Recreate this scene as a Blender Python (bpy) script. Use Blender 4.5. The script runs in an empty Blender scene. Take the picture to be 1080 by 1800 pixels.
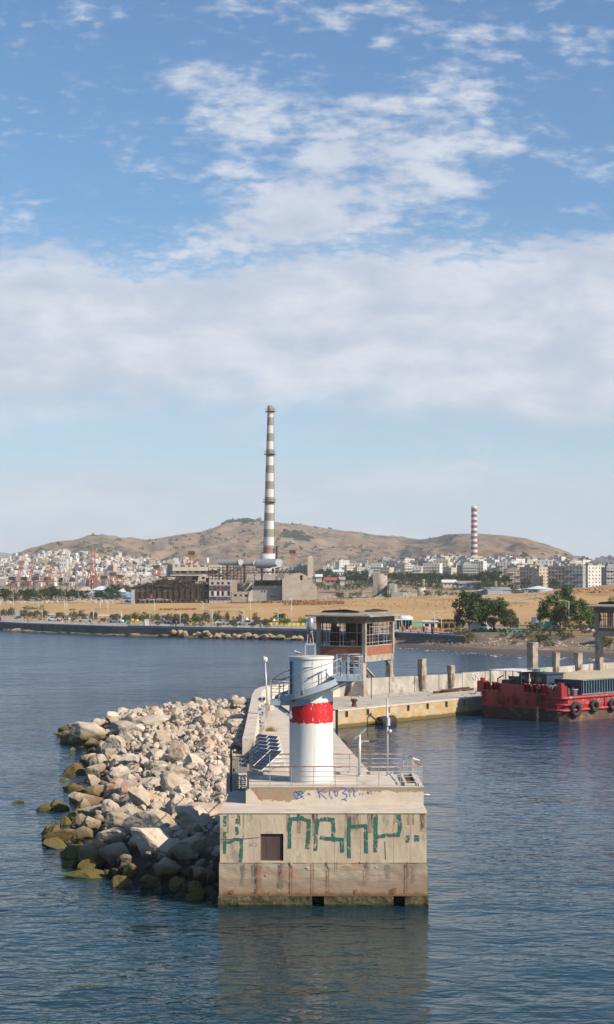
import bpy, bmesh, math, random
from mathutils import Vector, Matrix, noise
R = math.radians
scene = bpy.context.scene
col = scene.collection
# ---------------------------------------------------------------- camera
CAMZ = 16.0; F = 3000.0; HOR = 1012.0
PITCH = math.atan((HOR-900.0)/F)
cd = bpy.data.cameras.new('camera'); cam = bpy.data.objects.new('camera', cd); col.objects.link(cam)
cd.sensor_fit = 'VERTICAL'; cd.sensor_height = 36.0; cd.lens = 36.0*F/1800.0
cd.clip_start = 0.5; cd.clip_end = 40000
cam.location = (0, 0, CAMZ); cam.rotation_euler = (R(90)+PITCH, 0, 0)
scene.camera = cam
# ---------------------------------------------------------------- light
SUN_EL, SUN_AZ = 35.0, 120.0           # azimuth clockwise from +Y (the viewing direction)
w = bpy.data.worlds.new('World'); scene.world = w; w.use_nodes = True
nt = w.node_tree; nt.nodes.clear()
def N(tree, typ, **kw):
    n = tree.nodes.new(typ)
    for k, v in kw.items(): setattr(n, k, v)
    return n
def _in(tree, sock, v):
    if isinstance(v, bpy.types.NodeSocket): tree.links.new(v, sock)
    else: sock.default_value = v
def mth(tree, op, a, b=0.0, c=None, clamp=False):
    n = N(tree, 'ShaderNodeMath', operation=op); n.use_clamp = clamp
    _in(tree, n.inputs[0], a); _in(tree, n.inputs[1], b)
    if c is not None: _in(tree, n.inputs[2], c)
    return n.outputs[0]
def sstep(tree, x, a, b, lo=0.0, hi=1.0):
    n = N(tree, 'ShaderNodeMapRange', interpolation_type='SMOOTHSTEP')
    _in(tree, n.inputs['Value'], x)
    n.inputs['From Min'].default_value = a; n.inputs['From Max'].default_value = b
    n.inputs['To Min'].default_value = lo; n.inputs['To Max'].default_value = hi
    return n.outputs[0]
sky = N(nt, 'ShaderNodeTexSky', sky_type='NISHITA'); sky.sun_disc = False
sky.sun_elevation = R(SUN_EL); sky.sun_rotation = R(SUN_AZ)
sky.altitude = 0; sky.air_density = 1.0; sky.dust_density = 0.6; sky.ozone_density = 2.2
tc = N(nt, 'ShaderNodeTexCoord'); sx = N(nt, 'ShaderNodeSeparateXYZ'); nt.links.new(tc.outputs['Generated'], sx.inputs[0])
yy = mth(nt, 'MAXIMUM', sx.outputs[1], 0.08)
u = mth(nt, 'DIVIDE', sx.outputs[0], yy); v = mth(nt, 'DIVIDE', sx.outputs[2], yy)   # heading and height above the horizon
cx = N(nt, 'ShaderNodeCombineXYZ')
def cloud_noise(su, sv, seed, detail=9.0, rough=0.6, dist=0.0):
    c = N(nt, 'ShaderNodeCombineXYZ')
    nt.links.new(mth(nt, 'MULTIPLY', u, su), c.inputs[0]); nt.links.new(mth(nt, 'MULTIPLY', v, sv), c.inputs[1]); c.inputs[2].default_value = seed
    n = N(nt, 'ShaderNodeTexNoise'); n.inputs['Scale'].default_value = 1.0; n.inputs['Detail'].default_value = detail
    n.inputs['Roughness'].default_value = rough; n.inputs['Distortion'].default_value = dist
    nt.links.new(c.outputs[0], n.inputs['Vector']); return n.outputs['Fac']
def blob(px, py, rx, ry, ang=0.0):
    """soft patch of sky centred on a heading/height"""
    u0, v0 = (px-540)/F, (HOR-py)/F; a = R(ang); ca, sa = math.cos(a), math.sin(a)
    du = mth(nt, 'SUBTRACT', u, u0); dv = mth(nt, 'SUBTRACT', v, v0)
    p = mth(nt, 'ADD', mth(nt, 'MULTIPLY', du, ca*F/rx), mth(nt, 'MULTIPLY', dv, sa*F/rx))
    q = mth(nt, 'ADD', mth(nt, 'MULTIPLY', du, -sa*F/ry), mth(nt, 'MULTIPLY', dv, ca*F/ry))
    r2 = mth(nt, 'ADD', mth(nt, 'MULTIPLY', p, p), mth(nt, 'MULTIPLY', q, q))
    return mth(nt, 'EXPONENT', mth(nt, 'MULTIPLY', r2, -1.0))
n1 = cloud_noise(17, 40, 3.1, 10, 0.60, 0.15)
n2 = cloud_noise(75, 190, 7.7, 6, 0.55, 0.1)
n3 = cloud_noise(4.5, 10, 1.3, 4, 0.5)
tex = mth(nt, 'ADD', mth(nt, 'MULTIPLY', n1, 0.60), mth(nt, 'MULTIPLY', n2, 0.40))
patch = None
for b, k in [(blob(340, 125, 75, 36, 0), .95), (blob(430, 165, 110, 45, -8), .85), (blob(385, 225, 75, 30, 10), .8), (blob(640, 170, 130, 38, -5), .7),
             (blob(690, 265, 190, 44, 3), 1.1), (blob(600, 350, 190, 40, 14), 1.35), (blob(500, 335, 95, 34, 20), .9), (blob(470, 395, 120, 40, 10), 1.1), (blob(620, 400, 160, 34, 5), .8), (blob(730, 215, 150, 40, 0), .6), (blob(560, 270, 90, 30, 20), .5), (blob(790, 330, 90, 30, 5), .75), (blob(720, 10, 85, 36, -20), .95),
             (blob(800, 130, 70, 30, 30), .8), (blob(850, 160, 45, 26, 35), .8), (blob(950, 262, 110, 14, -4), .7), (blob(600, 12, 60, 20, 0), .6), (blob(390, 0, 55, 16, 0), .8),
             (blob(260, 200, 60, 14, 0), .45), (blob(1060, 360, 60, 10, 0), .45), (blob(340, 65, 40, 14, 10), .45), (blob(870, 50, 60, 26, 0), .5), (blob(520, 250, 160, 60, -10), .35), (blob(100, 385, 120, 24, 10), .3)]:
    t = mth(nt, 'MULTIPLY', b, k); patch = t if patch is None else mth(nt, 'ADD', patch, t)
pd = mth(nt, 'ADD', mth(nt, 'MULTIPLY', patch, 0.60), mth(nt, 'MULTIPLY', mth(nt, 'SUBTRACT', tex, 0.5), 4.2))
pd = sstep(nt, pd, 0.02, 1.05, 0.0, 0.86)
# the broad bank of cloud
vb = mth(nt, 'ADD', v, mth(nt, 'MULTIPLY', mth(nt, 'SUBTRACT', tex, 0.5), 0.11))
vb = mth(nt, 'ADD', vb, mth(nt, 'MULTIPLY', mth(nt, 'SUBTRACT', n3, 0.5), 0.09))
top = sstep(nt, vb, (HOR-462)/F, (HOR-385)/F, 1.0, 0.0)
slope = mth(nt, 'ADD', vb, mth(nt, 'MULTIPLY', u, -0.06))
top = mth(nt, 'MULTIPLY', top, sstep(nt, slope, 0.232, 0.18, 0.0, 1.0))
bot = sstep(nt, mth(nt, 'ADD', v, mth(nt, 'ADD', mth(nt, 'MULTIPLY', mth(nt, 'SUBTRACT', n3, 0.5), 0.20), mth(nt, 'MULTIPLY', mth(nt, 'SUBTRACT', n1, 0.5), 0.05))), (HOR-850)/F, (HOR-640)/F)
bank = mth(nt, 'MULTIPLY', mth(nt, 'MULTIPLY', top, bot), sstep(nt, tex, 0.2, 0.62, 0.74, 0.97))
n4 = cloud_noise(5, 60, 5.5, 6, 0.55, 0.5)
low = mth(nt, 'MULTIPLY', sstep(nt, v, (HOR-780)/F, (HOR-870)/F, 0.0, 1.0), sstep(nt, n4, 0.40, 0.68, 0.15, 0.8))
hz = sstep(nt, v, 0.16, -0.01, 0.0, 0.72)
dens = mth(nt, 'MAXIMUM', mth(nt, 'MAXIMUM', pd, bank), low)
mixh = N(nt, 'ShaderNodeMix', data_type='RGBA')
nt.links.new(hz, mixh.inputs['Factor']); tint = N(nt, 'ShaderNodeMix', data_type='RGBA', blend_type='MULTIPLY')
tint.inputs['Factor'].default_value = 1.0; nt.links.new(sky.outputs[0], tint.inputs[6]); tint.inputs[7].default_value = (0.71, 1.02, 1.24, 1)
nt.links.new(tint.outputs[2], mixh.inputs[6]); mixh.inputs[7].default_value = (6.0, 7.2, 8.8, 1)
mixc = N(nt, 'ShaderNodeMix', data_type='RGBA'); nt.links.new(dens, mixc.inputs['Factor'])
nt.links.new(mixh.outputs[2], mixc.inputs[6])
cc = N(nt, 'ShaderNodeMix', data_type='RGBA'); nt.links.new(sstep(nt, n1, 0.35, 0.7), cc.inputs['Factor'])
cc.inputs[6].default_value = (5.3, 5.8, 6.9, 1); cc.inputs[7].default_value = (7.2, 7.5, 8.2, 1)
nt.links.new(cc.outputs[2], mixc.inputs[7])
bg = N(nt, 'ShaderNodeBackground'); bg.inputs['Strength'].default_value = 0.075
nt.links.new(mixc.outputs[2], bg.inputs['Color'])
wo = N(nt, 'ShaderNodeOutputWorld'); nt.links.new(bg.outputs[0], wo.inputs['Surface'])
sl = bpy.data.lights.new('sun', 'SUN'); sl.energy = 5.0; sl.angle = R(0.5); sl.color = (1.0, 0.87, 0.70)
so = bpy.data.objects.new('sun', sl); col.objects.link(so)
sd = Vector((math.sin(R(SUN_AZ))*math.cos(R(SUN_EL)), math.cos(R(SUN_AZ))*math.cos(R(SUN_EL)), math.sin(R(SUN_EL))))
so.rotation_euler = sd.to_track_quat('Z', 'Y').to_euler(); so.location = (50, -50, 80)
scene.view_settings.view_transform = 'Standard'; scene.view_settings.look = 'None'
scene.view_settings.exposure = 0.52; scene.view_settings.gamma = 1.0
scene.cycles.max_bounces = 6; scene.cycles.diffuse_bounces = 2; scene.cycles.glossy_bounces = 3; scene.cycles.transparent_max_bounces = 16
scene.cycles.volume_bounces = 0

# ---------------------------------------------------------------- pixel -> world helpers (used once, to survey where things stand)
def ray(px, py):
    d = Vector((px-540.0, F, -(py-900.0)))
    return Matrix.Rotation(PITCH, 3, 'X') @ d
def atz(px, py, z):
    d = ray(px, py); t = (z-CAMZ)/d.z; return Vector((d.x*t, d.y*t, z))
def aty(px, py, y):
    d = ray(px, py); t = y/d.y; return Vector((d.x*t, y, CAMZ+d.z*t))
def pxw(px, Y): return aty(px, 1012, Y).x

# ---------------------------------------------------------------- mesh builder
class MB:
    def __init__(s, frame=None):
        s.v = []; s.f = []; s.m = []; s.fr = frame
    def pt(s, p):
        if s.fr:
            o, ex, ey = s.fr; return Vector((o[0]+ex[0]*p[0]+ey[0]*p[1], o[1]+ex[1]*p[0]+ey[1]*p[1], o[2]+p[2]))
        return Vector(p)
    def add(s, vs, fs, m=0):
        n = len(s.v); s.v += [s.pt(p) for p in vs]; s.f += [[n+i for i in f] for f in fs]; s.m += [m]*len(fs); return s
    def box(s, x0, x1, y0, y1, z0, z1, m=0):
        return s.add([(x0,y0,z0),(x1,y0,z0),(x1,y1,z0),(x0,y1,z0),(x0,y0,z1),(x1,y0,z1),(x1,y1,z1),(x0,y1,z1)],
                     [(0,3,2,1),(4,5,6,7),(0,1,5,4),(1,2,6,5),(2,3,7,6),(3,0,4,7)], m)
    def prism(s, poly, z0, z1, m=0):
        n = len(poly)
        return s.add([(p[0],p[1],z0) for p in poly]+[(p[0],p[1],z1) for p in poly],
                     [tuple(range(n))[::-1], tuple(range(n, 2*n))]+[(i,(i+1)%n,n+(i+1)%n,n+i) for i in range(n)], m)
    def xprism(s, poly, y0, y1, m=0):     # outline in x,z pushed along y
        n = len(poly)
        return s.add([(p[0],y0,p[1]) for p in poly]+[(p[0],y1,p[1]) for p in poly],
                     [tuple(range(n)), tuple(range(n, 2*n))[::-1]]+[(i,n+i,n+(i+1)%n,(i+1)%n) for i in range(n)], m)
    def quad(s, a, b, c, d, m=0): return s.add([a,b,c,d], [(0,1,2,3)], m)
    def bar(s, a, b, w=0.05, h=None, m=0):
        h = h or w; a = Vector(a); b = Vector(b); d = b-a
        if d.length < 1e-6: return s
        d.normalize(); up = Vector((0,0,1)) if abs(d.z) < 0.95 else Vector((0,1,0))
        x = d.cross(up).normalized()*w/2; y = x.cross(d).normalized()*h/2
        vs = [a-x-y, a+x-y, a+x+y, a-x+y, b-x-y, b+x-y, b+x+y, b-x+y]
        return s.add([tuple(q) for q in vs], [(0,3,2,1),(4,5,6,7),(0,1,5,4),(1,2,6,5),(2,3,7,6),(3,0,4,7)], m)
    def tube(s, pts, r, n=8, m=0, cap=True, closed=False):
        pts = [Vector(p) for p in pts]; k = len(pts); rr = r if isinstance(r, (list, tuple)) else [r]*k; vs = []
        prev = None
        for i, p in enumerate(pts):
            if closed: d = pts[(i+1)%k]-pts[i-1]
            else: d = pts[min(i+1, k-1)]-pts[max(i-1, 0)]
            d.normalize()
            if prev is None:
                up = Vector((0,0,1)) if abs(d.z) < 0.9 else Vector((0,1,0)); x = d.cross(up).normalized()
            else:
                x = (prev-d*prev.dot(d)).normalized()
            prev = x; y = d.cross(x)
            for j in range(n):
                a = 2*math.pi*j/n; vs.append(tuple(p+(x*math.cos(a)+y*math.sin(a))*rr[i]))
        fs = []
        for i in range(k if closed else k-1):
            i2 = (i+1) % k
            for j in range(n): fs.append((i*n+j, i*n+(j+1)%n, i2*n+(j+1)%n, i2*n+j))
        if cap and not closed: fs += [tuple(range(n))[::-1], tuple(range((k-1)*n, k*n))]
        return s.add(vs, fs, m)
    def lathe(s, prof, cx, cy, n=32, m=0, mats=None, cap=True):
        vs = []; fs = []; k = len(prof); ms = []
        for r, z in prof:
            for j in range(n):
                a = 2*math.pi*j/n; vs.append((cx+r*math.cos(a), cy+r*math.sin(a), z))
        for i in range(k-1):
            for j in range(n):
                fs.append((i*n+j, i*n+(j+1)%n, (i+1)*n+(j+1)%n, (i+1)*n+j)); ms.append(mats[i] if mats else m)
        if cap:
            fs += [tuple(range(n))[::-1], tuple(range((k-1)*n, k*n))]; ms += [ms[0], ms[-1]]
        n0 = len(s.v); s.v += [s.pt(p) for p in vs]; s.f += [[n0+i for i in f] for f in fs]; s.m += ms; return s
    def ball(s, c, rx, ry=None, rz=None, n=10, m=0):
        ry = ry or rx; rz = rz or rx; k = max(4, n//2+1); prof = []
        vs = []; fs = []
        for i in range(1, k):
            t = math.pi*i/k
            for j in range(n):
                a = 2*math.pi*j/n; vs.append((c[0]+rx*math.sin(t)*math.cos(a), c[1]+ry*math.sin(t)*math.sin(a), c[2]-rz*math.cos(t)))
        b = len(vs); vs += [(c[0],c[1],c[2]-rz),(c[0],c[1],c[2]+rz)]
        for i in range(k-2):
            for j in range(n): fs.append((i*n+j, i*n+(j+1)%n, (i+1)*n+(j+1)%n, (i+1)*n+j))
        for j in range(n):
            fs.append((b, (j+1)%n, j)); fs.append((b+1, (k-2)*n+j, (k-2)*n+(j+1)%n))
        return s.add(vs, fs, m)
    def torus(s, c, ax, R0, r0, n=20, k=8, m=0):
        ax = Vector(ax).normalized(); up = Vector((0,0,1)) if abs(ax.z) < 0.9 else Vector((1,0,0))
        x = ax.cross(up).normalized(); y = ax.cross(x); c = Vector(c)
        return s.tube([c+(x*math.cos(2*math.pi*i/n)+y*math.sin(2*math.pi*i/n))*R0 for i in range(n)], r0, k, m, closed=True)
    def wall(s, o, u, W, H, holes, depth=0.3, m=0, mb=None, inward=None):
        """a wall face from o along u (unit, horizontal), W wide, H high, with rectangular openings (a0,a1,h0,h1) set back by depth"""
        o = Vector(o); u = Vector(u).normalized(); nrm = Vector((u.y, -u.x, 0)) if inward is None else -Vector(inward).normalized()
        xs = sorted(set([0.0, W]+[max(0,min(W,h[i])) for h in holes for i in (0,1)])); zs = sorted(set([0.0, H]+[max(0,min(H,h[i])) for h in holes for i in (2,3)]))
        P = lambda a, h, d=0.0: tuple(o+u*a+Vector((0,0,h))-nrm*d)
        for i in range(len(xs)-1):
            for j in range(len(zs)-1):
                a, h = (xs[i]+xs[i+1])/2, (zs[j]+zs[j+1])/2
                if any(q[0] < a < q[1] and q[2] < h < q[3] for q in holes): continue
                s.quad(P(xs[i],zs[j]), P(xs[i+1],zs[j]), P(xs[i+1],zs[j+1]), P(xs[i],zs[j+1]), m)
        for a0,a1,h0,h1 in holes:
            s.quad(P(a0,h0), P(a0,h0,depth), P(a0,h1,depth), P(a0,h1), m); s.quad(P(a1,h0), P(a1,h1), P(a1,h1,depth), P(a1,h0,depth), m)
            s.quad(P(a0,h0), P(a1,h0), P(a1,h0,depth), P(a0,h0,depth), m); s.quad(P(a0,h1), P(a0,h1,depth), P(a1,h1,depth), P(a1,h1), m)
            if mb is not None: s.quad(P(a0,h0,depth), P(a1,h0,depth), P(a1,h1,depth), P(a0,h1,depth), mb)
        return s
    def mesh(s, name, mats, base=Vector((0,0,0)), smooth=False, recalc=False):
        me = bpy.data.meshes.new(name); me.from_pydata([tuple(p-base) for p in s.v], [], s.f)
        for mm in (mats if isinstance(mats, (list, tuple)) else [mats]): me.materials.append(mm)
        if any(s.m): me.polygons.foreach_set('material_index', s.m)
        if recalc:
            b = bmesh.new(); b.from_mesh(me); bmesh.ops.recalc_face_normals(b, faces=b.faces); b.to_mesh(me); b.free()
        if smooth: me.polygons.foreach_set('use_smooth', [True]*len(me.polygons))
        me.update(); return me
    def build(s, name, mats, parent=None, smooth=False, recalc=True, base=None, label=None):
        b = Vector(parent['_b']) if parent is not None and '_b' in parent else (Vector(base) if base is not None else Vector((0,0,0)))
        me = s.mesh(name, mats, b, smooth, recalc); o = bpy.data.objects.new(name, me); col.objects.link(o)
        if parent is not None: o.parent = parent
        else: o.location = b
        o['_b'] = tuple(b)
        if label: o['label'] = label
        return o
def tag(o, label=None, cat=None, group=None, kind=None):
    if label: o['label'] = label
    if cat: o['category'] = cat
    if group: o['group'] = group
    if kind: o['kind'] = kind
    return o
def thing(name, label, cat, base=(0,0,0), group=None):
    o = bpy.data.objects.new(name, None); col.objects.link(o); o.location = base; o.empty_display_size = 0.5
    o['_b'] = tuple(base); return tag(o, label, cat, group)
def copy_tree(o, parent=None):
    c = o.copy(); col.objects.link(c); c.parent = parent
    for ch in list(o.children): copy_tree(ch, c)
    return c
def put(o, loc, rz=0.0, sc=1.0, label=None, group=None):
    o.location = loc; o.rotation_euler = (0,0,rz); o.scale = (sc,sc,sc) if not isinstance(sc, tuple) else sc
    if label: o['label'] = label
    if group: o['group'] = group
    return o

# ---------------------------------------------------------------- materials
def mat(name, c1, c2=None, scale=1.0, rough=0.8, bump=0.0, metal=0.0, c3=None, s3=0.3, t3=0.55, stretch=(1,1,1), bscale=None, detail=6, spec=None, isl=0.0, objr=0.0, contrast=(0.35,0.65)):
    m = bpy.data.materials.new(name); m.use_nodes = True; t = m.node_tree; b = t.nodes['Principled BSDF']
    c1 = tuple(c*.84 for c in c1); c2 = c2 and tuple(c*.84 for c in c2); c3 = c3 and tuple(c*.84 for c in c3)
    b.inputs['Roughness'].default_value = rough; b.inputs['Metallic'].default_value = metal
    if spec is not None: b.inputs['Specular IOR Level'].default_value = spec
    g = N(t, 'ShaderNodeNewGeometry'); mp = N(t, 'ShaderNodeMapping'); mp.inputs['Scale'].default_value = stretch
    t.links.new(g.outputs['Position'], mp.inputs['Vector'])
    out = None
    if c2 is not None:
        n = N(t, 'ShaderNodeTexNoise'); n.inputs['Scale'].default_value = scale; n.inputs['Detail'].default_value = detail; n.inputs['Roughness'].default_value = 0.62
        t.links.new(mp.outputs[0], n.inputs['Vector'])
        fac = sstep(t, n.outputs['Fac'], contrast[0], contrast[1])
        if isl or objr:
            src = g.outputs['Random Per Island'] if isl else N(t, 'ShaderNodeObjectInfo').outputs['Random']; k = isl or objr
            fac = mth(t, 'ADD', mth(t, 'MULTIPLY', fac, 1-k), mth(t, 'MULTIPLY', src, k), clamp=True)
        mx = N(t, 'ShaderNodeMix', data_type='RGBA'); t.links.new(fac, mx.inputs['Factor'])
        mx.inputs[6].default_value = (*c1, 1); mx.inputs[7].default_value = (*c2, 1); out = mx.outputs[2]
        if c3 is not None:
            n3_ = N(t, 'ShaderNodeTexNoise'); n3_.inputs['Scale'].default_value = s3; n3_.inputs['Detail'].default_value = 8; n3_.inputs['Roughness'].default_value = 0.65
            t.links.new(mp.outputs[0], n3_.inputs['Vector'])
            mx2 = N(t, 'ShaderNodeMix', data_type='RGBA'); t.links.new(sstep(t, n3_.outputs['Fac'], t3, t3+0.1), mx2.inputs['Factor'])
            t.links.new(out, mx2.inputs[6]); mx2.inputs[7].default_value = (*c3, 1); out = mx2.outputs[2]
        t.links.new(out, b.inputs['Base Color'])
    else: b.inputs['Base Color'].default_value = (*c1, 1)
    if bump:
        nb = N(t, 'ShaderNodeTexNoise'); nb.inputs['Scale'].default_value = bscale or scale*3; nb.inputs['Detail'].default_value = 6
        t.links.new(mp.outputs[0], nb.inputs['Vector']); bp = N(t, 'ShaderNodeBump'); bp.inputs['Strength'].default_value = min(1, bump); bp.inputs['Distance'].default_value = 0.05*max(1, bump)
        t.links.new(nb.outputs['Fac'], bp.inputs['Height']); t.links.new(bp.outputs[0], b.inputs['Normal'])
    m['out'] = 1
    return m
def base_of(m):
    t = m.node_tree; b = t.nodes['Principled BSDF']; l = b.inputs['Base Color'].links
    return t, b, (l[0].from_socket if l else None)
def zband(m, colr, z0, z1, nz=0.3, ns=1.5, fac=1.0):
    """a stain or painted gap shade that stays put: below height z0..z1 (ragged) the surface takes colr"""
    t, b, src = base_of(m); g = N(t, 'ShaderNodeNewGeometry'); s = N(t, 'ShaderNodeSeparateXYZ'); t.links.new(g.outputs['Position'], s.inputs[0])
    n = N(t, 'ShaderNodeTexNoise'); n.inputs['Scale'].default_value = ns; n.inputs['Detail'].default_value = 6; t.links.new(g.outputs['Position'], n.inputs['Vector'])
    z = mth(t, 'ADD', s.outputs[2], mth(t, 'MULTIPLY', mth(t, 'SUBTRACT', n.outputs['Fac'], 0.5), nz*2))
    f = sstep(t, z, z0, z1, fac, 0.0); mx = N(t, 'ShaderNodeMix', data_type='RGBA'); t.links.new(f, mx.inputs['Factor'])
    if src: t.links.new(src, mx.inputs[6])
    else: mx.inputs[6].default_value = b.inputs['Base Color'].default_value
    mx.inputs[7].default_value = (*colr, 1); t.links.new(mx.outputs[2], b.inputs['Base Color']); return m
def worn(m, scale=6.0, keep=0.5, stretch=(1,1,1), soft=0.08, detail=6):
    """flaked paint: patches of the coat are gone"""
    t = m.node_tree; b = t.nodes['Principled BSDF']; o = t.nodes['Material Output']; g = N(t, 'ShaderNodeNewGeometry'); mp = N(t, 'ShaderNodeMapping'); mp.inputs['Scale'].default_value = stretch
    t.links.new(g.outputs['Position'], mp.inputs['Vector']); n = N(t, 'ShaderNodeTexNoise'); n.inputs['Scale'].default_value = scale; n.inputs['Detail'].default_value = detail; n.inputs['Roughness'].default_value = 0.7
    t.links.new(mp.outputs[0], n.inputs['Vector']); tr = N(t, 'ShaderNodeBsdfTransparent'); mx = N(t, 'ShaderNodeMixShader')
    t.links.new(sstep(t, n.outputs['Fac'], keep-soft, keep+soft), mx.inputs[0]); t.links.new(b.outputs[0], mx.inputs[1]); t.links.new(tr.outputs[0], mx.inputs[2]); t.links.new(mx.outputs[0], o.inputs['Surface']); return m

M = {}
M['concrete'] = mat('concrete', (.52,.405,.285), (.65,.53,.39), 0.9, .9, .35, c3=(.33,.28,.215), s3=1.0, t3=.55, stretch=(1,1,.45), bscale=6)
M['concrete_low'] = zband(zband(zband(mat('concrete_low', (.50,.415,.31), (.33,.27,.205), 1.0, .95, .35, c3=(.40,.26,.17), s3=1.3, t3=.53, bscale=12, stretch=(.35,1,1.6)), (.27,.185,.125), .9, 1.75, .5, .9, .8), (.17,.095,.045), .55, .75, .12, 3), (.035,.034,.02), .15, .34, .08, 5)
M['plinth'] = zband(mat('plinth', (.15,.12,.05), (.055,.045,.022), 6, .95, 1.0, c3=(.20,.16,.06), s3=9, t3=.6, bscale=22), (.02,.02,.014), .06, .16, .06, 6)
M['deck'] = mat('deck', (.55,.465,.385), (.64,.56,.475), .8, .95, .2, c3=(.40,.34,.29), s3=.5, t3=.58, bscale=10)
M['plaster'] = mat('plaster', (.62,.57,.49), (.53,.47,.39), 1.5, .9, .2, bscale=8)
M['old_concrete'] = mat('old_concrete', (.36,.33,.29), (.50,.46,.40), .6, .95, .5, c3=(.26,.235,.21), s3=.45, t3=.55, bscale=4, stretch=(1,1,.6))
M['hut_concrete'] = mat('hut_concrete', (.27,.225,.18), (.42,.36,.29), .8, .95, .4, c3=(.19,.165,.145), s3=.9, t3=.57, bscale=4)
M['quay_top'] = mat('quay_top', (.40,.35,.30), (.53,.48,.42), .35, .95, .2, c3=(.30,.26,.22), s3=.5, t3=.57)
M['quay_face'] = zband(mat('quay_face', (.50,.41,.28), (.47,.29,.09), .9, .9, .4, c3=(.36,.32,.27), s3=.7, t3=.50, stretch=(1,1,1.5)), (.12,.085,.02), .28, .5, .15, 1.2)
M['white_paint'] = mat('white_paint', (.80,.79,.76), (.70,.685,.64), 1.1, .6, .12, stretch=(1,1,.25), bscale=14, c3=(.58,.53,.45), s3=1.9, t3=.66)
M['cream'] = mat('cream', (.62,.55,.44), (.52,.46,.37), .4, .9)
M['red_paint'] = mat('red_paint', (.72,.012,.018), (.60,.01,.016), 3, .6, .2, stretch=(1,1,.3))
M['grey_blue'] = mat('grey_blue', (.36,.42,.48), (.30,.36,.42), 3, .5, .05)
M['rail_grey'] = mat('rail_grey', (.42,.45,.47), (.33,.36,.38), 8, .5, metal=.2)
M['rail_rust'] = mat('rail_rust', (.30,.12,.05), (.42,.36,.32), 4, .7)
M['dark_metal'] = mat('dark_metal', (.05,.055,.07), (.08,.085,.10), 5, .6)
M['galv'] = mat('galv', (.62,.63,.63), (.52,.53,.54), 6, .45, metal=.3)
M['steel_shiny'] = mat('steel_shiny', (.60,.62,.66), (.45,.47,.52), 9, .3, metal=.75)
M['brown_door'] = mat('brown_door', (.065,.038,.033), (.11,.06,.05), 2, .7, .2, stretch=(1,1,.3))
M['rust'] = mat('rust', (.115,.052,.03), (.055,.032,.022), 2.5, .9, .3, c3=(.20,.10,.06), s3=4, t3=.6)
M['rust_far'] = mat('rust_far', (.075,.042,.03), (.045,.028,.022), .25, .95, c3=(.15,.10,.075), s3=.5, t3=.6)
M['rust_streak'] = worn(mat('rust_streak', (.33,.12,.025), (.22,.07,.02), 5, .95), 5, .53, (3,1,.5), .16)
M['green_paint'] = worn(mat('green_paint', (.022,.175,.125), (.03,.13,.11), 5, .8), 5.5, .55, (1,1,1), .07)
M['blue_paint'] = worn(mat('blue_paint', (.06,.13,.42), (.08,.17,.5), 5, .8), 9, .58, (1,1,1), .05)
M['pv'] = mat('pv', (.013,.017,.035), (.022,.027,.055), 3, .22)
M['rubber'] = mat('rubber', (.018,.018,.02), (.035,.034,.034), 4, .85, .3)
M['brick'] = mat('brick', (.34,.12,.065), (.26,.10,.06), 2.5, .95, .4, c3=(.42,.27,.2), s3=1.2, t3=.6)
M['barge_red'] = mat('barge_red', (.40,.012,.018), (.30,.011,.016), .5, .5, .15, c3=(.10,.035,.03), s3=1.3, t3=.555, stretch=(1,1,.4))
M['barge_low'] = mat('barge_low', (.085,.045,.035), (.13,.065,.045), .8, .85, .3, c3=(.23,.13,.07), s3=.8, t3=.55)
M['barge_rub'] = mat('barge_rub', (.42,.05,.05), (.33,.035,.035), 1.2, .6, c3=(.40,.26,.18), s3=1.5, t3=.55)
M['navy'] = mat('navy', (.02,.035,.075), (.035,.05,.09), 1.5, .5)
M['teal_metal'] = mat('teal_metal', (.09,.16,.20), (.16,.23,.26), 2.5, .6, c3=(.20,.14,.09), s3=2, t3=.62)
M['sand'] = mat('sand', (.44,.37,.24), (.52,.45,.31), 2.2, .95, .6, bscale=5)
M['rope'] = mat('rope', (.36,.30,.22), (.25,.21,.16), 4, .95, .4)
M['glass_dark'] = mat('glass_dark', (.02,.028,.034), None, rough=.12)
M['dark_in'] = mat('dark_in', (.022,.018,.017), (.04,.033,.03), 1, .95)
M['feather_white'] = mat('feather_white', (.72,.72,.70), (.62,.62,.62), 8, .8)
M['feather_grey'] = mat('feather_grey', (.12,.12,.14), (.2,.2,.22), 8, .8)
M['beak'] = mat('beak', (.6,.35,.05), None, rough=.5)
M['bark'] = mat('bark', (.075,.055,.04), (.13,.10,.075), 2, .95)
M['wood'] = mat('wood', (.33,.21,.11), (.45,.30,.17), 1.5, .85)
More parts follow.
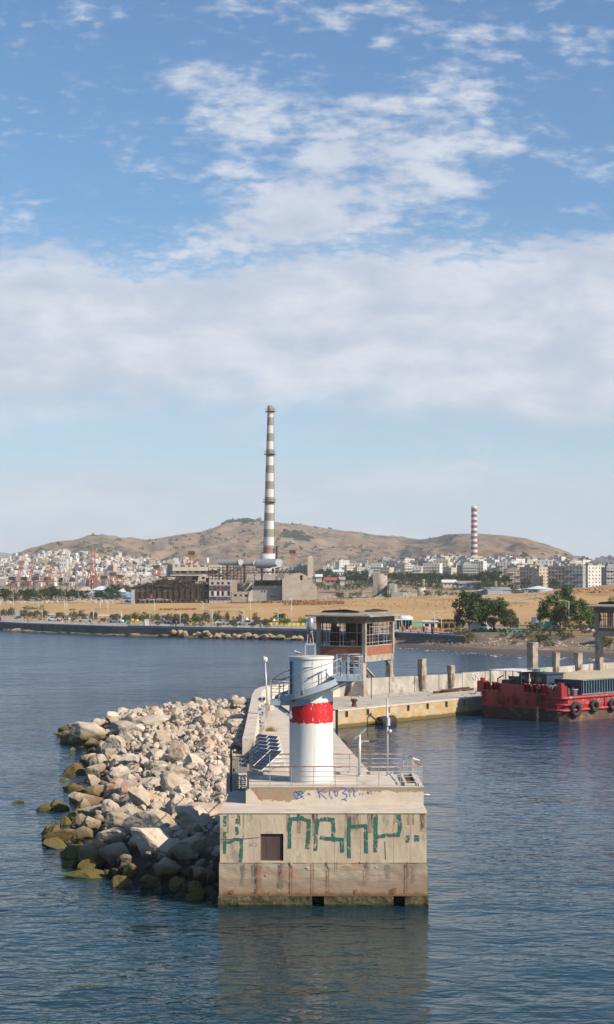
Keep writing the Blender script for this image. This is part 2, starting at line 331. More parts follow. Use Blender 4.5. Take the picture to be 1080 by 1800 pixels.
for nm, c1, c2 in [('apt_white',(.74,.71,.66),(.60,.575,.54)), ('apt_cream',(.60,.51,.38),(.50,.43,.33)), ('apt_grey',(.34,.345,.35),(.27,.275,.28)), ('apt_pink',(.56,.40,.33),(.48,.35,.29)),
                   ('apt_ochre',(.54,.40,.20),(.46,.35,.2)), ('roof_red',(.30,.10,.06),(.24,.09,.06)), ('roof_white',(.72,.74,.74),(.62,.64,.66)), ('blue_sheet',(.25,.42,.58),(.2,.36,.5)),
                   ('teal_paint',(.10,.42,.38),(.09,.35,.33)), ('yellow_paint',(.75,.58,.05),(.65,.5,.05)), ('green_sheet',(.26,.42,.28),(.22,.36,.24)), ('orange_paint',(.55,.14,.055),(.42,.11,.05)),
                   ('pale_steel',(.48,.42,.38),(.38,.34,.31)), ('tank_grey',(.40,.46,.52),(.34,.40,.46)), ('duct_grey',(.22,.25,.28),(.17,.20,.23)), ('stone_far',(.42,.36,.29),(.32,.27,.22)),
                   ('chim_grey',(.31,.285,.24),(.25,.23,.20)), ('chim_white',(.66,.65,.63),(.58,.57,.55)), ('chim_red',(.27,.075,.08),(.22,.065,.07)), ('facade_paint',(.46,.46,.47),(.38,.38,.40)),
                   ('panel_dark',(.05,.055,.085),(.035,.04,.06)), ('letter_pink',(.50,.14,.19),(.38,.10,.15)), ('asphalt',(.10,.10,.10),(.14,.14,.14)), ('pave',(.42,.39,.36),(.34,.32,.30)),
                   ('wall_dark',(.085,.085,.09),(.12,.115,.115)), ('car_white',(.65,.66,.68),(.6,.6,.62)), ('car_silver',(.35,.37,.40),(.3,.32,.35)), ('car_dark',(.03,.035,.05),(.04,.045,.06)), ('red_cloth',(.55,.05,.06),(.45,.04,.05)),
                   ('skin',(.45,.28,.20),(.4,.25,.18)), ('blue_cloth',(.06,.12,.28),(.05,.1,.22)), ('patina',(.20,.27,.20),(.26,.30,.22))]:
    M[nm] = mat(nm, c1, c2, .35 if 'apt' in nm or 'chim' in nm else 1.2, .85, .0)
M['car_white'].node_tree.nodes['Principled BSDF'].inputs['Roughness'].default_value = .3
# ================================================================ LAND, SEA
def lerp(a, b, t): return a+(b-a)*t
def tab(xs, ys, x):
    if x <= xs[0]: return ys[0]
    for i in range(len(xs)-1):
        if x <= xs[i+1]:
            t = (x-xs[i])/(xs[i+1]-xs[i]); return ys[i]+(ys[i+1]-ys[i])*t
    return ys[-1]
SP = [-900, 0, 45, 200, 350, 540, 700, 860, 1080, 1900]; SY = [560, 505, 490, 461, 444, 428, 381, 348, 328, 300]
def shore(px): return tab(SP, SY, px)
ROW = [600, 650, 700, 750, 800, 900, 1000, 1200, 1800]
COLS = [-900, 0, 230, 400, 550, 700, 850, 950, 1080, 1900]
TZ = [[3,3,3.3,3.6,4,5,5,5,4],[3.0,3.1,3.3,3.3,4.0,4,4,4,3],[3,3.2,3.4,3.8,4.3,4.5,4.5,4,4],[3.2,3.4,3.6,4.1,5,6,6,6,6],[3.6,4,4.4,4.8,4.6,5,6.5,9,12],
      [4,4.7,5.5,6.5,5.6,6,8.3,13,17],[4.6,5.4,6.3,7.5,6.5,6.8,9,13,18],[5,5.8,7,8.6,8.2,7.8,9,12.5,18],[5,6.6,8.2,10,12,8.5,9.5,12.5,18],[5,6.5,8.2,10,12,9,9.5,12,18]]
RIDGE = [(-900,1000),(-400,1000),(-120,985),(0,983),(40,970),(90,954),(130,949),(155,941),(180,940),(215,944),(260,949),(300,943),(350,935),(375,927),(400,918),(430,914),(470,916),(510,919),(560,926),(620,934),(700,944),(750,947),(790,938),(830,938),(880,941),(925,947),(960,957),(1000,972),(1022,985),(1045,1000),(1080,1006),(1300,1009),(1900,1009)]
RPX = [a for a, b in RIDGE]; RPY = [b for a, b in RIDGE]
def ridgeY(px): return tab([-900,0,300,450,700,800,950,1050,1900], [3600,3300,3700,4100,4100,3300,2900,2900,3400], px)
def landz(px, Y):
    s = shore(px); d = Y-s
    near = tab([-900, 640, 700, 1080], [2.35, 2.35, 2.7, 3.4], px)
    if Y < 600:
        if px > 690:
            if px < 815: zz = tab([-5,0,6,12,15.9,16,17,60], [-1.2,0,.55,.9,1.9,2.6,2.7,near], d)
            else: zz = tab([-5,0,10,16,22,28,32,60], [-1.2,0,.7,1.0,1.4,3.0,3.3,near], d)
            z6 = tab(COLS, [r[0] for r in TZ], px)
            if d > 60: zz = lerp(near, z6, (d-60)/max(1, 600-s-60))
            return zz
        if d < 0: return -1.2
        z6 = tab(COLS, [r[0] for r in TZ], px); return lerp(near, z6, min(1, max(0, (d-30)/max(1, 600-s-30))))
    rows = [tab(COLS, [r[i] for r in TZ], px) for i in range(len(ROW))]
    if Y <= 1800: return tab(ROW, rows, Y)
    yr = ridgeY(px); zr = 16+(1012-tab(RPX, RPY, px))*yr/F; z0 = rows[-1]
    if Y <= yr:
        t = (Y-1800)/(yr-1800); return z0+(zr-z0)*(0.28*t+0.72*t**1.8)
    return zr*max(0, 1-((Y-yr)/1400)**2*1.0)
def hillnoise(x, y, px, Y):
    yr = ridgeY(px)
    if Y <= 1900: return 0.0
    t = min(1, (Y-1900)/600.0); e = 1.0-0.8*math.exp(-((Y-yr)/110.0)**2)
    p = Vector((x*0.0042, y*0.0030, 1.7)); n = noise.fractal(p, 0.9, 2.1, 6, noise_basis='PERLIN_ORIGINAL')
    r = 1-abs(noise.fractal(Vector((x*0.010+n*.35, y*0.0020, 5.0)), 0.9, 2.2, 5, noise_basis='PERLIN_ORIGINAL'))*2.2
    return (n*7 + r*9 + 3.0*noise.fractal(Vector((x*.02,y*.008,9)),.8,2.2,5) - 5)*t*e
def small(x, y, Y):
    if Y < 560 or Y > 1900: return 0
    k = min(1, (Y-560)/60)
    a = 0.35 if Y < 770 else 1.4
    return noise.fractal(Vector((x*.02, y*.012, .3)), 1, 2, 4)*a*k
def land(px, Y):
    x = pxw(px, Y); return Vector((x, Y, landz(px, Y)+small(x, Y, Y)+hillnoise(x, Y, px, Y)))
def ground_at(px, Y): return land(px, Y)
def sheet(name, mt, pxs, rowf, dz=0.0, smooth=True, lab=None):
    mb = MB(); n = len(pxs); rows = None
    grid = []
    for p in pxs:
        ys = rowf(p); rows = len(ys)
        grid.append([land(p, y)+Vector((0,0,dz)) for y in ys])
    vs = [tuple(q) for c in grid for q in c]
    fs = [(i*rows+j, (i+1)*rows+j, (i+1)*rows+j+1, i*rows+j+1) for i in range(n-1) for j in range(rows-1)]
    mb.add(vs, fs); o = mb.build(name, mt, None, smooth, recalc=False); tag(o, kind='structure'); return o
def arange(a, b, s):
    r = []; x = a
    while x < b-1e-6: r.append(x); x += s
    return r+[b]
# materials of the land
M['field'] = mat('field', (.52,.33,.125), (.43,.255,.10), .02, .95, .3, c3=(.34,.175,.07), s3=.045, t3=.55, bscale=.8, stretch=(1,.45,1))
M['scrub'] = mat('scrub', (.40,.29,.17), (.27,.195,.12), .03, .95, .3, c3=(.105,.10,.05), s3=.05, t3=.54, bscale=.3)
def hillmat():
    m = mat('hill', (.31,.215,.145), (.22,.155,.105), .012, .95, .9, c3=(.37,.29,.215), s3=.03, t3=.58, bscale=.05, detail=12)
    t, b, src = base_of(m); g = N(t, 'ShaderNodeNewGeometry')
    def nz(sc, det=4, ro=.6):
        n = N(t, 'ShaderNodeTexNoise'); n.inputs['Scale'].default_value = sc; n.inputs['Detail'].default_value = det; n.inputs['Roughness'].default_value = ro; t.links.new(g.outputs['Position'], n.inputs['Vector']); return n.outputs['Fac']
    a = sstep(t, mth(t, 'ADD', mth(t, 'MULTIPLY', nz(.05, 3), .55), mth(t, 'MULTIPLY', nz(.0042, 4), .5)), .575, .62, 0, .85)
    mx = N(t, 'ShaderNodeMix', data_type='RGBA'); t.links.new(a, mx.inputs['Factor']); t.links.new(src, mx.inputs[6]); mx.inputs[7].default_value = (.055,.058,.035,1)
    vo = N(t, 'ShaderNodeTexVoronoi'); vo.inputs['Scale'].default_value = .035; t.links.new(g.outputs['Position'], vo.inputs['Vector'])
    dots = sstep(t, vo.outputs['Distance'], .14, .24, .9, 0); mx2 = N(t, 'ShaderNodeMix', data_type='RGBA'); t.links.new(mth(t, 'MULTIPLY', dots, sstep(t, nz(.01, 3), .45, .6)), mx2.inputs['Factor'])
    t.links.new(mx.outputs[2], mx2.inputs[6]); mx2.inputs[7].default_value = (.06,.062,.04,1); t.links.new(mx2.outputs[2], b.inputs['Base Color'])
    b.inputs['Specular IOR Level'].default_value = .1; return m
M['hill'] = hillmat()
M['beach'] = zband(mat('beach', (.17,.125,.09), (.24,.18,.13), .12, .95, .3, c3=(.42,.35,.27), s3=.5, t3=.56), (.075,.055,.045), .55, .95, .1, .2)
M['grass_dry'] = mat('grass_dry', (.31,.215,.095), (.24,.185,.08), .08, .95, .3, c3=(.12,.12,.045), s3=.1, t3=.56)
# sea bed / base ground, one sheet to the horizon
sheet('ground', M['field'], arange(-900, 1900, 14), lambda p: [lerp(shore(p)+(0.4 if p < 690 else 30), 780, i/40.0) for i in range(41)])
sheet('beach', M['beach'], arange(690, 1900, 6), lambda p: [shore(p)+d for d in (-5,0,3,6,9,12,15.9,16,17,20,22,25,28,30)])
sheet('scrubland', M['scrub'], arange(-900, 1900, 12), lambda p: [780+i*30 for i in range(35)])
sheet('hills', M['hill'], arange(-900, 1900, 5.0), lambda p: [1800+(ridgeY(p)-1800)*i/110.0 for i in range(111)]+[ridgeY(p)+d for d in (60,150,300,600,1400)])
# lawn strip on the right, promenade paving, lane through the field
sheet('lawn', M['grass_dry'], arange(800, 1500, 10), lambda p: [shore(p)+d for d in (31,36,42,50,60,70,80)], dz=.03)
sheet('promenade', M['pave'], arange(-900, 800, 10), lambda p: [shore(p)+(0.5 if p < 690 else 16.5)+d for d in (0,8,16,24,34)], dz=.035)
sheet('road', M['asphalt'], arange(-900, 1500, 10), lambda p: [shore(p)+(60 if p < 690 else tab([690,820,1500],[60,84,90],p))+d for d in (0,5,10)], dz=.05)
def lane():
    mb = MB(); P0 = [(868,1066),(885,1060),(905,1056),(928,1052),(950,1047)]; L = []
    for a, b in P0:
        best = min((abs((1012+(16-land(a, Y).z)*F/Y)-b), Y) for Y in arange(560, 790, 2)); L.append((a, best[1]))
    vs = []
    for a, Y in L:
        for d in (-10, 0, 10): q = land(a, Y+d); vs.append((q.x, q.y, q.z+.12))
    fs = [(i*3+j, i*3+j+1, i*3+j+4, i*3+j+3) for i in range(len(L)-1) for j in range(2)]
    mb.add(vs, fs); tag(mb.build('path', M['pave'], None, recalc=False), kind='structure')
lane()
# far mountains
def far_range(pts, Y, name, mt):
    mb = MB(); n = len(pts); vs = []
    for i, (a, b) in enumerate(pts):
        q = aty(a, b, Y); vs += [(q.x*.75, Y*.75, -2), (q.x, Y, q.z), (q.x*1.3, Y*1.3, -2)]
    mb.add(vs, [(i*3+j, i*3+3+j, i*3+4+j, i*3+1+j) for i in range(n-1) for j in (0,1)]); tag(mb.build(name, mt, None, True), kind='structure')
M['far_hill'] = mat('far_hill', (.10,.13,.10), (.15,.15,.12), .002, .95)
def rpts(a0, a1, st, f, sd):
    random.seed(sd); return [(a, f(a)+random.uniform(-1.2,1.2)) for a in arange(a0, a1, st)]
far_range(rpts(-1200, 300, 15, lambda a: tab([-1200,-200,0,60,150,300],[985,962,970,979,990,1006], a), 1), 14000, 'mountains', M['far_hill'])
far_range(rpts(900, 2300, 12, lambda a: tab([900,1020,1050,1085,1200,2300],[1009,1000,990,983,980,990], a), 2), 6000, 'hills', M['far_hill'])
# the sea
def seamat():
    m = bpy.data.materials.new('sea_water'); m.use_nodes = True; t = m.node_tree; b = t.nodes['Principled BSDF']
    b.inputs['Base Color'].default_value = (.008,.030,.038,1); b.inputs['Roughness'].default_value = .07; b.inputs['IOR'].default_value = 1.33; b.inputs['Specular IOR Level'].default_value = .26
    g = N(t, 'ShaderNodeNewGeometry'); s = N(t, 'ShaderNodeSeparateXYZ'); t.links.new(g.outputs['Position'], s.inputs[0])
    near = sstep(t, s.outputs[1], 60, 170)
    mx = N(t, 'ShaderNodeMix', data_type='RGBA'); t.links.new(near, mx.inputs['Factor']); mx.inputs[6].default_value = (.006,.029,.037,1); mx.inputs[7].default_value = (.009,.034,.072,1); t.links.new(mx.outputs[2], b.inputs['Base Color'])
    t.links.new(sstep(t, s.outputs[1], 90, 420, .05, .20), b.inputs['Roughness'])
    def nz(sc, st, rot=0.0, det=3, dist=0.0):
        mp = N(t, 'ShaderNodeMapping'); mp.inputs['Scale'].default_value = st; mp.inputs['Rotation'].default_value = (0,0,R(rot)); t.links.new(g.outputs['Position'], mp.inputs['Vector'])
        n = N(t, 'ShaderNodeTexNoise'); n.inputs['Scale'].default_value = sc; n.inputs['Detail'].default_value = det; n.inputs['Distortion'].default_value = dist; t.links.new(mp.outputs[0], n.inputs['Vector']); return n.outputs['Fac']
    h = mth(t, 'ADD', mth(t, 'MULTIPLY', nz(.28, (1,.85,1), 10, 2, .5), .30), mth(t, 'MULTIPLY', nz(1.15, (.65,1.15,1), -10, 2, .6), .125))
    h = mth(t, 'ADD', h, mth(t, 'MULTIPLY', nz(.12, (.6,1.4,1), 20, 1), .22))
    h = mth(t, 'ADD', h, mth(t, 'MULTIPLY', nz(3.4, (.6,1.2,1), 8, 2, .4), .026))
    # the basin behind the mole is calmer
    calm = nz(.03, (1,1,1), 0, 2)
    lee = mth(t, 'MULTIPLY', sstep(t, s.outputs[0], -2, 4), sstep(t, s.outputs[1], 245, 215))
    amp = mth(t, 'MULTIPLY', mth(t, 'MULTIPLY', sstep(t, calm, .3, .7, .65, 1.15), sstep(t, s.outputs[1], 95, 260, 1, 2.2)), sstep(t, lee, 0, 1, 1.0, .65))
    bp = N(t, 'ShaderNodeBump'); bp.inputs['Strength'].default_value = 1.0; bp.inputs['Distance'].default_value = 1.0
    t.links.new(mth(t, 'MULTIPLY', h, amp), bp.inputs['Height']); t.links.new(bp.outputs[0], b.inputs['Normal']); return m
mb = MB(); mb.quad((-3000,-300,0),(3000,-300,0),(3000,2500,0),(-3000,2500,0)); tag(mb.build('sea', seamat(), None, recalc=False), kind='structure')
mb = MB(); mb.quad((-30000,-3000,-3),(30000,-3000,-3),(30000,30000,-3),(-30000,30000,-3)); tag(mb.build('ground', M['scrub'], None, recalc=False), kind='structure')
# surf along the beach
random.seed(5); mb = MB(); M['foam'] = worn(mat('foam', (.72,.74,.75), (.6,.63,.66), 1, .7), 1.2, .44, (1,.6,1), .06)
for k, off in enumerate((0.5, 4.5, 9)):
    vs = []; pp = arange(690 if k < 2 else 760, 1500, 4)
    for a in pp:
        Y = shore(a)-off-1.2*math.sin(a*.11+k); wd = (.9, .6, .35)[k]*(.5+.5*math.sin(a*.07+k*2)**2); x = pxw(a, Y)
        vs += [(x, Y-wd, .01), (x, Y, .11 if k else .06), (x, Y+wd, .012)]
    mb.add(vs, [(i*3+j, i*3+3+j, i*3+4+j, i*3+1+j) for i in range(len(pp)-1) for j in (0,1)])
tag(mb.build('surf', M['foam'], None, recalc=False), 'white surf breaking along the dark beach', 'surf', kind='stuff')
# ================================================================ PIER HEAD
PY0 = 83.3; SC = 36.0
def fx(cx_, cy_): # a point of the front wall surveyed from the enlarged crop
    px, py = 380+cx_/2.842, 1370+cy_/2.842; q = aty(px, py, PY0); return q.x, q.z
X0, X1 = -4.22, 5.80
M['dirt'] = worn(mat('dirt', (.27,.22,.16), (.20,.165,.125), 3, .95), 4, .45, (4,1,.6), .22); M['crack'] = mat('crack', (.06,.045,.035), None); M['grime'] = worn(mat('grime', (.36,.25,.15), (.30,.24,.18), 4, .9), 6, .44, (4,4,.5), .2)
ph = thing('pier_head', 'big square concrete pier head standing in the water under the red and white light tower', 'pier head', (0.8, 88, 0))
dx0, dz0 = fx(222, 408); dx1, dz1 = fx(337, 272)
ZT, ZS = 4.50, 2.10
mb = MB()
mb.wall((X0, PY0, ZS), (1,0,0), X1-X0, ZT-ZS, [(dx0-X0, dx1-X0, dz0-ZS, dz1-ZS)], .35, inward=(0,1,0))
mb.quad((X1,PY0,ZS),(X1,91.9,ZS),(X1,91.9,ZT),(X1,PY0,ZT)); mb.quad((X0,PY0,ZS),(X0,PY0,ZT),(X0,92.2,ZT),(X0,92.2,ZS)); mb.quad((X0,92.2,ZS),(X0,92.2,ZT),(X1,91.9,ZT),(X1,91.9,ZS))
mb.build('wall', M['concrete'], ph, recalc=False)
# formwork seams: shallow raised ribs left between shuttering boards
random.seed(3); mb = MB()
for x in [-3.1,-2.25,-1.0,.2,1.35,2.6,3.45,4.2,5.05]: mb.box(x-.006, x+.006, PY0-.008, PY0+.02, ZS+.02, ZT-random.uniform(.02,.5))
mb.box(X0, dx0-.02, PY0-.010, PY0+.02, 3.06, 3.075); mb.box(dx1+.1, X1, PY0-.009, PY0+.02, 3.30, 3.312)
mb.build('seam', M['concrete'], ph)
# ledge
mb = MB(); LZ = 4.56
mb.add([(X0-.03,PY0-.04,ZT-.02),(X1+.03,PY0-.04,ZT-.02),(X1+.03,PY0-.01,LZ),(X0-.03,PY0-.01,LZ)], [(0,1,2,3)])
mb.add([(X0-.03,PY0-.01,LZ),(X1+.03,PY0-.01,LZ),(X1-.02,86.3,LZ+.01),(X1-.02,86.3,LZ+.01),(X0+.05,92.2,LZ),(X0-.03,92.2,LZ)], [(0,1,2,4)])
mb.add([(X0-.03,PY0-.04,ZT-.02),(X0-.03,PY0-.01,LZ),(X0+.05,92.2,LZ),(X0,92.2,ZT-.02)], [(0,1,2,3)])
mb.add([(X1+.03,PY0-.04,ZT-.02),(X1+.03,92,ZT-.02),(X1+.03,92,LZ),(X1+.03,PY0-.01,LZ)], [(0,1,2,3)])
mb.add([(X1-.02,86.3,LZ+.01),(X1+.03,PY0-.01,LZ),(X1+.03,92,LZ)], [(0,1,2)])
mb.build('ledge', M['deck'], ph, recalc=False)
# lower, rougher courses
def rough(mb, x0, x1, z0, z1, y, nx, nz, amp, sd):
    vs = []
    for i in range(nx+1):
        for j in range(nz+1):
            x = lerp(x0,x1,i/nx); z = lerp(z0,z1,j/nz); e = 0 if j in (0,nz) and False else noise.fractal(Vector((x*1.7,z*2.3,sd)),1,2,5)*amp
            vs.append((x, y+e-(.02), z))
    mb.add(vs, [(i*(nz+1)+j,(i+1)*(nz+1)+j,(i+1)*(nz+1)+j+1,i*(nz+1)+j+1) for i in range(nx) for j in range(nz)])
mb = MB(); rough(mb, X0-.04, X1+.04, .50, ZS+.02, PY0-.03, 160, 36, .018, 2.0)
mb.add([(X0-.04,PY0,ZS+.01),(X1+.04,PY0,ZS+.01),(X1+.04,PY0-.07,ZS+.0),(X0-.04,PY0-.07,ZS+.0)], [(0,1,2,3)])
mb.quad((X1+.04,PY0-.05,.5),(X1+.04,92,.5),(X1+.04,92,ZS+.02),(X1+.04,PY0-.05,ZS+.02)); mb.quad((X0-.04,PY0-.05,.5),(X0-.04,PY0-.05,ZS+.02),(X0-.04,92,ZS+.02),(X0-.04,92,.5))
mb.build('lower_wall', M['concrete_low'], ph, smooth=True, recalc=False)
# algae covered plinth with two drain openings
n0a, _ = fx(480, 600); n0b, _ = fx(541, 600); n1a, _ = fx(886, 600); n1b, _ = fx(944, 600)
for a, b in ((X0-.08, n0a), (n0b, n1a), (n1b, X1+.08)):
    mb = MB(); rough(mb, a, b, -.3, .50, PY0-.10, max(4, int((b-a)*14)), 10, .07, 7.0)
    mb.box(a, b, PY0-.04, PY0+1.2, -1.5, .51); mb.build('plinth', M['plinth'], ph, recalc=False)
mb = MB(); mb.box(X0-.06, X1+.06, PY0+.9, 92, -1.6, .50); mb.build('footing', M['dark_in'], ph)
# rust runs
def decal(mb, x0, x1, z0, z1, y=None, m=0): y = PY0-.115 if y is None else y; mb.add([(x0,y,z0),(x1,y,z0),(x1,y,z1),(x0,y,z1)], [(0,1,2,3)], m)
for c, wd, a, b in [(208,13,410,562),(326,8,415,470),(378,8,430,560),(372,5,408,432),(485,5,412,560),(562,8,445,558),(555,5,410,448),(603,5,408,460),(748,6,440,520),(753,5,412,445),(952,7,412,560),(700,9,545,568),(80,20,548,566),(890,26,540,566),(270,5,552,568)]:
    x, z1_ = fx(c, a); _, z0_ = fx(c, b); mb = MB(); decal(mb, x-wd/2/2.842/SC, x+wd/2/2.842/SC, z0_, z1_); mb.build('rust_streak', M['rust_streak'], ph, recalc=False)
for pts in [[(366,408),(372,430),(380,438)],[(550,408),(556,432),(565,445)],[(757,412),(750,440)],[(957,408),(950,438)],[(30,300),(150,296),(215,290)],[(120,180),(122,230)],[(845,310),(848,400)]]:
    mb = MB(); q = [fx(*p) for p in pts]; yq = PY0-.012 if pts[-1][1] <= 405 else PY0-.075
    for i in range(len(q)-1): mb.bar((q[i][0],yq,q[i][1]),(q[i+1][0],yq,q[i+1][1]),.011,.02)
    mb.build('crack', M['crack'], ph)
for x, z, s_ in [(372,2.05,.10),(455,1.86,.09),(722,2.12,.07),(797,1.9,.06),(250,1.5,.05)]:
    xx, _ = fx(x, 400); mb = MB(); mb.ball((xx,PY0-.05,z), s_, .04, s_*.8, 7); mb.build('spall', M['concrete_low'], ph)
random.seed(19)
for k in range(34):
    x = random.uniform(X0+.1,X1-.3); z1_ = random.choice([ZT-.02]*3+[ZS-.05]); L_ = random.uniform(.3,1.3); mb = MB(); decal(mb, x, x+random.uniform(.04,.28), z1_-L_, z1_, PY0-.006 if z1_ > 3 else PY0-.10); mb.build('dirt_run', M['dirt'], ph, recalc=False)
# steel plate in the doorway
mb = MB(); mb.box(dx0+.004, dx1-.05, PY0+.10, PY0+.13, dz0+.004, dz1-.03); mb.box(dx0+.3, dx0+.33, PY0+.092, PY0+.10, dz0+.1, dz1-.1)
mb.build('hatch_door', M['brown_door'], ph, label='rusty dark brown steel plate closing the opening')
mb = MB(); mb.box(dx0+.002, dx1-.002, PY0+.34, PY0+.36, dz0, dz1); mb.build('opening', M['dark_in'], ph)
# ---- painted letters
def strokes(mb, lines, w, conv, y, jit=.004):
    for ln in lines:
        pts = [conv(*p) for p in ln]
        for i in range(len(pts)-1):
            (ax, az), (bx, bz) = pts[i], pts[i+1]; L = math.hypot(bx-ax, bz-az)
            if L < 1e-6: continue
            tx, tz = (bx-ax)/L, (bz-az)/L; e = w*.42 if len(pts) > 2 and w > .1 else 0; nx, nz_ = -tz*w/2, tx*w/2
            k = max(1, int(L/.07)); vs = []
            for j in range(k+1):
                t = -e+(L+2*e)*j/k; q = random.uniform(.86,1.12); yj = y-jit*(1+.02*i)
                vs += [(ax+tx*t-nx*q, yj, az+tz*t-nz_*q), (ax+tx*t+nx*random.uniform(.86,1.12), yj, az+tz*t+nz_*q)]
            mb.add(vs, [(2*j, 2*j+1, 2*j+3, 2*j+2) for j in range(k)]); y -= .0012
G = [ [[(45,182),(45,235)],[(44,262),(45,296)],[(45,305),(43,370)],[(106,196),(106,222)],[(104,236),(106,276)],[(42,312),(72,312),(95,299),(130,300)],[(128,300),(129,350),(122,412)]],
      [[(367,338),(367,250),(372,200),(430,194),(463,208),(463,270),(457,340)]],
      [[(497,350),(500,270),(510,203),(545,198),(584,202),(588,250),(586,303)],[(528,290),(560,296),(630,300),(632,356)]],
      [[(667,193),(662,290),(665,385)],[(684,236),(748,232),(750,300),(750,362)]],
      [[(797,192),(797,280),(796,356)],[(812,286),(860,278),(912,276),(920,240),(915,184)]],
      [[(958,280),(957,316)]], [[(990,294),(1016,295)]] ]
random.seed(8)
for L in G:
    mb = MB(); strokes(mb, L, .185 if L[0][0][0] > 200 else .15, fx, PY0-.004); 
    if L is G[-1] : mb = MB(); strokes(mb, L, .30, fx, PY0-.004)
    mb.build('green_letter', M['green_paint'], ph, recalc=False)
mb = MB(); strokes(mb, [[(165,325),(210,325)]], .2, fx, PY0-.003); mb.build('green_smudge', worn(mat('green_faded', (.15,.26,.22), None), 9, .46), ph, recalc=False)
# ---- upper block with the deck
ub = thing('upper_platform', 'low plastered concrete platform with blue scribbles, on top of the pier head', 'platform', (1.4, 89, LZ))
UX0, UX1, UY0, UY1, UZ = -3.07, 5.86, 86.2, 91.7, 5.40
M['upper_wall'] = mat('upper_wall', (.66,.57,.46), (.58,.49,.39), 1.2, .9, .25, bscale=9)
def upper_mat(m):     # cream plaster that has fallen off along the top edge and over the left part
    t, b, src = base_of(m); g = N(t, 'ShaderNodeNewGeometry'); s = N(t, 'ShaderNodeSeparateXYZ'); t.links.new(g.outputs['Position'], s.inputs[0])
    n = N(t, 'ShaderNodeTexNoise'); n.inputs['Scale'].default_value = 1.6; n.inputs['Detail'].default_value = 7; n.inputs['Roughness'].default_value = .65; t.links.new(g.outputs['Position'], n.inputs['Vector'])
    lim = mth(t, 'ADD', sstep(t, s.outputs[0], -2.9, -2.3, 5.4, 4.66), sstep(t, s.outputs[0], -1.1, .2, 0, .50))
    z = mth(t, 'ADD', mth(t, 'SUBTRACT', s.outputs[2], lim), mth(t, 'MULTIPLY', mth(t, 'SUBTRACT', n.outputs['Fac'], .5), .8))
    mx = N(t, 'ShaderNodeMix', data_type='RGBA'); t.links.new(sstep(t, z, -.02, .02), mx.inputs['Factor']); t.links.new(src, mx.inputs[6])
    n2_ = N(t, 'ShaderNodeTexNoise'); n2_.inputs['Scale'].default_value = 2.6; n2_.inputs['Detail'].default_value = 5; t.links.new(g.outputs['Position'], n2_.inputs['Vector'])
    c = N(t, 'ShaderNodeMix', data_type='RGBA'); t.links.new(sstep(t, n2_.outputs['Fac'], .5, .66), c.inputs['Factor']); c.inputs[6].default_value = (.29,.225,.155,1); c.inputs[7].default_value = (.34,.165,.10,1)
    t.links.new(c.outputs[2], mx.inputs[7]); t.links.new(mx.outputs[2], b.inputs['Base Color'])
upper_mat(M['upper_wall'])
hx0, hx1, hy0, hy1 = 5.05, 5.52, 86.6, 91.0      # hatch in the deck
mb = MB(); mb.box(UX0, UX1, UY0, UY1, LZ+.006, UZ-.03); mb.build('wall', M['upper_wall'], ub)
mb = MB(); mb.box(UX0-.02, 4.85, UY0-.02, UY1+.02, UZ-.03, UZ); mb.box(4.85, hx0, UY0-.02, UY1+.02, UZ-.03, UZ-.0); mb.box(hx1, UX1+.02, UY0-.02, UY1+.02, UZ-.03, UZ); mb.box(hx0, hx1, UY0-.02, hy0, UZ-.03, UZ); mb.box(hx0, hx1, hy1, UY1+.02, UZ-.03, UZ)
mb.build('deck', M['deck'], ub)
mb = MB()
for a in [(hx0-.12,hx0,hy0-.1,hy1+.1),(hx1,hx1+.12,hy0-.1,hy1+.1),(hx0,hx1,hy0-.1,hy0),(hx0,hx1,hy1,hy1+.1)]: mb.box(a[0],a[1],a[2],a[3],UZ+.002,UZ+.14)
mb.build('hatch_curb', M['deck'], ub)
mb = MB(); mb.box(hx0, hx1, hy0, hy1, UZ+.01, UZ+.03)
for k in range(9): mb.box(hx0, hx1, hy0+.4+k*.45, hy0+.43+k*.45, UZ+.03, UZ+.05)
mb.build('hatch_grate', M['rust'], ub)
mb = MB(); mb.box(UX0, 4.6, UY1-.12, UY1+.05, UZ+.002, UZ+.13); mb.build('curb', M['deck'], ub)
mb = MB(); mb.tube([(UX1,86.5,4.98),(UX1+.32,86.5,4.97)], .035); mb.build('drain_pipe', M['white_paint'], ub, True)
def gx(cx_, cy_): q = aty(380+cx_/2.842, 1370+cy_/2.842, UY0); return q.x, q.z
B = [[(508,42),(520,95)],[(508,68),(553,40)],[(518,68),(553,98)],[(578,48),(567,60),(568,82),(582,96)],[(592,54),(596,82),(606,84),(610,55)],[(622,44),(645,44),(650,54),(632,68),(655,76),(652,94),(628,102)],
     [(664,45),(670,88)],[(667,56),(682,42),(690,55),(688,80),(697,86)],[(385,66),(428,60),(438,70),(412,78),(436,84),(405,98)],[(388,74),(404,100)],[(418,58),(404,94)],[(395,58),(440,96)],[(456,78),(464,68),(472,80)],[(502,60),(504,64)],[(503,84),(506,88)],
     [(715,76),(722,70)],[(728,78),(735,68)],[(757,60),(762,76)],[(752,68),(768,66)],[(775,66),(778,74)],[(640,100),(652,106)]]
for ln_ in B: mb = MB(); strokes(mb, [ln_], .05, gx, UY0-.003); mb.build('blue_stroke', M['blue_paint'], ub, recalc=False)
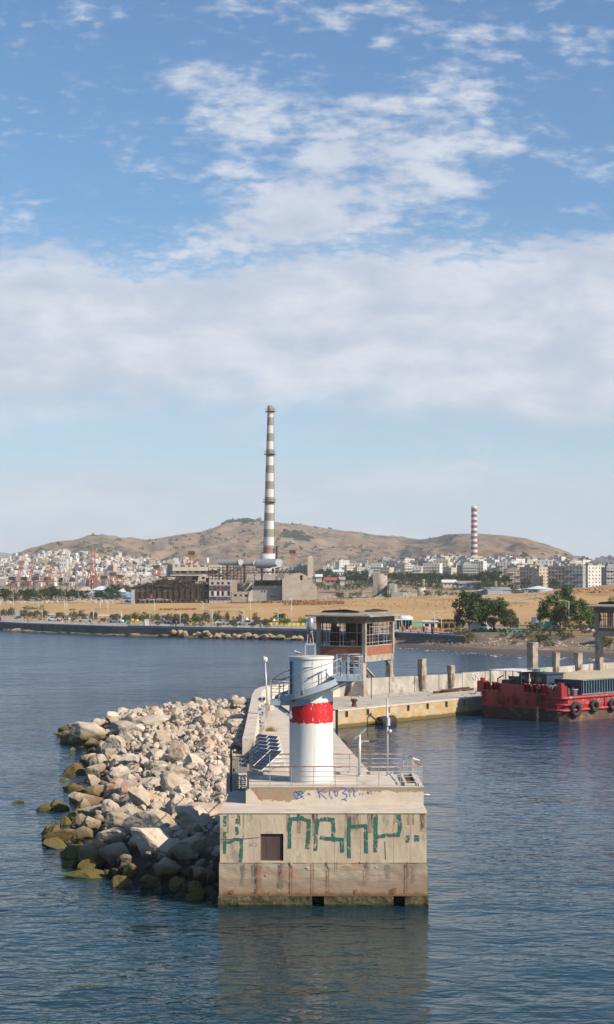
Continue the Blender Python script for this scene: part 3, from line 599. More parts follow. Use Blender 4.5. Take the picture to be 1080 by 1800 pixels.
# ================================================================ LIGHT TOWER
TX, TY, TR = .22, 88.8, 1.13
ZTOP = 11.83
lt = thing('light_tower', 'white round harbour light tower with one red band on the pier head', 'lighthouse', (TX, TY, UZ))
M['tower_white'] = M['white_paint']
mb = MB(); n = 72; mb.lathe([(TR+.015,UZ),(TR,UZ+.4),(TR,8.44)], TX, TY, n, cap=False); mb.lathe([(TR,9.5),(TR,ZTOP-.12)], TX, TY, n, cap=False); mb.lathe([(TR,ZTOP-.121),(TR+.05,ZTOP-.12)], TX, TY, n, cap=False); mb.lathe([(TR+.05,ZTOP-.12),(TR+.05,ZTOP)], TX, TY, n, cap=False)
mb.add([(TX+(TR+.05)*math.cos(2*math.pi*j/n), TY+(TR+.05)*math.sin(2*math.pi*j/n), ZTOP) for j in range(n)], [tuple(range(n))], 1)
o = mb.build('shaft', [M['tower_white'], M['deck']], lt, True, recalc=False)
for p in o.data.polygons:
    if len(p.vertices) > 4 or abs(p.normal.z) > .9: p.use_smooth = False
random.seed(12); mb = MB(); n2_ = 220; vs = []
for j in range(n2_):
    a = 2*math.pi*j/n2_; k = int(j/3.3); e1 = .02*math.sin(k*12.9)+.035*noise.noise(Vector((k*.7,0,0))); e0 = .018*math.sin(k*7.7)+.04*noise.noise(Vector((k*.9,3,0)))
    vs += [(TX+(TR+.004)*math.cos(a), TY+(TR+.004)*math.sin(a), z) for z in (8.44+e0, 8.62, 9.3, 9.50+e1)]
mb.add(vs, [(j*4+i, ((j+1)%n2_)*4+i, ((j+1)%n2_)*4+i+1, j*4+i+1) for j in range(n2_) for i in range(3)]); 
mb.build('red_band', worn(M['red_paint'], 7, .61, (1.5,1.5,.4), .04), lt, True, recalc=False)
mb = MB(); mb.lathe([(TR,8.44),(TR,9.5)], TX, TY, n, cap=False); mb.build('band_ground', M['tower_white'], lt, True, recalc=False)
def tpt(a, r, z): return (TX+r*math.sin(R(a)), TY-r*math.cos(R(a)), z)   # a: degrees, 0 = towards the water in front, + = right
mb = MB(); q = [tpt(a, TR+.012, z) for z in (9.75, 11.55) for a in (-70,-64,-58)]; mb.add(q, [(0,1,4,3),(1,2,5,4)]); mb.build('door', M['dark_metal'], lt, recalc=False)
mb = MB()
for a in (-72,-57): mb.bar(tpt(a, TR+.02, 9.7), tpt(a, TR+.02, 11.6), .05)
mb.bar(tpt(-72, TR+.02, 11.6), tpt(-57, TR+.02, 11.6), .05); mb.build('door_frame', M['grey_blue'], lt)
mb = MB(); mb.box(TX-.35, TX+.1, TY-TR-.03, TY-TR+.02, 11.32, 11.36); mb.build('drip_edge', M['white_paint'], lt)
random.seed(17)
for k in range(16):      # rust and grime runs on the shaft
    a = random.uniform(-75,75); z1_ = random.choice([9.45,8.40,11.65,ZTOP-.15,7.4,8.38]); z0_ = z1_-random.uniform(.3,1.5); w_ = random.uniform(.6,1.8)
    mb = MB(); mb.add([tpt(a,TR+.006,z0_),tpt(a+w_,TR+.006,z0_),tpt(a+w_,TR+.006,z1_),tpt(a,TR+.006,z1_)],[(0,1,2,3)]); mb.build('grime_run', M['grime'], lt, recalc=False)
# --- landing + curved ramp + right platform
ZL, ZR = 9.58, 10.86; RI, RO = TR+.02, TR+.78
def rz(a): return tab([-60, 58], [ZL+.02, ZR-.02], a)
ramp = MB(); st = MB(); angs = arange(-60, 60, 5)
for i in range(len(angs)-1):
    a, b = angs[i], angs[i+1]
    for (ra, rb, za, zb) in [(RO, RO+.03, -.24, .10)]:
        vs = [tpt(a,ra,rz(a)+za),tpt(a,rb,rz(a)+za),tpt(a,rb,rz(a)+zb),tpt(a,ra,rz(a)+zb),tpt(b,ra,rz(b)+za),tpt(b,rb,rz(b)+za),tpt(b,rb,rz(b)+zb),tpt(b,ra,rz(b)+zb)]
        ramp.add(vs, [(0,1,5,4),(1,2,6,5),(2,3,7,6),(3,0,4,7)])
    z = rz((a+b)/2); vs = [tpt(a,RI,z-.04),tpt(a,RO,z-.04),tpt(b,RO,z-.04),tpt(b,RI,z-.04),tpt(a,RI,z),tpt(a,RO,z),tpt(b,RO,z),tpt(b,RI,z)]
    st.add(vs, [(0,1,2,3),(4,5,6,7),(0,1,5,4),(2,3,7,6)])
wk = thing('walkway', 'blue grey steel walkway climbing around the white tower with landings left and right', 'walkway', (TX, TY, ZL))
ramp.build('stringer', M['grey_blue'], wk); st.build('treads', M['grey_blue'], wk)
# left landing
LX0, LX1 = TX-2.07, TX-.95; LY0, LY1 = TY-1.3, TY+.5
mb = MB(); mb.box(LX0, LX1+.1, LY0, LY1, ZL-.05, ZL); mb.box(LX0, LX1, LY0-.02, LY0+.02, ZL-.2, ZL+.02); mb.box(LX0-.02, LX0+.02, LY0, LY1, ZL-.2, ZL+.02)
mb.add([(TX-1.0,LY0-.03,ZL-.02),(TX-.05,TY-TR-.80,ZL+.20),(TX-.05,TY-TR-.80,ZL-.10),(TX-1.0,LY0-.03,ZL-.28)], [(0,1,2,3)])
mb.build('left_landing', M['grey_blue'], wk)
for y in (LY0+.1, LY1-.3):
    mb = MB(); mb.bar((LX0+.1,y,ZL-.12),(TX-1.0,y,ZL-.12),.1); mb.bar((LX0+.15,y,ZL-.15),(TX-.98,y,ZL-.82),.12); mb.bar((TX-1.05,y,ZL-.1),(TX-1.05,y,ZL-.9),.09); mb.build('bracket', M['grey_blue'], wk)
# right platform
RX0, RX1 = TX+1.25, TX+2.62; RY0, RY1 = TY-1.45, TY+.95
mb = MB(); mb.box(RX0-.25, RX1, RY0, RY1, ZR-.05, ZR); mb.box(RX0-.1, RX1+.02, RY0-.02, RY0+.02, ZR-.24, ZR+.02); mb.box(RX1-.02, RX1+.02, RY0, RY1, ZR-.24, ZR+.02)
mb.build('right_platform', M['grey_blue'], wk)
for y in (RY0+.25, RY1-.25): mb = MB(); mb.bar((RX1-.3,y,ZR-.16),(TX+1.0,y,ZR-.75),.10); mb.bar((RX1-.05,y,ZR-.12),(TX+1.0,y,ZR-.12),.1); mb.build('bracket', M['grey_blue'], wk)
# back walkway strip round the tower
mb = MB(); an = arange(75, 285, 10)
for i in range(len(an)-1):
    a, b = an[i], an[i+1]; za = lerp(ZR, ZL, (a-75)/210); zb = lerp(ZR, ZL, (b-75)/210)
    mb.add([tpt(a,RI,za),tpt(a,RO,za),tpt(b,RO,zb),tpt(b,RI,zb),tpt(a,RO+.02,za-.15),tpt(b,RO+.02,zb-.15)], [(0,1,2,3),(1,4,5,2)])
mb.build('rear_walkway', M['grey_blue'], wk)
# handrails
def rail(pathf, ts, name, posts, parent=wk, top=1.02, mids=(.33,.66), r=.022, mt='rail_grey', mtop=None):
    mb = MB(); mb.tube([tuple(Vector(pathf(t))+Vector((0,0,top))) for t in ts], r*1.15, 6); mb.build('handrail', M[mtop or mt], parent, True)
    for mfr in mids: mb = MB(); mb.tube([tuple(Vector(pathf(t))+Vector((0,0,mfr))) for t in ts], r*.6, 5); mb.build('mid_rail', M[mt], parent, True)
    for t in posts: mb = MB(); p = Vector(pathf(t)); mb.bar(p-Vector((0,0,.12)), p+Vector((0,0,top)), r*2.2); mb.build('post', M[mt], parent)
rail(lambda a: tpt(a, RO+.04, rz(a)), arange(-60, 52, 4), 'r', [-58,-12,50])
rail(lambda a: tpt(a, RI+.10, rz(a)), arange(-10, 24, 4), 'r', [24], top=.62, mids=())
rail(lambda t: (lerp(LX0,TX-1.15,t), LY0, ZL), [0,1], 'r', [0,.5,1])
rail(lambda t: (LX0, lerp(LY0,LY1,t), ZL), [0,1], 'r', [.5,1])
rail(lambda t: (lerp(LX0,TX-1.3,t), LY1, ZL), [0,1], 'r', [.8])
rail(lambda t: (RX1, lerp(RY0,RY1,t), ZR), [0,1], 'r', [0,.5,1], r=.028)
rail(lambda t: (lerp(RX0+.62,RX1,t), RY0, ZR), [0,1], 'r', [0,.78], r=.034)
rail(lambda t: (lerp(RX0+.1,RX1,t), RY1, ZR), [0,1], 'r', [0,.5], r=.028)
rail(lambda a: tpt(a, RO+.02, lerp(ZR, ZL, (a-115)/150)), arange(115, 262, 7), 'r', [125,170,215], r=.022)
# lantern
ln = thing('lantern', 'silver marine lantern on a light grey frame on the tower roof', 'lantern', (TX, TY, ZTOP))
LXc, LYc = TX-.05, TY; FB = 13.02-.55
mb = MB(); s_ = .25
for a in (-1,1):
    for b in (-1,1): mb.bar((LXc+a*s_, LYc+b*s_, ZTOP), (LXc+a*s_, LYc+b*s_, FB), .06)
for a in (-1,1):
    mb.bar((LXc-s_, LYc+a*s_, FB-.03), (LXc+s_, LYc+a*s_, FB-.03), .06); mb.bar((LXc+a*s_, LYc-s_, FB-.03), (LXc+a*s_, LYc+s_, FB-.03), .06)
mb.build('frame', M['galv'], ln)
LB = 13.22
for k in range(3):
    a = R(90+120*k); mb = MB(); mb.bar((LXc+.20*math.cos(a), LYc+.20*math.sin(a), FB), (LXc+.1*math.cos(a), LYc+.1*math.sin(a), LB), .035); mb.build('leg', M['cream'], ln)
mb = MB(); mb.lathe([(.02,FB+.3),(.16,LB-.16),(.11,LB-.12),(.11,LB)], LXc, LYc, 20); mb.build('socket', M['dark_metal'], ln, True)
mb = MB(); mb.lathe([(.185,LB),(.20,LB+.06),(.20,LB+.3),(.185,LB+.52),(.13,LB+.59),(.02,LB+.61)], LXc, LYc, 28); mb.build('lens', M['steel_shiny'], ln, True)
# gulls
def gull(name, label, base, rz_, white):
    g = thing(name, label, 'bird', base); fr = (base, (math.cos(rz_), math.sin(rz_)), (-math.sin(rz_), math.cos(rz_)))
    body = M['feather_white']; wing = M['feather_grey']
    mb = MB(fr); mb.tube([(-.20,0,.13),(-.14,0,.15),(-.04,0,.165),(.06,0,.19),(.12,0,.235),(.15,0,.275),(.19,0,.285),(.215,0,.28)], [.012,.045,.075,.075,.05,.04,.038,.015], 10); mb.build('body', body, g, True)
    for s in (-1,1):
        mb = MB(fr); mb.tube([(.07,s*.06,.20),(-.05,s*.075,.185),(-.18,s*.04,.155),(-.28,s*.015,.135)], [.03,.045,.03,.006], 8); mb.build('wing', wing if not white else M['feather_white'], g, True)
        mb = MB(fr); mb.tube([(0,s*.03,.12),(0,s*.03,.0)], .006, 5); mb.add([(.0,s*.03-.02,.004),(.06,s*.03,.004),(.0,s*.03+.02,.004)],[(0,1,2)]); mb.build('leg', M['beak'], g)
    mb = MB(fr); mb.tube([(.21,0,.28),(.27,0,.268)], [.012,.003], 6); mb.build('beak', M['beak'], g)
    return g
gp = aty(523.5, 1153.5, TY-.3); gull('gull', 'dark winged gull standing on the tower roof left of the lantern', (gp.x, TY-.4, ZTOP), R(160), False)
gq = aty(731, 1337, 87.6); gull('gull', 'pale gull perched on the railing at the right corner of the platform', (gq.x, 87.55, 6.42), R(215), True)
# ================================================================ RAILINGS ON THE DECK
def fence(label, a, b, posts, top=1.0, name='railing', n=4, z=UZ, skip=()):
    a = Vector(a); b = Vector(b); g = thing(name, label, 'railing', tuple((a+b)/2)); up = Vector((0,0,1)); d = b-a
    mb = MB(); mb.tube([a+up*top, b+up*top], .028, 6); mb.build('top_rail', M['rail_rust'], g, True)
    for k in range(1, n): mb = MB(); mb.tube([a+up*top*k/n, b+up*top*k/n], .014, 5); mb.build('mid_rail', M['rail_grey'], g, True)
    for t in posts: mb = MB(); p = a+d*t; mb.bar(p, p+up*top, .035); mb.build('post', M['rail_grey'], g)
    return g
XA = pxw(437, 86.3); XB = pxw(742, 86.3)
fence('front deck railing with rusty top rail, nearest the camera', (XA, 86.32, UZ), (XB, 86.32, UZ), [0,.125,.25,.375,.5,.625,.75,.875,1], n=4)
XC = pxw(440, 91.55); XD = pxw(706, 91.55)
fence('rear deck railing with rusty top rail behind the white tower', (XC, 91.55, UZ+.13), (XD, 91.55, UZ+.13), [0,.13,.27,.42,.655,.79,.91], top=.95, n=4)
sr = thing('railing', 'side railing of upright pickets at the right end of the platform', 'railing', (5.75, 89, UZ))
pth = [(pxw(716,91.4),91.4,UZ+.95),(pxw(721,91.2),91.2,UZ+1.0),(pxw(726,90.9),90.9,UZ+1.0),(5.62,89.2,UZ+.92),(5.74,87.8,UZ+.95),(XB,86.32,UZ+1.0)]
mb = MB(); mb.tube(pth, .03, 6); mb.build('top_rail', M['rail_rust'], sr, True)
for k in range(9):
    t = k/8; y = lerp(91.1, 86.4, t); x = tab([86.3,87.8,89.2,91.2], [XB,5.74,5.62,pxw(724,91.2)], y); mb = MB(); mb.bar((x,y,UZ+.0),(x,y,UZ+.93),.035); mb.build('picket', M['galv'], sr)
mb = MB(); mb.tube([(pxw(714,91.4),91.4,UZ),(pxw(716,91.4),91.4,UZ+.95)], .025, 6); mb.build('post', M['rail_grey'], sr)
lad = thing('ladder', 'short white looped ladder at the rear right corner of the platform', 'ladder', (pxw(710,91.6), 91.6, UZ))
for dx in (708.5, 714.5):
    x = pxw(dx, 91.75); mb = MB(); mb.tube([(x,91.75,UZ-1.5),(x,91.75,UZ+.75),(x+.06,91.7,UZ+.92),(x+.25,91.6,UZ+.97)], .022, 6); mb.build('rail', M['galv'], lad, True)
for k in range(7): mb = MB(); z = UZ-1.3+k*.32; mb.bar((pxw(708.5,91.75),91.75,z),(pxw(714.5,91.75),91.75,z),.022); mb.build('rung', M['galv'], lad)
# solar lamp post and slim pole
spx = pxw(632, 90.9); sp_ = thing('solar_post', 'light grey post with a tilted solar panel behind the tower', 'solar post', (spx, 90.9, UZ))
zt = aty(632, 1289, 90.9).z; mb = MB(); mb.tube([(spx,90.9,UZ),(spx,90.9,zt)], .075, 12); mb.box(spx-.16,spx+.16,90.74,91.06,UZ,UZ+.03); mb.build('pole', M['galv'], sp_, True)
a_ = aty(622.5, 1298, 90.9); b_ = aty(643, 1280, 90.9); mb = MB(); d = (b_-a_).normalized(); nn = Vector((d.z,0,-d.x))
P = [a_+Vector((0,-.28,0)), b_+Vector((0,-.28,0)), b_+Vector((0,.28,0)), a_+Vector((0,.28,0))]; Q = [p+nn*.05 for p in P]
mb.add([tuple(p) for p in P+Q], [(4,5,6,7),(0,1,5,4),(1,2,6,5),(2,3,7,6),(3,0,4,7)], 0); mb.build('panel_back', M['galv'], sp_)
mb = MB(); P2 = [p-nn*.01 for p in P]; mb.add([tuple(p) for p in P2], [(0,1,2,3)]); mb.build('solar_panel', M['pv'], sp_)
mb = MB(); q = aty(650, 1303, 90.9); mb.tube([(spx,90.9,q.z),(q.x,90.9,q.z)], .035, 8); mb.bar((spx,90.9,q.z-.22),(spx+.2,90.9,q.z),.03); mb.build('arm', M['galv'], sp_)
mb = MB(); q2 = aty(672, 1299, 90.9); mb.tube([(q.x,90.9,q.z),(lerp(q.x,q2.x,.3),90.9,q.z+.02),(lerp(q.x,q2.x,.6),90.9,q.z+.08),(q2.x,90.9,q2.z)], [.05,.065,.055,.02], 8); mb.build('lamp_head', M['dark_metal'], sp_, True)
ppx = pxw(681, 91.0); pl = thing('slim_pole', 'tall thin white pole with small boxes, right of the solar post', 'pole', (ppx, 91, UZ))
zt = aty(681, 1229, 91).z; mb = MB(); mb.tube([(ppx,91,UZ),(ppx,91,zt)], .05, 10); mb.box(ppx-.1,ppx+.1,90.9,91.1,UZ,UZ+.03); mb.build('pole', M['galv'], pl, True)
q = aty(683, 1268, 91); mb = MB(); mb.box(ppx+.01,ppx+.14,90.86,90.98,q.z-.22,q.z+.2); mb.build('box', M['white_paint'], pl)
q = aty(685, 1285, 91); mb = MB(); mb.ball((ppx+.14,90.95,q.z), .09); mb.bar((ppx,91,q.z-.05),(ppx+.14,90.95,q.z-.1),.03); mb.build('camera_dome', M['white_paint'], pl)
# gate at the left of the platform
gt = thing('gate', 'dark barred gate beside the left end of the platform', 'gate', (-4.0, 91, LZ))
gz = aty(407, 1316, 91).z
xg0, xg1 = pxw(407,91), pxw(435,91)
mb = MB(); mb.box(xg0-.05,xg0+.05,90.95,91.05,LZ,gz); mb.build('post', M['dark_metal'], gt)
zt = aty(420, 1330, 91).z; mb = MB(); mb.bar((xg0,91,zt),(xg1,91,zt),.04); mb.bar((xg0,91,LZ+.08),(xg1,91,LZ+.08),.04); mb.build('frame', M['dark_metal'], gt)
for k in range(9): x = lerp(xg0,xg1,(k+.7)/9.4); mb = MB(); mb.bar((x,91,LZ+.05),(x,91,zt),.018); mb.build('bar', M['dark_metal'], gt)
mb = MB(); mb.box(xg0+.1,xg0+.2,90.94,90.98,5.6,5.78); mb.build('lock', M['dark_metal'], gt)
fb = thing('railing', 'dark railing running back from the gate past the solar panels', 'railing', (xg1, 96, LZ))
for a, b in [((xg1,91.1),(-3.1,98.5))]:
    mb = MB(); mb.bar((*a,zt+.05),(*b,zt-.1),.04); mb.bar((*a,LZ+.1),(*b,LZ),.04); mb.build('top_rail', M['dark_metal'], fb)
    for k in range(13): t = k/12; x, y = lerp(a[0],b[0],t), lerp(a[1],b[1],t); mb = MB(); mb.bar((x,y,LZ-.1),(x,y,zt),.02); mb.build('bar', M['dark_metal'], fb)
mb = MB(); q = aty(383,1315,92); mb.bar((q.x,92,q.z),(q.x,92,q.z-.9),.03); mb.bar((q.x,92,q.z-.35),(xg0,91,q.z-.4),.025); mb.build('side_bar', M['dark_metal'], gt)
cp = thing('corner_post', 'short grey post with a rusty top at the left corner of the front railing', 'post', (XA, 86.2, UZ-.2))
mb = MB(); mb.box(XA-.05,XA+.05,86.14,86.24,UZ-.1,UZ+.8); mb.build('shaft', M['dark_metal'], cp); mb = MB(); mb.box(XA-.055,XA+.055,86.135,86.245,UZ+.8,UZ+1.15); mb.build('cap', M['rail_rust'], cp)
# rubble masonry wall seen through the gate
sw = thing('stone_wall', 'low wall of whitewashed stones behind the barred gate', 'wall', (-4, 93, 3))
mb = MB(); xa, xb, xc = pxw(399,92.4), pxw(420,92.4), pxw(434.5,92.4); zt2 = aty(415,1361,92.4).z; mb.box(xa,xb,92.35,93.2,3.0,zt2); mb.build('smooth_block', M['deck'], sw)
random.seed(4); mb = MB()
mb.box(xb,xc,92.5,93.2,3.0,zt2-.03)
for i in range(5):
    for j in range(8):
        x = lerp(xb,xc,(i+.5)/5)+random.uniform(-.02,.02); z = lerp(4.4,zt2,(j+.5)/8); mb.ball((x,92.48,z), random.uniform(.04,.065), .05, random.uniform(.04,.07), 7)
mb.build('stones', M['white_paint'], sw, label='irregular whitewashed stones')
# ================================================================ MOLE, QUAY, PARAPET
mole = thing('mole', 'narrow pale concrete mole running back from the pier head to the quay', 'mole', (-1, 130, 0))
MZ = 2.2
mb = MB(); mb.prism([(-4.15,91.9),(5.9,91.9),(4.4,120.7),(2.4,151.6),(1.3,172),(1.6,178),(-5.2,190),(-5.1,118),(-4.6,105)], -1.5, MZ); mb.build('deck', M['deck'], mole)
mb = MB(); mb.add([(-4.1,92.3,MZ+.004),(-3.2,92.3,MZ+.004),(-3.0,92.3,LZ-.3),(-4.1,92.3,LZ-.3),(-4.1,97,MZ+.004),(-3.1,97,MZ+.004),(-3.0,94,LZ-.3),(-4.1,94,LZ-.3)], [(4,5,6,7),(7,6,2,3),(1,5,6,2)]); mb.build('steps', M['deck'], mole)
mb = MB(); mb.add([(5.86,91.9,-1.5),(4.42,120.7,-1.5),(2.42,151.6,-1.5),(1.32,172,-1.5),(5.93,91.9,MZ-.05),(4.45,120.7,MZ-.05),(2.45,151.6,MZ-.05),(1.35,172,MZ-.05)], [(0,1,5,4),(1,2,6,5),(2,3,7,6)]); mb.build('edge', M['quay_face'], mole, recalc=False)
par = thing('parapet', 'long pale parapet wall along the seaward side of the mole, beside the boulders', 'wall', (-4.8, 140, MZ))
cv = [(-4.45,130),(-4.5,135),(-4.75,150),(-5.2,176),(-5.15,184),(-4.7,188.5),(-3.6,192.5),(-1.2,196.4),(3.4,201.5)]
cz = [3.7,3.75,3.8,3.8,3.75,3.75,3.75,3.7,3.7]
mb = MB(); vs = []
for i, (x, y) in enumerate(cv):
    p = Vector((*cv[max(0,i-1)],0)); q = Vector((*cv[min(len(cv)-1,i+1)],0)); d = (q-p).normalized(); nr = Vector((d.y,-d.x,0))*.45
    vs += [(x-nr.x,y-nr.y,0),(x-nr.x,y-nr.y,cz[i]),(x+nr.x,y+nr.y,cz[i]),(x+nr.x*1.6,y+nr.y*1.6,MZ-.6)]
mb.add(vs, [(i*4+j,i*4+4+j,i*4+5+j,i*4+1+j) for i in range(len(cv)-1) for j in range(3)]+[(0,1,2,3)]); mb.build('wall', M['deck'], par)
QE = [(1.3,176),(3,180),(20,200),(27,207.5),(40,221),(62,244),(140,326)]
QW = [(3.4,201.5),(13,209.5),(22.6,219),(33.5,231.5),(44.8,245),(80,287),(150,368)]
QZ = 1.83
qy = thing('quay', 'long concrete quay with ochre stained edge where the red barge lies', 'quay', (20, 210, 0))
mb = MB(); mb.prism([(p[0],p[1]) for p in QE]+[(p[0],p[1]) for p in QW[::-1]]+[(-4.7,188.5),(-4.7,180)], -1.5, QZ); mb.build('deck', M['quay_top'], qy)
def off(a, b, s): d = Vector((b[0]-a[0], b[1]-a[1])).normalized(); return Vector((d.y,-d.x))*s
# face of the quay with recessed bollard niches
mb = MB()
for i in range(1, len(QE)-2):
    a, b = QE[i], QE[i+1]; L = math.hypot(b[0]-a[0], b[1]-a[1]); o2 = off(a, b, .32); u_ = Vector(((b[0]-a[0])/L,(b[1]-a[1])/L,0))
    hs = [(t, t+.5, 2.35, 3.0) for t in arange(1.2, L-1, 3.6)[:-1]] if i < 3 else []
    mb.wall((a[0]+o2.x,a[1]+o2.y,-1.3), u_, L, 3.12, hs, .22, 0, 1, inward=(-u_.y, u_.x, 0)) if True else None
mb.build('face', [M['quay_face'], M['rust']], qy, recalc=False)
mb = MB()
for i in range(1, 3):
    a, b = QE[i], QE[i+1]; L = math.hypot(b[0]-a[0], b[1]-a[1]); o2 = off(a,b,.37); u_ = Vector(((b[0]-a[0])/L,(b[1]-a[1])/L,0)); o3 = off(a,b,-.35)
    p0 = Vector((a[0]+o2.x,a[1]+o2.y,0)); p1 = Vector((b[0]+o2.x,b[1]+o2.y,0)); q0 = Vector((a[0]+o3.x,a[1]+o3.y,0)); q1 = Vector((b[0]+o3.x,b[1]+o3.y,0))
    mb.add([(*p0.xy,QZ-.06),(*p1.xy,QZ-.06),(*p1.xy,QZ+.10),(*p0.xy,QZ+.10),(*q0.xy,QZ+.10),(*q1.xy,QZ+.10),(*q0.xy,QZ),(*q1.xy,QZ)], [(0,1,2,3),(3,2,5,4),(4,5,7,6)])
mb.build('coping', M['deck'], qy, recalc=False)
# parapet behind the quay, one panel after another
pb = thing('quay_wall', 'weathered panelled concrete wall along the back of the quay', 'wall', (20, 215, QZ))
random.seed(21)
for i in range(len(QW)-1):
    a, b = Vector((*QW[i],0)), Vector((*QW[i+1],0)); L = (b-a).length; k = max(1, round(L/4.6)); d = (b-a)/L; nr = Vector((d.y,-d.x,0))
    for j in range(k):
        p = a+d*(L*j/k+.05); q = a+d*(L*(j+1)/k-.05); h = 3.72+random.uniform(-.06,.07)
        mb = MB(); mb.add([(*(p-nr*.25).xy,0),(*(q-nr*.25).xy,0),(*(q+nr*.25).xy,0),(*(p+nr*.25).xy,0),(*(p-nr*.25).xy,h),(*(q-nr*.25).xy,h),(*(q+nr*.25).xy,h),(*(p+nr*.25).xy,h)], [(0,3,2,1),(4,5,6,7),(0,1,5,4),(1,2,6,5),(2,3,7,6),(3,0,4,7)]); mb.build('panel', M['old_concrete'], pb)
# faded white scrawl on a panel: a few strokes
def on_wall(px, py):
    r_ = ray(px, py); best = None
    for i in range(len(QW)-1):
        a, b = Vector((*QW[i],0)), Vector((*QW[i+1],0)); d = (b-a); nr = Vector((d.y,-d.x,0)).normalized(); a2 = a+nr*.27
        den = r_.x*nr.x+r_.y*nr.y
        if abs(den) < 1e-6: continue
        t = (a2.x*nr.x+a2.y*nr.y)/den; p = Vector((r_.x*t, r_.y*t, CAMZ+r_.z*t)); s_ = (p-a2).dot(d)/d.length_squared
        if -0.01 <= s_ <= 1.01: return p
    return None
mb = MB()
for ln_ in [[(824,1187),(827,1196)],[(829,1186),(833,1184),(831,1190),(834,1196)],[(836,1184),(837,1196)],[(840,1183),(839,1190),(843,1195)]]:
    pp = [on_wall(*p) for p in ln_]
    pp = [p for p in pp if p]
    if len(pp) > 1: mb.tube([p+Vector((.0,-.012,0)) for p in pp], .11, 4)
mb.build('white_scrawl', worn(mat('chalk', (.72,.72,.68), None), 2.5, .55), pb)
# broken pillars along the wall
def pillar(px, ytop, wpx, label, sd, tall=False):
    random.seed(sd); p = on_wall(px, 1190) or on_wall(px, 1180); Y = p.y-.2; x = p.x; zt = aty(px, ytop, Y).z; wd = wpx*Y/F*.85
    g = thing('pillar', label, 'pillar', (x, Y, QZ), 'broken concrete pillars along the quay wall')
    mb = MB(); k = 9; vs = []
    for i in range(k+1):
        z = lerp(QZ, zt, i/k); s = wd*(.62 if (i/k < .35 and not tall) else 1.0); e = lambda: random.uniform(-.06,.06)
        vs += [(x-s*.5+e(),Y-s*.5+e(),z+e()*.5),(x+s*.5+e(),Y-s*.5+e(),z+e()*.5),(x+s*.5+e(),Y+s*.5+e(),z),(x-s*.5+e(),Y+s*.5+e(),z)]
    mb.add([Matrix.Rotation(R(42),3,'Z')@(Vector(q)-Vector((x,Y,0)))+Vector((x,Y,0)) for q in vs], [(i*4+j,i*4+(j+1)%4,i*4+4+(j+1)%4,i*4+4+j) for i in range(k) for j in range(4)]+[(k*4,k*4+1,k*4+2,k*4+3)])
    mb.build('shaft', M['hut_concrete'], g)
    for dx in (-.2,.15,.3): mb = MB(); mb.tube([(x+dx,Y-wd*.5,QZ+.3),(x+dx+.05,Y-wd*.55,QZ+1.2),(x+dx,Y-wd*.5,QZ+2.0)], .03, 5); mb.build('rebar', M['rust'], g)
    return g
pillar(742, 1158, 13, 'broken grey pillar just right of the hut on legs', 1)
pillar(793, 1169, 12, 'short stub pillar left of the barge, second from the hut', 2)
pillar(936, 1129, 16, 'tall jagged pillar standing behind the barge deckhouse', 3, True)
pillar(977, 1147, 12, 'short pillar with an orange stone on top behind the barge', 4)
pillar(1016, 1147, 13, 'short plain pillar behind the sand heap of the barge', 5)
q = on_wall(977,1180); mb = MB(); mb.box(q.x-.35,q.x+.4,q.y-.5,q.y+.1,aty(977,1147,q.y).z,aty(977,1143,q.y).z); tag(mb.build('brick_block', M['brick'], None, base=(q.x,q.y,aty(977,1147,q.y).z)), 'orange brick lump lying on top of a short pillar', 'brick')
# debris on the quay
random.seed(6)
rp = [atz(763,1217,QZ+.15), atz(832,1211,QZ+.15)]
mb = MB(); mb.tube([rp[0], (rp[0]+rp[1])/2, rp[1]], .14, 8); mb.tube([rp[0]+Vector((1,.5,.2)), rp[1]+Vector((-.5,-.1,.2))], .1, 8); tag(mb.build('rusty_pipe', M['rust'], None, base=rp[0]), 'long rusty pipes lying on the quay in front of the wall', 'pipe')
for px, py, s in [(623,1242,.35)]:
    q = atz(px, py, QZ); b = thing('bollard', 'rusty mooring bollard on the quay edge right of the tower', 'bollard', q); mb = MB(); mb.lathe([(.36,QZ),(.28,QZ+.1),(.22,QZ+.5),(.38,QZ+.62),(.36,QZ+.8),(.1,QZ+.86)], q.x, q.y, 16); mb.build('body', M['rust'], b, True)
mb = MB()
for k in range(60):
    a = random.random(); px = lerp(600, 835, a); q = atz(px, random.uniform(1212,1226)-a*3, QZ); r0 = random.uniform(.05,.2); mb.ball((q.x,q.y,QZ+r0*.3), r0, r0*.8, r0*.5, 6)
tag(mb.build('rubble', M['old_concrete'], None), 'small concrete crumbs scattered on the quay', 'rubble', kind='stuff')
# fender, tyre and chains on the quay wall
q0 = aty(667,1271,185.3); q1 = aty(690,1266,187.2)
fd = thing('fender', 'black cylindrical rubber fender floating against the quay', 'fender', (q0.x,184.2,0)); A_, B_ = Vector((atz(667,1270,.35).x, atz(667,1270,.35).y, .35)), Vector((atz(691,1267,.35).x, atz(691,1267,.35).y, .35))
mb = MB(); mb.tube([A_, lerp(A_,B_,.03), lerp(A_,B_,.97), B_], [.4,.62,.62,.4], 16); mb.build('body', M['rubber'], fd, True)
ct = aty(655,1250,186); mb = MB(); mb.tube([A_, (A_+Vector((-.9,.6,.7))), (ct.x,ct.y,QZ-.1)], .09, 6); mb.build('chain', M['rust'], fd)
ty = thing('tyre', 'black tyre hanging on the right edge of the mole behind the tower', 'tyre', (3.2,140,1)); c = atz(601,1316,1.3); mb = MB(); mb.torus((c.x+.12,c.y,1.1), (1,.3,0), .72, .3); mb.build('body', M['rubber'], ty, True)
mb = MB(); mb.tube([(c.x,c.y+.6,1.7),(c.x-.2,c.y+4,2.15)], .06, 6); mb.build('rope', M['rope'], ty)
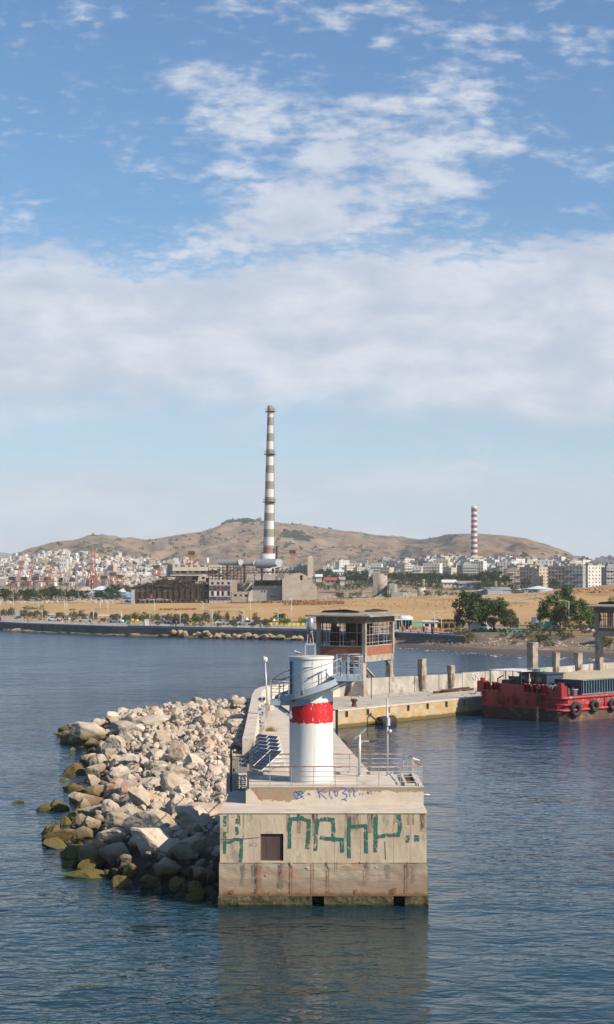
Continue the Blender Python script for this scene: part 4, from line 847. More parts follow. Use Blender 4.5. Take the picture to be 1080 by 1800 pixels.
for px, lab in [(628,'left'),(660,'right')]:
    p = atz(px,1243 if px < 640 else 1240,QZ); mb = MB(); o2 = Vector((.14,-.12,0)); mb.tube([p+o2, p+o2*1.5+Vector((.1,0,-.9)), p+o2*1.5+Vector((.15,0,-1.5))], .07, 6); tag(mb.build('chain', M['rust'], None, base=p), 'rusty chain hanging down the ochre quay face, %s of the pair' % lab, 'chain')
# ================================================================ BITS ON THE MOLE
def tilted_panel(base, idx, lab):
    g = thing('solar_panel_rack', lab, 'solar panel', base, 'solar panel racks on the mole'); u_ = Vector((.57,-.82,0)); v_ = Vector((-.82,-.57,0)); t = R(35.4)
    L, Wd = 2.15, 1.38; dn = v_*math.cos(t)+Vector((0,0,-math.sin(t))); nrm = u_.cross(dn); nrm = nrm if nrm.z > 0 else -nrm
    o0 = Vector(base)
    for k in range(2):
        a = o0+u_*(k*(Wd+.08)); P = [a, a+u_*Wd, a+u_*Wd+dn*L, a+dn*L]; Q = [p+nrm*.05 for p in P]
        mb = MB(); mb.add([tuple(p) for p in P+Q], [(0,1,2,3),(0,1,5,4),(1,2,6,5),(2,3,7,6),(3,0,4,7),(4,5,6,7)]); fr = mb.build('frame', M['white_paint'], g)
        ins = .045; e = nrm*.054; PP = [a+u_*ins+dn*ins+e, a+u_*(Wd-ins)+dn*ins+e, a+u_*(Wd-ins)+dn*(L-ins)+e, a+u_*ins+dn*(L-ins)+e]
        mb = MB(); nx, ny = 4, 6
        for i in range(nx):
            for j in range(ny):
                s0, s1, r0, r1 = i/nx+.008, (i+1)/nx-.008, j/ny+.006, (j+1)/ny-.006; f = lambda s, r: PP[0]+(PP[1]-PP[0])*s+(PP[3]-PP[0])*r
                mb.add([f(s0,r0)+nrm*.004, f(s1,r0)+nrm*.004, f(s1,r1)+nrm*.004, f(s0,r1)+nrm*.004], [(0,1,2,3)])
        mb.add([tuple(p) for p in PP], [(0,1,2,3)], 1); mb.build('glass', [M['pv'], M['tank_grey']], fr, recalc=False)
    for s in (.1, Wd, 2*Wd-.05):
        top = o0+u_*s-nrm*.02; foot = Vector((top.x, top.y, MZ))-v_*.45; low = top+dn*L*.95
        mb = MB(); mb.bar(top, foot, .06); mb.build('leg', M['white_paint'], g)
        mb = MB(); mb.bar(low, (low.x, low.y, MZ-.0), .06); mb.build('leg', M['white_paint'], g)
    mb = MB(); tr = o0+u_*(2*Wd)-nrm*.02-v_*.2; mb.bar((tr.x,tr.y,MZ+.45), Vector((tr.x,tr.y,MZ+.45))+v_*1.5, .04); mb.build('brace', M['white_paint'], g)
rows5 = [(458.6,1315.5,'nearest'),(457,1306.5,'second nearest'),(457.5,1298.5,'middle'),(457,1291.5,'second farthest'),(456,1285.5,'farthest')]
for i, (a, b, wd) in enumerate(rows5):
    Y = 121.5+i*2.75; q = aty(a, b, Y+1.6); tilted_panel((q.x, q.y, MZ+1.42+.0*i), i, wd+' of the five tilted dark solar panel racks behind the gate')
bx_ = atz(480,1363,MZ)
# masonry block/battery box by the racks
q = atz(487,1356,MZ); mb = MB(); mb.box(q.x-.4,q.x+.5,q.y-.3,q.y+.3,MZ,MZ+.5); tag(mb.build('battery_box', M['plaster'], None, base=(q.x,q.y,MZ)), 'small pale box at the foot of the nearest solar rack', 'box')
# camera column
q = atz(460,1286,MZ); cc_ = thing('camera_column', 'white boxed column with cut out marks and a twin camera on top', 'camera column', q); s_ = 6.2*q.y/F; zt = aty(460,1243,q.y).z
mb = MB(); mb.box(q.x-s_,q.x+s_,q.y-s_*.6,q.y+s_*.6,MZ,zt); mb.build('box', M['galv'], cc_)
mb = MB()
def clp(a, b): r_ = aty(430+a/12.0, 1180+b/12.0, q.y-s_*.6-.02); return (r_.x, r_.y, r_.z)
for ln_ in [[(310,785),(342,815),(358,785)],[(372,850),(402,890)],[(345,885),(345,915)],[(318,915),(340,915)],[(372,918),(400,918)],[(350,955),(350,985)],[(318,1035),(345,1055),(330,1075)],[(312,1085),(350,1085)],[(372,1085),(400,1085)],[(312,1130),(342,1160),(355,1130)],[(372,1180),(402,1222)],[(345,1220),(345,1250)],[(318,1250),(345,1250)]]:
    for i in range(len(ln_)-1): mb.bar(clp(*ln_[i]), clp(*ln_[i+1]), .035, .08)
mb.build('cut_out', M['dark_metal'], cc_)
z1_, z2_, z3_ = aty(460,1236,q.y).z, aty(460,1231,q.y).z, aty(460,1225,q.y).z
mb = MB(); mb.box(q.x-.05,q.x+.05,q.y-.05,q.y+.05,zt,z1_); mb.box(q.x-s_*.7,q.x+s_*.7,q.y-.2,q.y+.2,z1_-.14,z2_); mb.build('mount', M['white_paint'], cc_)
mb = MB(); mb.box(q.x-s_*1.1,q.x+s_*1.1,q.y-.28,q.y+.28,z2_,z3_); mb.build('camera_body', M['galv'], cc_)
for dx in (-.1,.24): mb = MB(); mb.tube([(q.x+dx,q.y-.27,(z2_+z3_)/2),(q.x+dx,q.y-.34,(z2_+z3_)/2)], .12, 14); mb.build('camera_lens', M['glass_dark'], cc_)
# lamp pole leaning
q = atz(471,1249,MZ); t_ = aty(466.3,1163,q.y); lp = thing('leaning_lamp_pole', 'slightly leaning thin white lamp pole behind the camera column', 'lamp post', q)
mb = MB(); mb.tube([q, t_], [.1,.07], 8); mb.build('pole', M['galv'], lp, True); mb = MB(); mb.lathe([(.2,MZ),(.2,MZ+.5)], q.x, q.y, 10); mb.build('foot', M['rust'], lp)
mb = MB(); mb.ball((t_.x+.05,t_.y,t_.z+.2), .22, .2, .3, 10); mb.box(t_.x-.14,t_.x-.08,t_.y-.2,t_.y+.2,t_.z,t_.z+.6); mb.build('lamp_head', M['white_paint'], lp, True)
q = atz(476,1248,MZ); mb = MB(); mb.box(q.x-.2,q.x+.35,q.y-.2,q.y+.2,MZ,MZ+1.0); mb.box(q.x-.23,q.x+.38,q.y-.23,q.y+.23,MZ+1.0,MZ+1.06); tag(mb.build('electric_cabinet', M['white_paint'], None, base=(q.x,q.y,MZ)), 'white cabinet at the foot of the leaning lamp pole', 'cabinet')
# dry weeds on the mole
random.seed(9); mb = MB(); M['weed'] = mat('weed', (.34,.22,.08), (.26,.2,.09), 3, .95)
for k in range(160):
    q = atz(random.gauss(475,5), 1286, MZ); h = random.uniform(.2,.6); a = random.uniform(0,6.28); mb.add([(q.x,q.y,MZ),(q.x+.04,q.y,MZ),(q.x+math.cos(a)*.4*h,q.y+math.sin(a)*.4*h,MZ+h)], [(0,1,2)])
tag(mb.build('weeds', M['weed'], None, recalc=False), 'dry tuft of weeds growing on the mole by the camera column', 'weeds', kind='stuff')
M['hut_roof'] = mat('hut_roof', (.24,.205,.17), (.34,.30,.25), .6, .95, .3, c3=(.14,.12,.10), s3=.8, t3=.56); M['hut_beam'] = mat('hut_beam', (.13,.11,.09), (.21,.18,.15), .8, .95, .3)
# ================================================================ CONTROL HUT ON LEGS
def hut(O, name, label, zf, zb, ztop, zr, Wq, Wp, detail=True, th=25):
    """O: near corner; q axis runs back right along the quay, p axis back left"""
    q_ = (math.sin(R(th)),math.cos(R(th))); p_ = (-q_[1],q_[0])
    g = thing(name, label, 'hut on legs', (O[0],O[1],QZ)); fr = ((O[0],O[1],0), q_, p_)
    mk = lambda: MB(fr)
    # floor slab, brick dado (4 sides), roof beam, roof
    mb = mk(); mb.box(-.15,Wq+.15,-.15,Wp+.15,zf-.75,zf); mb.build('floor_slab', M['hut_concrete'], g)
    for a in [(-.06,Wq+.06,-.06,.16),(-.06,Wq+.06,Wp-.16,Wp+.06),(-.06,.16,.16,Wp-.16),(Wq-.16,Wq+.06,.16,Wp-.16)]:
        mb = mk(); mb.box(a[0],a[1],a[2],a[3],zf+.003,zb); mb.build('brick_dado', M['brick'], g)
    mb = mk(); mb.box(-.1,Wq+.1,-.1,.22,zb,zb+.08); mb.box(-.1,.22,.22,Wp+.1,zb,zb+.08); mb.build('sill', M['old_concrete'], g)
    # columns
    cs = [(0,0),(Wq,0),(0,Wp),(Wq,Wp),(Wq*.5,Wp)]
    for a, b in cs:
        mb = mk(); mb.box(a-.22,a+.22,b-.22,b+.22,zf,ztop+.1); mb.build('column', M['hut_concrete'], g)
    mb = mk()
    for a in [(-.25,Wq+.25,-.25,.1),(-.25,Wq+.25,Wp-.1,Wp+.25),(-.25,.1,.1,Wp-.1),(Wq-.1,Wq+.25,.1,Wp-.1)]: mb.box(a[0],a[1],a[2],a[3],ztop,ztop+.75)
    mb.build('roof_beam', M['hut_beam'], g)
    e = 1.25; c = (Wq/2, Wp/2); zt = ztop+.78
    mb = mk(); vs = [(-e,-e,zt),(Wq+e,-e,zt),(Wq+e,Wp+e,zt),(-e,Wp+e,zt)]; v2 = [(x,y,z+.16) for x,y,z in vs]; ins = 1.6; v3 = [(-e+ins,-e+ins,zt+.55),(Wq+e-ins,-e+ins,zt+.55),(Wq+e-ins,Wp+e-ins,zt+.55),(-e+ins,Wp+e-ins,zt+.55)]
    mb.add(vs+v2+v3, [(0,3,2,1),(0,1,5,4),(1,2,6,5),(2,3,7,6),(3,0,4,7),(4,5,9,8),(5,6,10,9),(6,7,11,10),(7,4,8,11),(8,9,10,11)]); mb.build('roof', M['hut_roof'], g)
    # raised dark monitors on the roof
    Zm = zt+.45
    for (a0,a1,b0,b1) in [(-.2,Wq+.2,Wp*.05,Wp*.13),(Wq*.2,Wq+.3,Wp*.8,Wp*.88)] if detail else [(-.2,Wq+.2,Wp*.05,Wp*.13)]:
        pass
    mb = mk(); pts = [(.4,Zm-.25),(.9,Zm+.2),(Wp*.45,Zm+.42),(Wp*.9,Zm+.25),(Wp*1.02,Zm-.25)]
    mb.add([(.0,p[0],p[1]) for p in pts]+[(.5,p[0],p[1]) for p in pts], [(0,1,2,3,4),(9,8,7,6,5)]+[(i,(i+1)%5,5+(i+1)%5,5+i) for i in range(5)]); mb.build('roof_monitor', M['dark_in'], g)
    mb = mk(); pts = [(1.2,Zm-.25),(1.6,Zm+.3),(Wq*.5,Zm+.42),(Wq*.9,Zm+.2),(Wq,Zm-.2)]
    mb.add([(p[0],.2,p[1]) for p in pts]+[(p[0],.6,p[1]) for p in pts], [(0,1,2,3,4),(9,8,7,6,5)]+[(i,(i+1)%5,5+(i+1)%5,5+i) for i in range(5)]); mb.build('roof_monitor', M['dark_in'], g)
    # window bars
    random.seed(31)
    def bars(P0, P1, n, m, off_):
        for k in range(n):
            t = (k+.5)/n; a = lerp(P0[0],P1[0],t); b = lerp(P0[1],P1[1],t)
            if random.random() < .08: continue
            mb = mk(); h = ztop if random.random() > .15 else lerp(zb,ztop,.6); mb.bar((a,b,zb+.05),(a+random.uniform(-.04,.04),b,h),.06); mb.build('window_bar', M['pale_steel'] if random.random() < .35 else M['rust'], g)
        for k in range(1, m):
            z = lerp(zb, ztop, k/m); mb = mk(); t0 = random.choice([0,0,.2]); t1 = random.choice([1,1,.8]); mb.bar((lerp(P0[0],P1[0],t0),lerp(P0[1],P1[1],t0),z),(lerp(P0[0],P1[0],t1),lerp(P0[1],P1[1],t1),z),.05); mb.build('window_bar', M['pale_steel'] if k % 2 else M['rust'], g)
    bars((.3,.03),(Wq-.3,.03), 9, 6, 0); bars((.03,.3),(.03,Wp-.3), 12, 5, 0)
    bars((.3,Wp),(Wq-.3,Wp), 6, 4, 0); bars((Wq,.3),(Wq,Wp-.3), 8, 4, 0)
    # legs: slanted buttress shaped piers
    zs = zf-.75
    for a, b, da in [(0.1,.3,1.3),(Wq-.1,.3,-1.2),(0.1,Wp-.3,1.3),(Wq-.1,Wp-.3,-1.2)]:
        mb = mk(); s = .75 if detail else .95
        z0 = QZ-.05; f = .9
        top = [(a-s*.6,b-.3),(a+s*.6,b-.3),(a+s*.6,b+.3),(a-s*.6,b+.3)]; near = b < 1; fa = 1.5 if (a > 1 and near) else .2; fb = 1.5 if (a < 1 and near) else .5; bot = [(a-s*.6-.2,b-.45),(a+s*.6+fa,b-.45),(a+s*.6+fa,b+.3+fb),(a-s*.6-.2,b+.3+fb)]
        zm = z0+2.4; mb.add([(x,y,z0) for x,y in bot]+[(x,y,zm) for x,y in top]+[(x,y,zs) for x,y in top], [(0,1,5,4),(1,2,6,5),(2,3,7,6),(3,0,4,7),(4,5,9,8),(5,6,10,9),(6,7,11,10),(7,4,8,11)]); mb.build('leg', M['hut_concrete'], g)
    # haunches under the slab
    mb = mk()
    for b in (.3, Wp-.3):
        for a0, a1 in ((.35,1.3),(Wq-.35,Wq-1.3)): mb.add([(a0,b-.2,zs),(a1,b-.2,zs),(a0,b-.2,zs-.8),(a0,b+.2,zs),(a1,b+.2,zs),(a0,b+.2,zs-.8)], [(0,1,2),(3,5,4),(1,4,5,2)])
    mb.build('haunch', M['hut_concrete'], g)
    if detail:
        # hanging stair from the room towards the wall
        mb = mk(); A = Vector((1.6,1.2,zs)); B = Vector((5.2,1.0,QZ+2.0)); mb.bar(A, B, .3, .14); mb.bar(A+Vector((.0,.9,0)), B+Vector((0,.9,0)), .3, .14)
        for k in range(9): t = (k+.5)/9; c_ = lerp(A,B,t); mb.box(c_.x-.18,c_.x+.18,c_.y,c_.y+.9,c_.z+.05,c_.z+.12)
        mb.build('stair', M['old_concrete'], g)
        for s in range(7):
            mb = mk(); mb.box(2.3+s*.32,2.62+s*.32,Wp-.6,Wp+.2,QZ,QZ+.26*(s+1)); mb.build('step', M['old_concrete'], g)
        # dark clutter, added so the room looks darker inside
        mb = mk(); mb.box(1.2,2.4,2.2,3.6,zf,zb+.7); mb.box(2.9,3.8,4.2,5.8,zf,zb+1.2); mb.box(.8,1.1,Wp-2.2,Wp-1.2,zf,ztop-.4); mb.box(4.2,6.5,1.2,2.2,zf,zb+1.0); mb.box(1.8,2.0,.6,2.6,ztop-1.1,ztop); mb.box(5.0,5.2,1.0,4.6,zb,ztop); mb.build('dark_clutter', M['dark_in'], g)
    return g
C0 = atz(641, 1224, QZ)
zf_ = aty(641,1153,C0.y).z
hut((C0.x,C0.y), 'control_hut', 'derelict brick and concrete hut on slanted legs on the quay, right behind the tower', zf_, aty(641,1137,C0.y).z, aty(641,1096,C0.y).z, 0, 8.6, 5.9)
# thin posts standing in front of the hut
for px, y0, y1, lab in [(653,1228,1190,'rusty'),(618,1230,1196,'pale')]:
    q = atz(px, y0, QZ); t = aty(px, y1, q.y); mb = MB(); mb.bar(q, t, .1); tag(mb.build('iron_stake', M['rust'] if lab == 'rusty' else M['hut_concrete'], None, base=q), lab+' thin stake standing in front of the hut legs', 'stake')
C1 = on_wall(1058, 1185); zq = C1.y-3.5; cx1 = pxw(1096, zq)
g2 = hut((cx1, zq), 'control_hut', 'second ruined concrete hut on legs at the right edge behind the barge', aty(1053,1110,zq).z, aty(1053,1105,zq).z, aty(1053,1078,zq).z, 0, 6.5, 4.5, False, 45)
# ================================================================ RED BARGE
Cc = atz(989, 1270, 0); Dd = atz(838, 1258, 0)
ey = Vector((Dd.x-Cc.x, Dd.y-Cc.y)); BW = ey.length; ey /= BW; ex = Vector((ey.y,-ey.x)); ex = ex if ex.y > 0 else -ex
bfr = ((Cc.x,Cc.y,0), (ex.x,ex.y), (ey.x,ey.y)); bk = lambda: MB(bfr)
bg_ = thing('barge', 'rusty red barge heaped with sand moored at the quay', 'barge', (Cc.x,Cc.y,0)); BL = 52.0
DK = 2.75; ZL1 = 1.25
# hull: a along the side, b across
def hullsec(z): # rake of the transom
    return tab([-1.5,0,1.2,3.6], [1.2,.5,.12,0], z)
mb = bk()
def hull_ring(z): r = hullsec(z); c = .8; return [(r,c,z),(r,BW-c,z),(r+c,BW,z),(BL,BW,z),(BL,0,z),(r+c,0,z)]
rings = [hull_ring(z) for z in (-1.5,0,.6,ZL1)]
for i in range(3):
    n0 = rings[i]+rings[i+1]; mb.add(n0, [(j,(j+1)%6,6+(j+1)%6,6+j) for j in range(6)])
mb.build('lower_hull', M['barge_low'], bg_)
mb = bk(); rings = [hull_ring(z) for z in (ZL1,2.0,DK)]
for i in range(2): n0 = rings[i]+rings[i+1]; mb.add(n0, [(j,(j+1)%6,6+(j+1)%6,6+j) for j in range(6)])
mb.add(rings[2], [(0,1,2,3,4,5)]); mb.build('hull', M['barge_red'], bg_)
# bulwark across the bow, humped in the middle
mb = bk(); n = 24; vs = []
for i in range(n+1):
    b = lerp(.6,BW-.6,i/n); t = i/n; h = tab([0,.12,.2,.22,.35,.8,.82,.9,1],[DK+.55,DK+.6,DK+.62,DK+.85,DK+1.0,DK+1.12,DK+.85,DK+.85,DK+.95], t); vs += [(0,b,DK-.02),(0,b,h),(.18,b,h),(.18,b,DK-.02)]
mb.add(vs, [(i*4+j,i*4+4+j,i*4+5+j,i*4+1+j) for i in range(n) for j in range(3)]+[(0,1,2,3),(n*4+3,n*4+2,n*4+1,n*4)]); mb.build('bulwark', M['barge_red'], bg_)
for b, h in [(.5,1.35),(BW-.6,1.45)]:
    mb = bk(); mb.box(-.06,.9,b-.45,b+.45,DK,DK+h-.2); mb.box(.2,.6,b-.2,b+.2,DK+h-.2,DK+h+.15); mb.build('corner_post', M['barge_red'], bg_)
for b0 in (BW-1.9, BW-3.2, 2.2, 3.3, 4.6):
    for d in (0, .42): mb = bk(); mb.lathe([(.17,DK+.3),(.17,DK+1.15),(.22,DK+1.15),(.22,DK+1.25)], -.12, b0+d*1.3, 10); mb.build('bitt', M['barge_red'], bg_, True)
    mb = bk(); mb.bar((-.3,b0-.3,DK+.25),(-.3,b0+.9,DK+.25),.18); mb.build('fairlead', M['barge_red'], bg_)
# seam lines (welded frames) on the bow plate
mb = bk()
for b in (2.9, 4.9, 7.2, 9.1): mb.box(-.025,.02,b,b+.06,ZL1+.3,DK+.5)
mb.box(-.03,.02,2.9,9.1,DK-.25,DK-.19); mb.build('weld_strip', M['barge_red'], bg_)
# rub rails round the near corner and along the side
for z, mt, r_ in [(DK-.15,'barge_rub',.16),(2.0-.15,'barge_red',.13),(ZL1,'barge_rub',.15)]:
    e = .10; mb = bk(); mb.tube([(-e,2.2,z),(-e,.8,z),(.05,.25,z),(.25,.02,z),(.8,-e,z),(BL,-e,z)] if z != 2.0-.15 else [(-e,2.0,z),(-e,.8,z),(.25,.02,z),(.8,-e,z),(3.0,-e,z)], r_, 8); mb.build('rub_rail', M[mt], bg_, True)
mb = bk(); mb.box(.9,BL,-.05,-.0,DK-.95,DK-.1); mb.build('side_strake', M['barge_rub'], bg_)
for k in range(14): mb = bk(); mb.box(2.2+k*2.6,2.32+k*2.6,-.14,0,ZL1+.1,DK-.1); mb.build('side_frame', M['barge_red'], bg_)
# rust and scrapes running down the plates
M['hull_rust'] = worn(mat('hull_rust', (.16,.06,.03), (.09,.04,.03), 3, .95), 2.6, .46, (1,1,.5), .2); M['hull_scrape'] = worn(mat('hull_scrape', (.42,.30,.24), (.30,.16,.13), 3, .95), 3.0, .44, (1,1,2), .15)
random.seed(90)
for k in range(26):
    b = random.uniform(1.0,BW-1.0); w_ = random.uniform(.1,.5); z1_ = random.uniform(ZL1+.6,DK+.3); z0_ = z1_-random.uniform(.5,1.6); mb = bk(); x_ = -.035-.002*k; r0_ = 0 if z0_ > 1.2 else .1
    mb.add([(x_,b,max(z0_,ZL1)),(x_,b+w_,max(z0_,ZL1)),(x_,b+w_,z1_),(x_,b,z1_)],[(0,1,2,3)]); mb.build('rust_run', M['hull_rust'], bg_, recalc=False)
for k in range(16):
    a = random.uniform(1.2,20); w_ = random.uniform(.3,1.6); z0_ = random.uniform(ZL1,DK-.6); mb = bk(); y_ = -.075-.002*k; mb.add([(a,y_,z0_),(a+w_,y_,z0_),(a+w_,y_,z0_+random.uniform(.3,.9)),(a,y_,z0_+.5)],[(0,1,2,3)]); mb.build('scrape', M['hull_scrape'], bg_, recalc=False)
# tyres
for k, (px, py, rr) in enumerate([(1007,1247,.62),(1040,1241,.5),(1072,1239,.5)]):
    # walk along the side to find where it sits
    a = min((abs(540+F*(bfr[0][0]+ex.x*t)/(bfr[0][1]+ex.y*t)-px), t) for t in arange(.5, 20, .05))[1]
    w_ = Vector((bfr[0][0]+ex.x*a-ey.x*.32, bfr[0][1]+ex.y*a-ey.y*.32)); z = aty(px, py, w_.y).z
    t_ = thing('tyre', ['big tyre hung at the near corner of the barge side','small tyre in the middle of the three on the barge side','tyre on the barge side nearest the right edge'][k], 'tyre', (w_.x,w_.y,z), 'tyre fenders hung on the barge side')
    mb = MB(); mb.torus((w_.x,w_.y,z), (-ey.x,-ey.y,0), rr, rr*.42, 22, 10); mb.build('body', M['rubber'], t_, True)
    mb = MB(); mb.tube([(w_.x,w_.y,z+rr),(w_.x+ey.x*.25,w_.y+ey.y*.25,DK+.1)], .05, 5); mb.build('rope', M['rope'], t_)
# anchor chain over the bow
mb = bk(); bch = 3.1
for k in range(16): z = DK+.9-k*.23; mb.torus((-.42, bch, z), (1,0,0) if k % 2 else (0,1,0), .15, .06, 10, 5)
mb.build('chain', M['rust'], bg_, True); mb = bk(); mb.tube([(-.32,bch,.1),(-.32,bch,-.2)], .05, 5); mb.tube([(-.44,bch+.02,1.6),(-.43,bch+.02,-.3)], .17, 7); mb.build('mooring_rope', M['wood'], bg_)
# deckhouse with canopy
mb = bk(); mb.wall((2.4,9.4,DK), (1,0,0), 3.2, 1.9, [(.5,1.2,.9,1.6),(1.7,2.6,.9,1.6)], .15, 0, 1) if False else None
mb.box(3.0,6.0,4.6,8.6,DK,DK+2.15); mb.box(3.4,5.4,3.0,4.6,DK,DK+1.2); mb.build('deckhouse', M['navy'], bg_)
mb = bk(); mb.box(2.9,6.2,4.4,8.8,DK+2.15,DK+2.25); mb.build('deckhouse_roof', M['navy'], bg_)
for b in (5.2, 6.4, 7.5): mb = bk(); mb.box(2.96,3.0,b,b+.8,DK+1.1,DK+1.8); mb.build('window', M['glass_dark'], bg_)
mb = bk(); mb.box(1.0,5.2,6.6,11.4,DK+2.45,DK+2.52); mb.build('canopy', M['roof_white'], bg_, label='pale blue sheet canopy')
mb = bk(); mb.box(3.0,4.6,5.5,7.4,DK+2.54,DK+2.7); mb.build('tarpaulin', M['green_sheet'], bg_)
for a, b in [(1.1,6.7),(1.1,11.3),(5.1,6.7),(5.1,11.3),(1.1,9.0)]: mb = bk(); mb.bar((a,b,DK),(a,b,DK+2.46),.08); mb.build('canopy_post', M['navy'], bg_)
mb = bk()
for a, b, c, d in [(1.4,9.2,1.4,11.0),(1.4,9.6,3.0,9.6)]: mb.bar((a,b,DK+1.0),(c,d,DK+1.0),.05); mb.bar((a,b,DK+.5),(c,d,DK+.5),.05)
mb.box(1.6,2.6,8.8,10.0,DK,DK+1.4); mb.tube([(1.6,10.6,DK),(1.6,10.6,DK+1.5),(1.6,9.8,DK+1.9)], .08, 6); mb.build('winch_gear', M['dark_metal'], bg_)
mb = bk(); mb.bar((1.2,5.6,DK),(1.2,5.6,DK+2.3),.07); mb.box(1.1,1.3,5.5,5.7,DK+1.4,DK+1.7); mb.build('mast_light', M['cream'], bg_)
# winch drums
for k, (b, r_, mt) in enumerate([(4.3,.42,'rope'),(3.4,.50,'navy'),(2.6,.46,'rope'),(1.9,.5,'navy'),(1.5,.42,'dark_metal')]):
    mb = bk(); mb.tube([(1.6,b-.32,DK+.62),(1.6,b+.32,DK+.62)], r_, 16); mb.tube([(1.6,b-.36,DK+.62),(1.6,b-.33,DK+.62)], r_+.12, 16); mb.build('winch_drum', M[mt], bg_)
random.seed(88)
for k in range(14): a, b, s = random.uniform(.6,4.2), random.uniform(1.2,11), random.uniform(.15,.4); mb = bk(); mb.box(a,a+s*1.6,b,b+s,DK,DK+random.uniform(.4,1.25)); mb.build('deck_gear', M[random.choice(['navy','rust','dark_metal','tank_grey','barge_low'])], bg_)
for k in range(5): a, b = random.uniform(1,4), random.uniform(2,10); mb = bk(); mb.torus((a,b,DK+.1+.1*(k%2)), (0,0,1), .35, .07, 14, 5); mb.build('rope_coil', M['rope'], bg_, True)
mb = bk(); mb.box(1.2,2.0,1.2,4.8,DK,DK+.3); mb.build('winch_bed', M['rust'], bg_)
for b in (.9,1.5): mb = bk(); mb.lathe([(.2,DK),(.2,DK+.6),(.3,DK+.65),(.3,DK+.72)], 2.2+b*.5, .5, 10); mb.build('bollard', M['tank_grey'], bg_, True)
# hopper: coaming of upright slats
c0, c1, d0, d1 = 4.6, BL-3, .9, BW-.9; HZ = DK+1.55
mb = bk(); mb.box(c0,c1,d0+.12,d0+.2,DK,HZ); mb.box(c0+.0,c0+.1,d0+.1,d1,DK,HZ); mb.box(c0,c1,d1-.2,d1,DK,HZ); mb.build('coaming', M['navy'], bg_)
mb = bk(); mb.box(c0-.05,c1,d0-.12,d0+.2,HZ,HZ+.10); mb.box(c0-.05,c1,d0-.1,d0+.12,DK,DK+.12); mb.box(c0-.12,c0+.1,d0,d1,HZ,HZ+.1); mb.build('coaming_rail', M['teal_metal'], bg_)
for k in range(56): a = c0+.15+k*.48; mb = bk(); mb.box(a,a+.1,d0-.1,d0+.12,DK+.12,HZ); mb.build('slat', M['teal_metal'], bg_)
mb = bk(); nx, ny = 60, 14; vs = []
for i in range(nx+1):
    for j in range(ny+1):
        a, b = lerp(c0+.1,c1-.1,i/nx), lerp(d0+.2,d1-.2,j/ny); e = min(1, min(j, ny-j)/4)*min(1, i/5)
        vs.append((a,b,HZ-.1+e*(.50+.22*noise.noise(Vector((a*.35,b*.4,2))))+.06*noise.noise(Vector((a*1.4,b*1.4,1)))))
mb.add(vs, [(i*(ny+1)+j,(i+1)*(ny+1)+j,(i+1)*(ny+1)+j+1,i*(ny+1)+j+1) for i in range(nx) for j in range(ny)]); o = mb.build('sand_load', M['sand'], None, True, base=(Cc.x+6,Cc.y+8,HZ)); tag(o, 'long pale heap of sand filling the red barge', 'sand', kind='stuff')
# mooring lines
L0 = bk().pt((0,BW-.6,DK+.6)); L1 = Vector((19.0,201.3,QZ+.4)); mb = MB(); mb.tube([L0, (L0+L1)/2-Vector((0,0,.5)), L1], .05, 5); tag(mb.build('mooring_rope', M['rope'], None, base=L0), 'slack mooring rope from the barge corner to the quay', 'rope')
# ================================================================ BOULDER SLOPE
WB = [(-4.25,84.6),(-6.5,86.2),(-9.4,88.6),(-11.6,91.2),(-12.8,97),(-15.8,105),(-15.6,115),(-17,124),(-19.6,142),(-20.5,155),(-24.2,166),(-24.8,174),(-19,184),(-12,192),(-5.2,197)]
def seg_d(p, a, b):
    ax, ay = a; bx, by = b; t = max(0, min(1, ((p[0]-ax)*(bx-ax)+(p[1]-ay)*(by-ay))/((bx-ax)**2+(by-ay)**2))); return math.hypot(p[0]-ax-t*(bx-ax), p[1]-ay-t*(by-ay))
def wline(y): return tab([b for a, b in WB], [a for a, b in WB], y)
def wallx(y): return tab([92,105,118,129,131,150,176,190], [-4.0,-4.5,-4.9,-4.95,-4.5,-4.75,-5.2,-4.6], y)
def moundh(x, y):
    ins = x > wline(y) and 84.6 < y < 197; d = min(seg_d((x,y), WB[i], WB[i+1]) for i in range(len(WB)-1)); d = d if ins else -d
    hmax = 3.0 if y < 150 else 3.1
    return max(-1.5, tab([-4,0,2.5,6,10,16],[-1.6,-.15,1.0,2.05,2.75,hmax], d)+.25*noise.noise(Vector((x*.3,y*.2,0))))
M['rock'] = zband(mat('rock', (.64,.545,.44), (.35,.275,.195), 1.1, .95, .9, c3=(.46,.25,.15), s3=.35, t3=.56, bscale=5, objr=.6), (.115,.075,.024), .55, 1.9, .45, .45)
M['rock'] = zband(M['rock'], (.09,.09,.010), -.2, .75, .4, 1.0, .8)
M['rubble'] = zband(mat('rubble', (.60,.52,.43), (.37,.29,.22), 2, .95, .5, c3=(.44,.25,.17), s3=1.2, t3=.55, isl=.6), (.05,.04,.02), .6, 1.9, .3, .5)  # low band darkened to paint shade between the boulders
M['gravel'] = zband(mat('gravel', (.34,.285,.225), (.26,.215,.17), 3, .98, .9, bscale=7), (.03,.025,.014), .7, 2.1, .3, .5)  # near-black low band paints the shaded depth of the gaps
def rock_data(seed, sub=3, cuts=9):
    random.seed(seed); b = bmesh.new(); bmesh.ops.create_icosphere(b, subdivisions=sub, radius=1.0)
    pl = []
    for k in range(cuts):
        n = Vector((random.gauss(0,1),random.gauss(0,1),random.gauss(0,1))).normalized(); pl.append((n, random.uniform(.42,.80)))
    off_ = Vector((random.uniform(0,50),)*3)
    for v in b.verts:
        p = v.co.copy()
        for n, d in pl:
            s = p.dot(n)-d
            if s > 0: p -= n*s*.97
        p *= 1+.10*noise.fractal(p*1.8+off_,1,2,4); p += Vector((noise.noise(p*5+off_),noise.noise(p*5+off_*2),noise.noise(p*5+off_*3)))*.035; v.co = p
    vs = [v.co.copy() for v in b.verts]; fs = [[v.index for v in f.verts] for f in b.faces]; b.free()
    return vs, fs
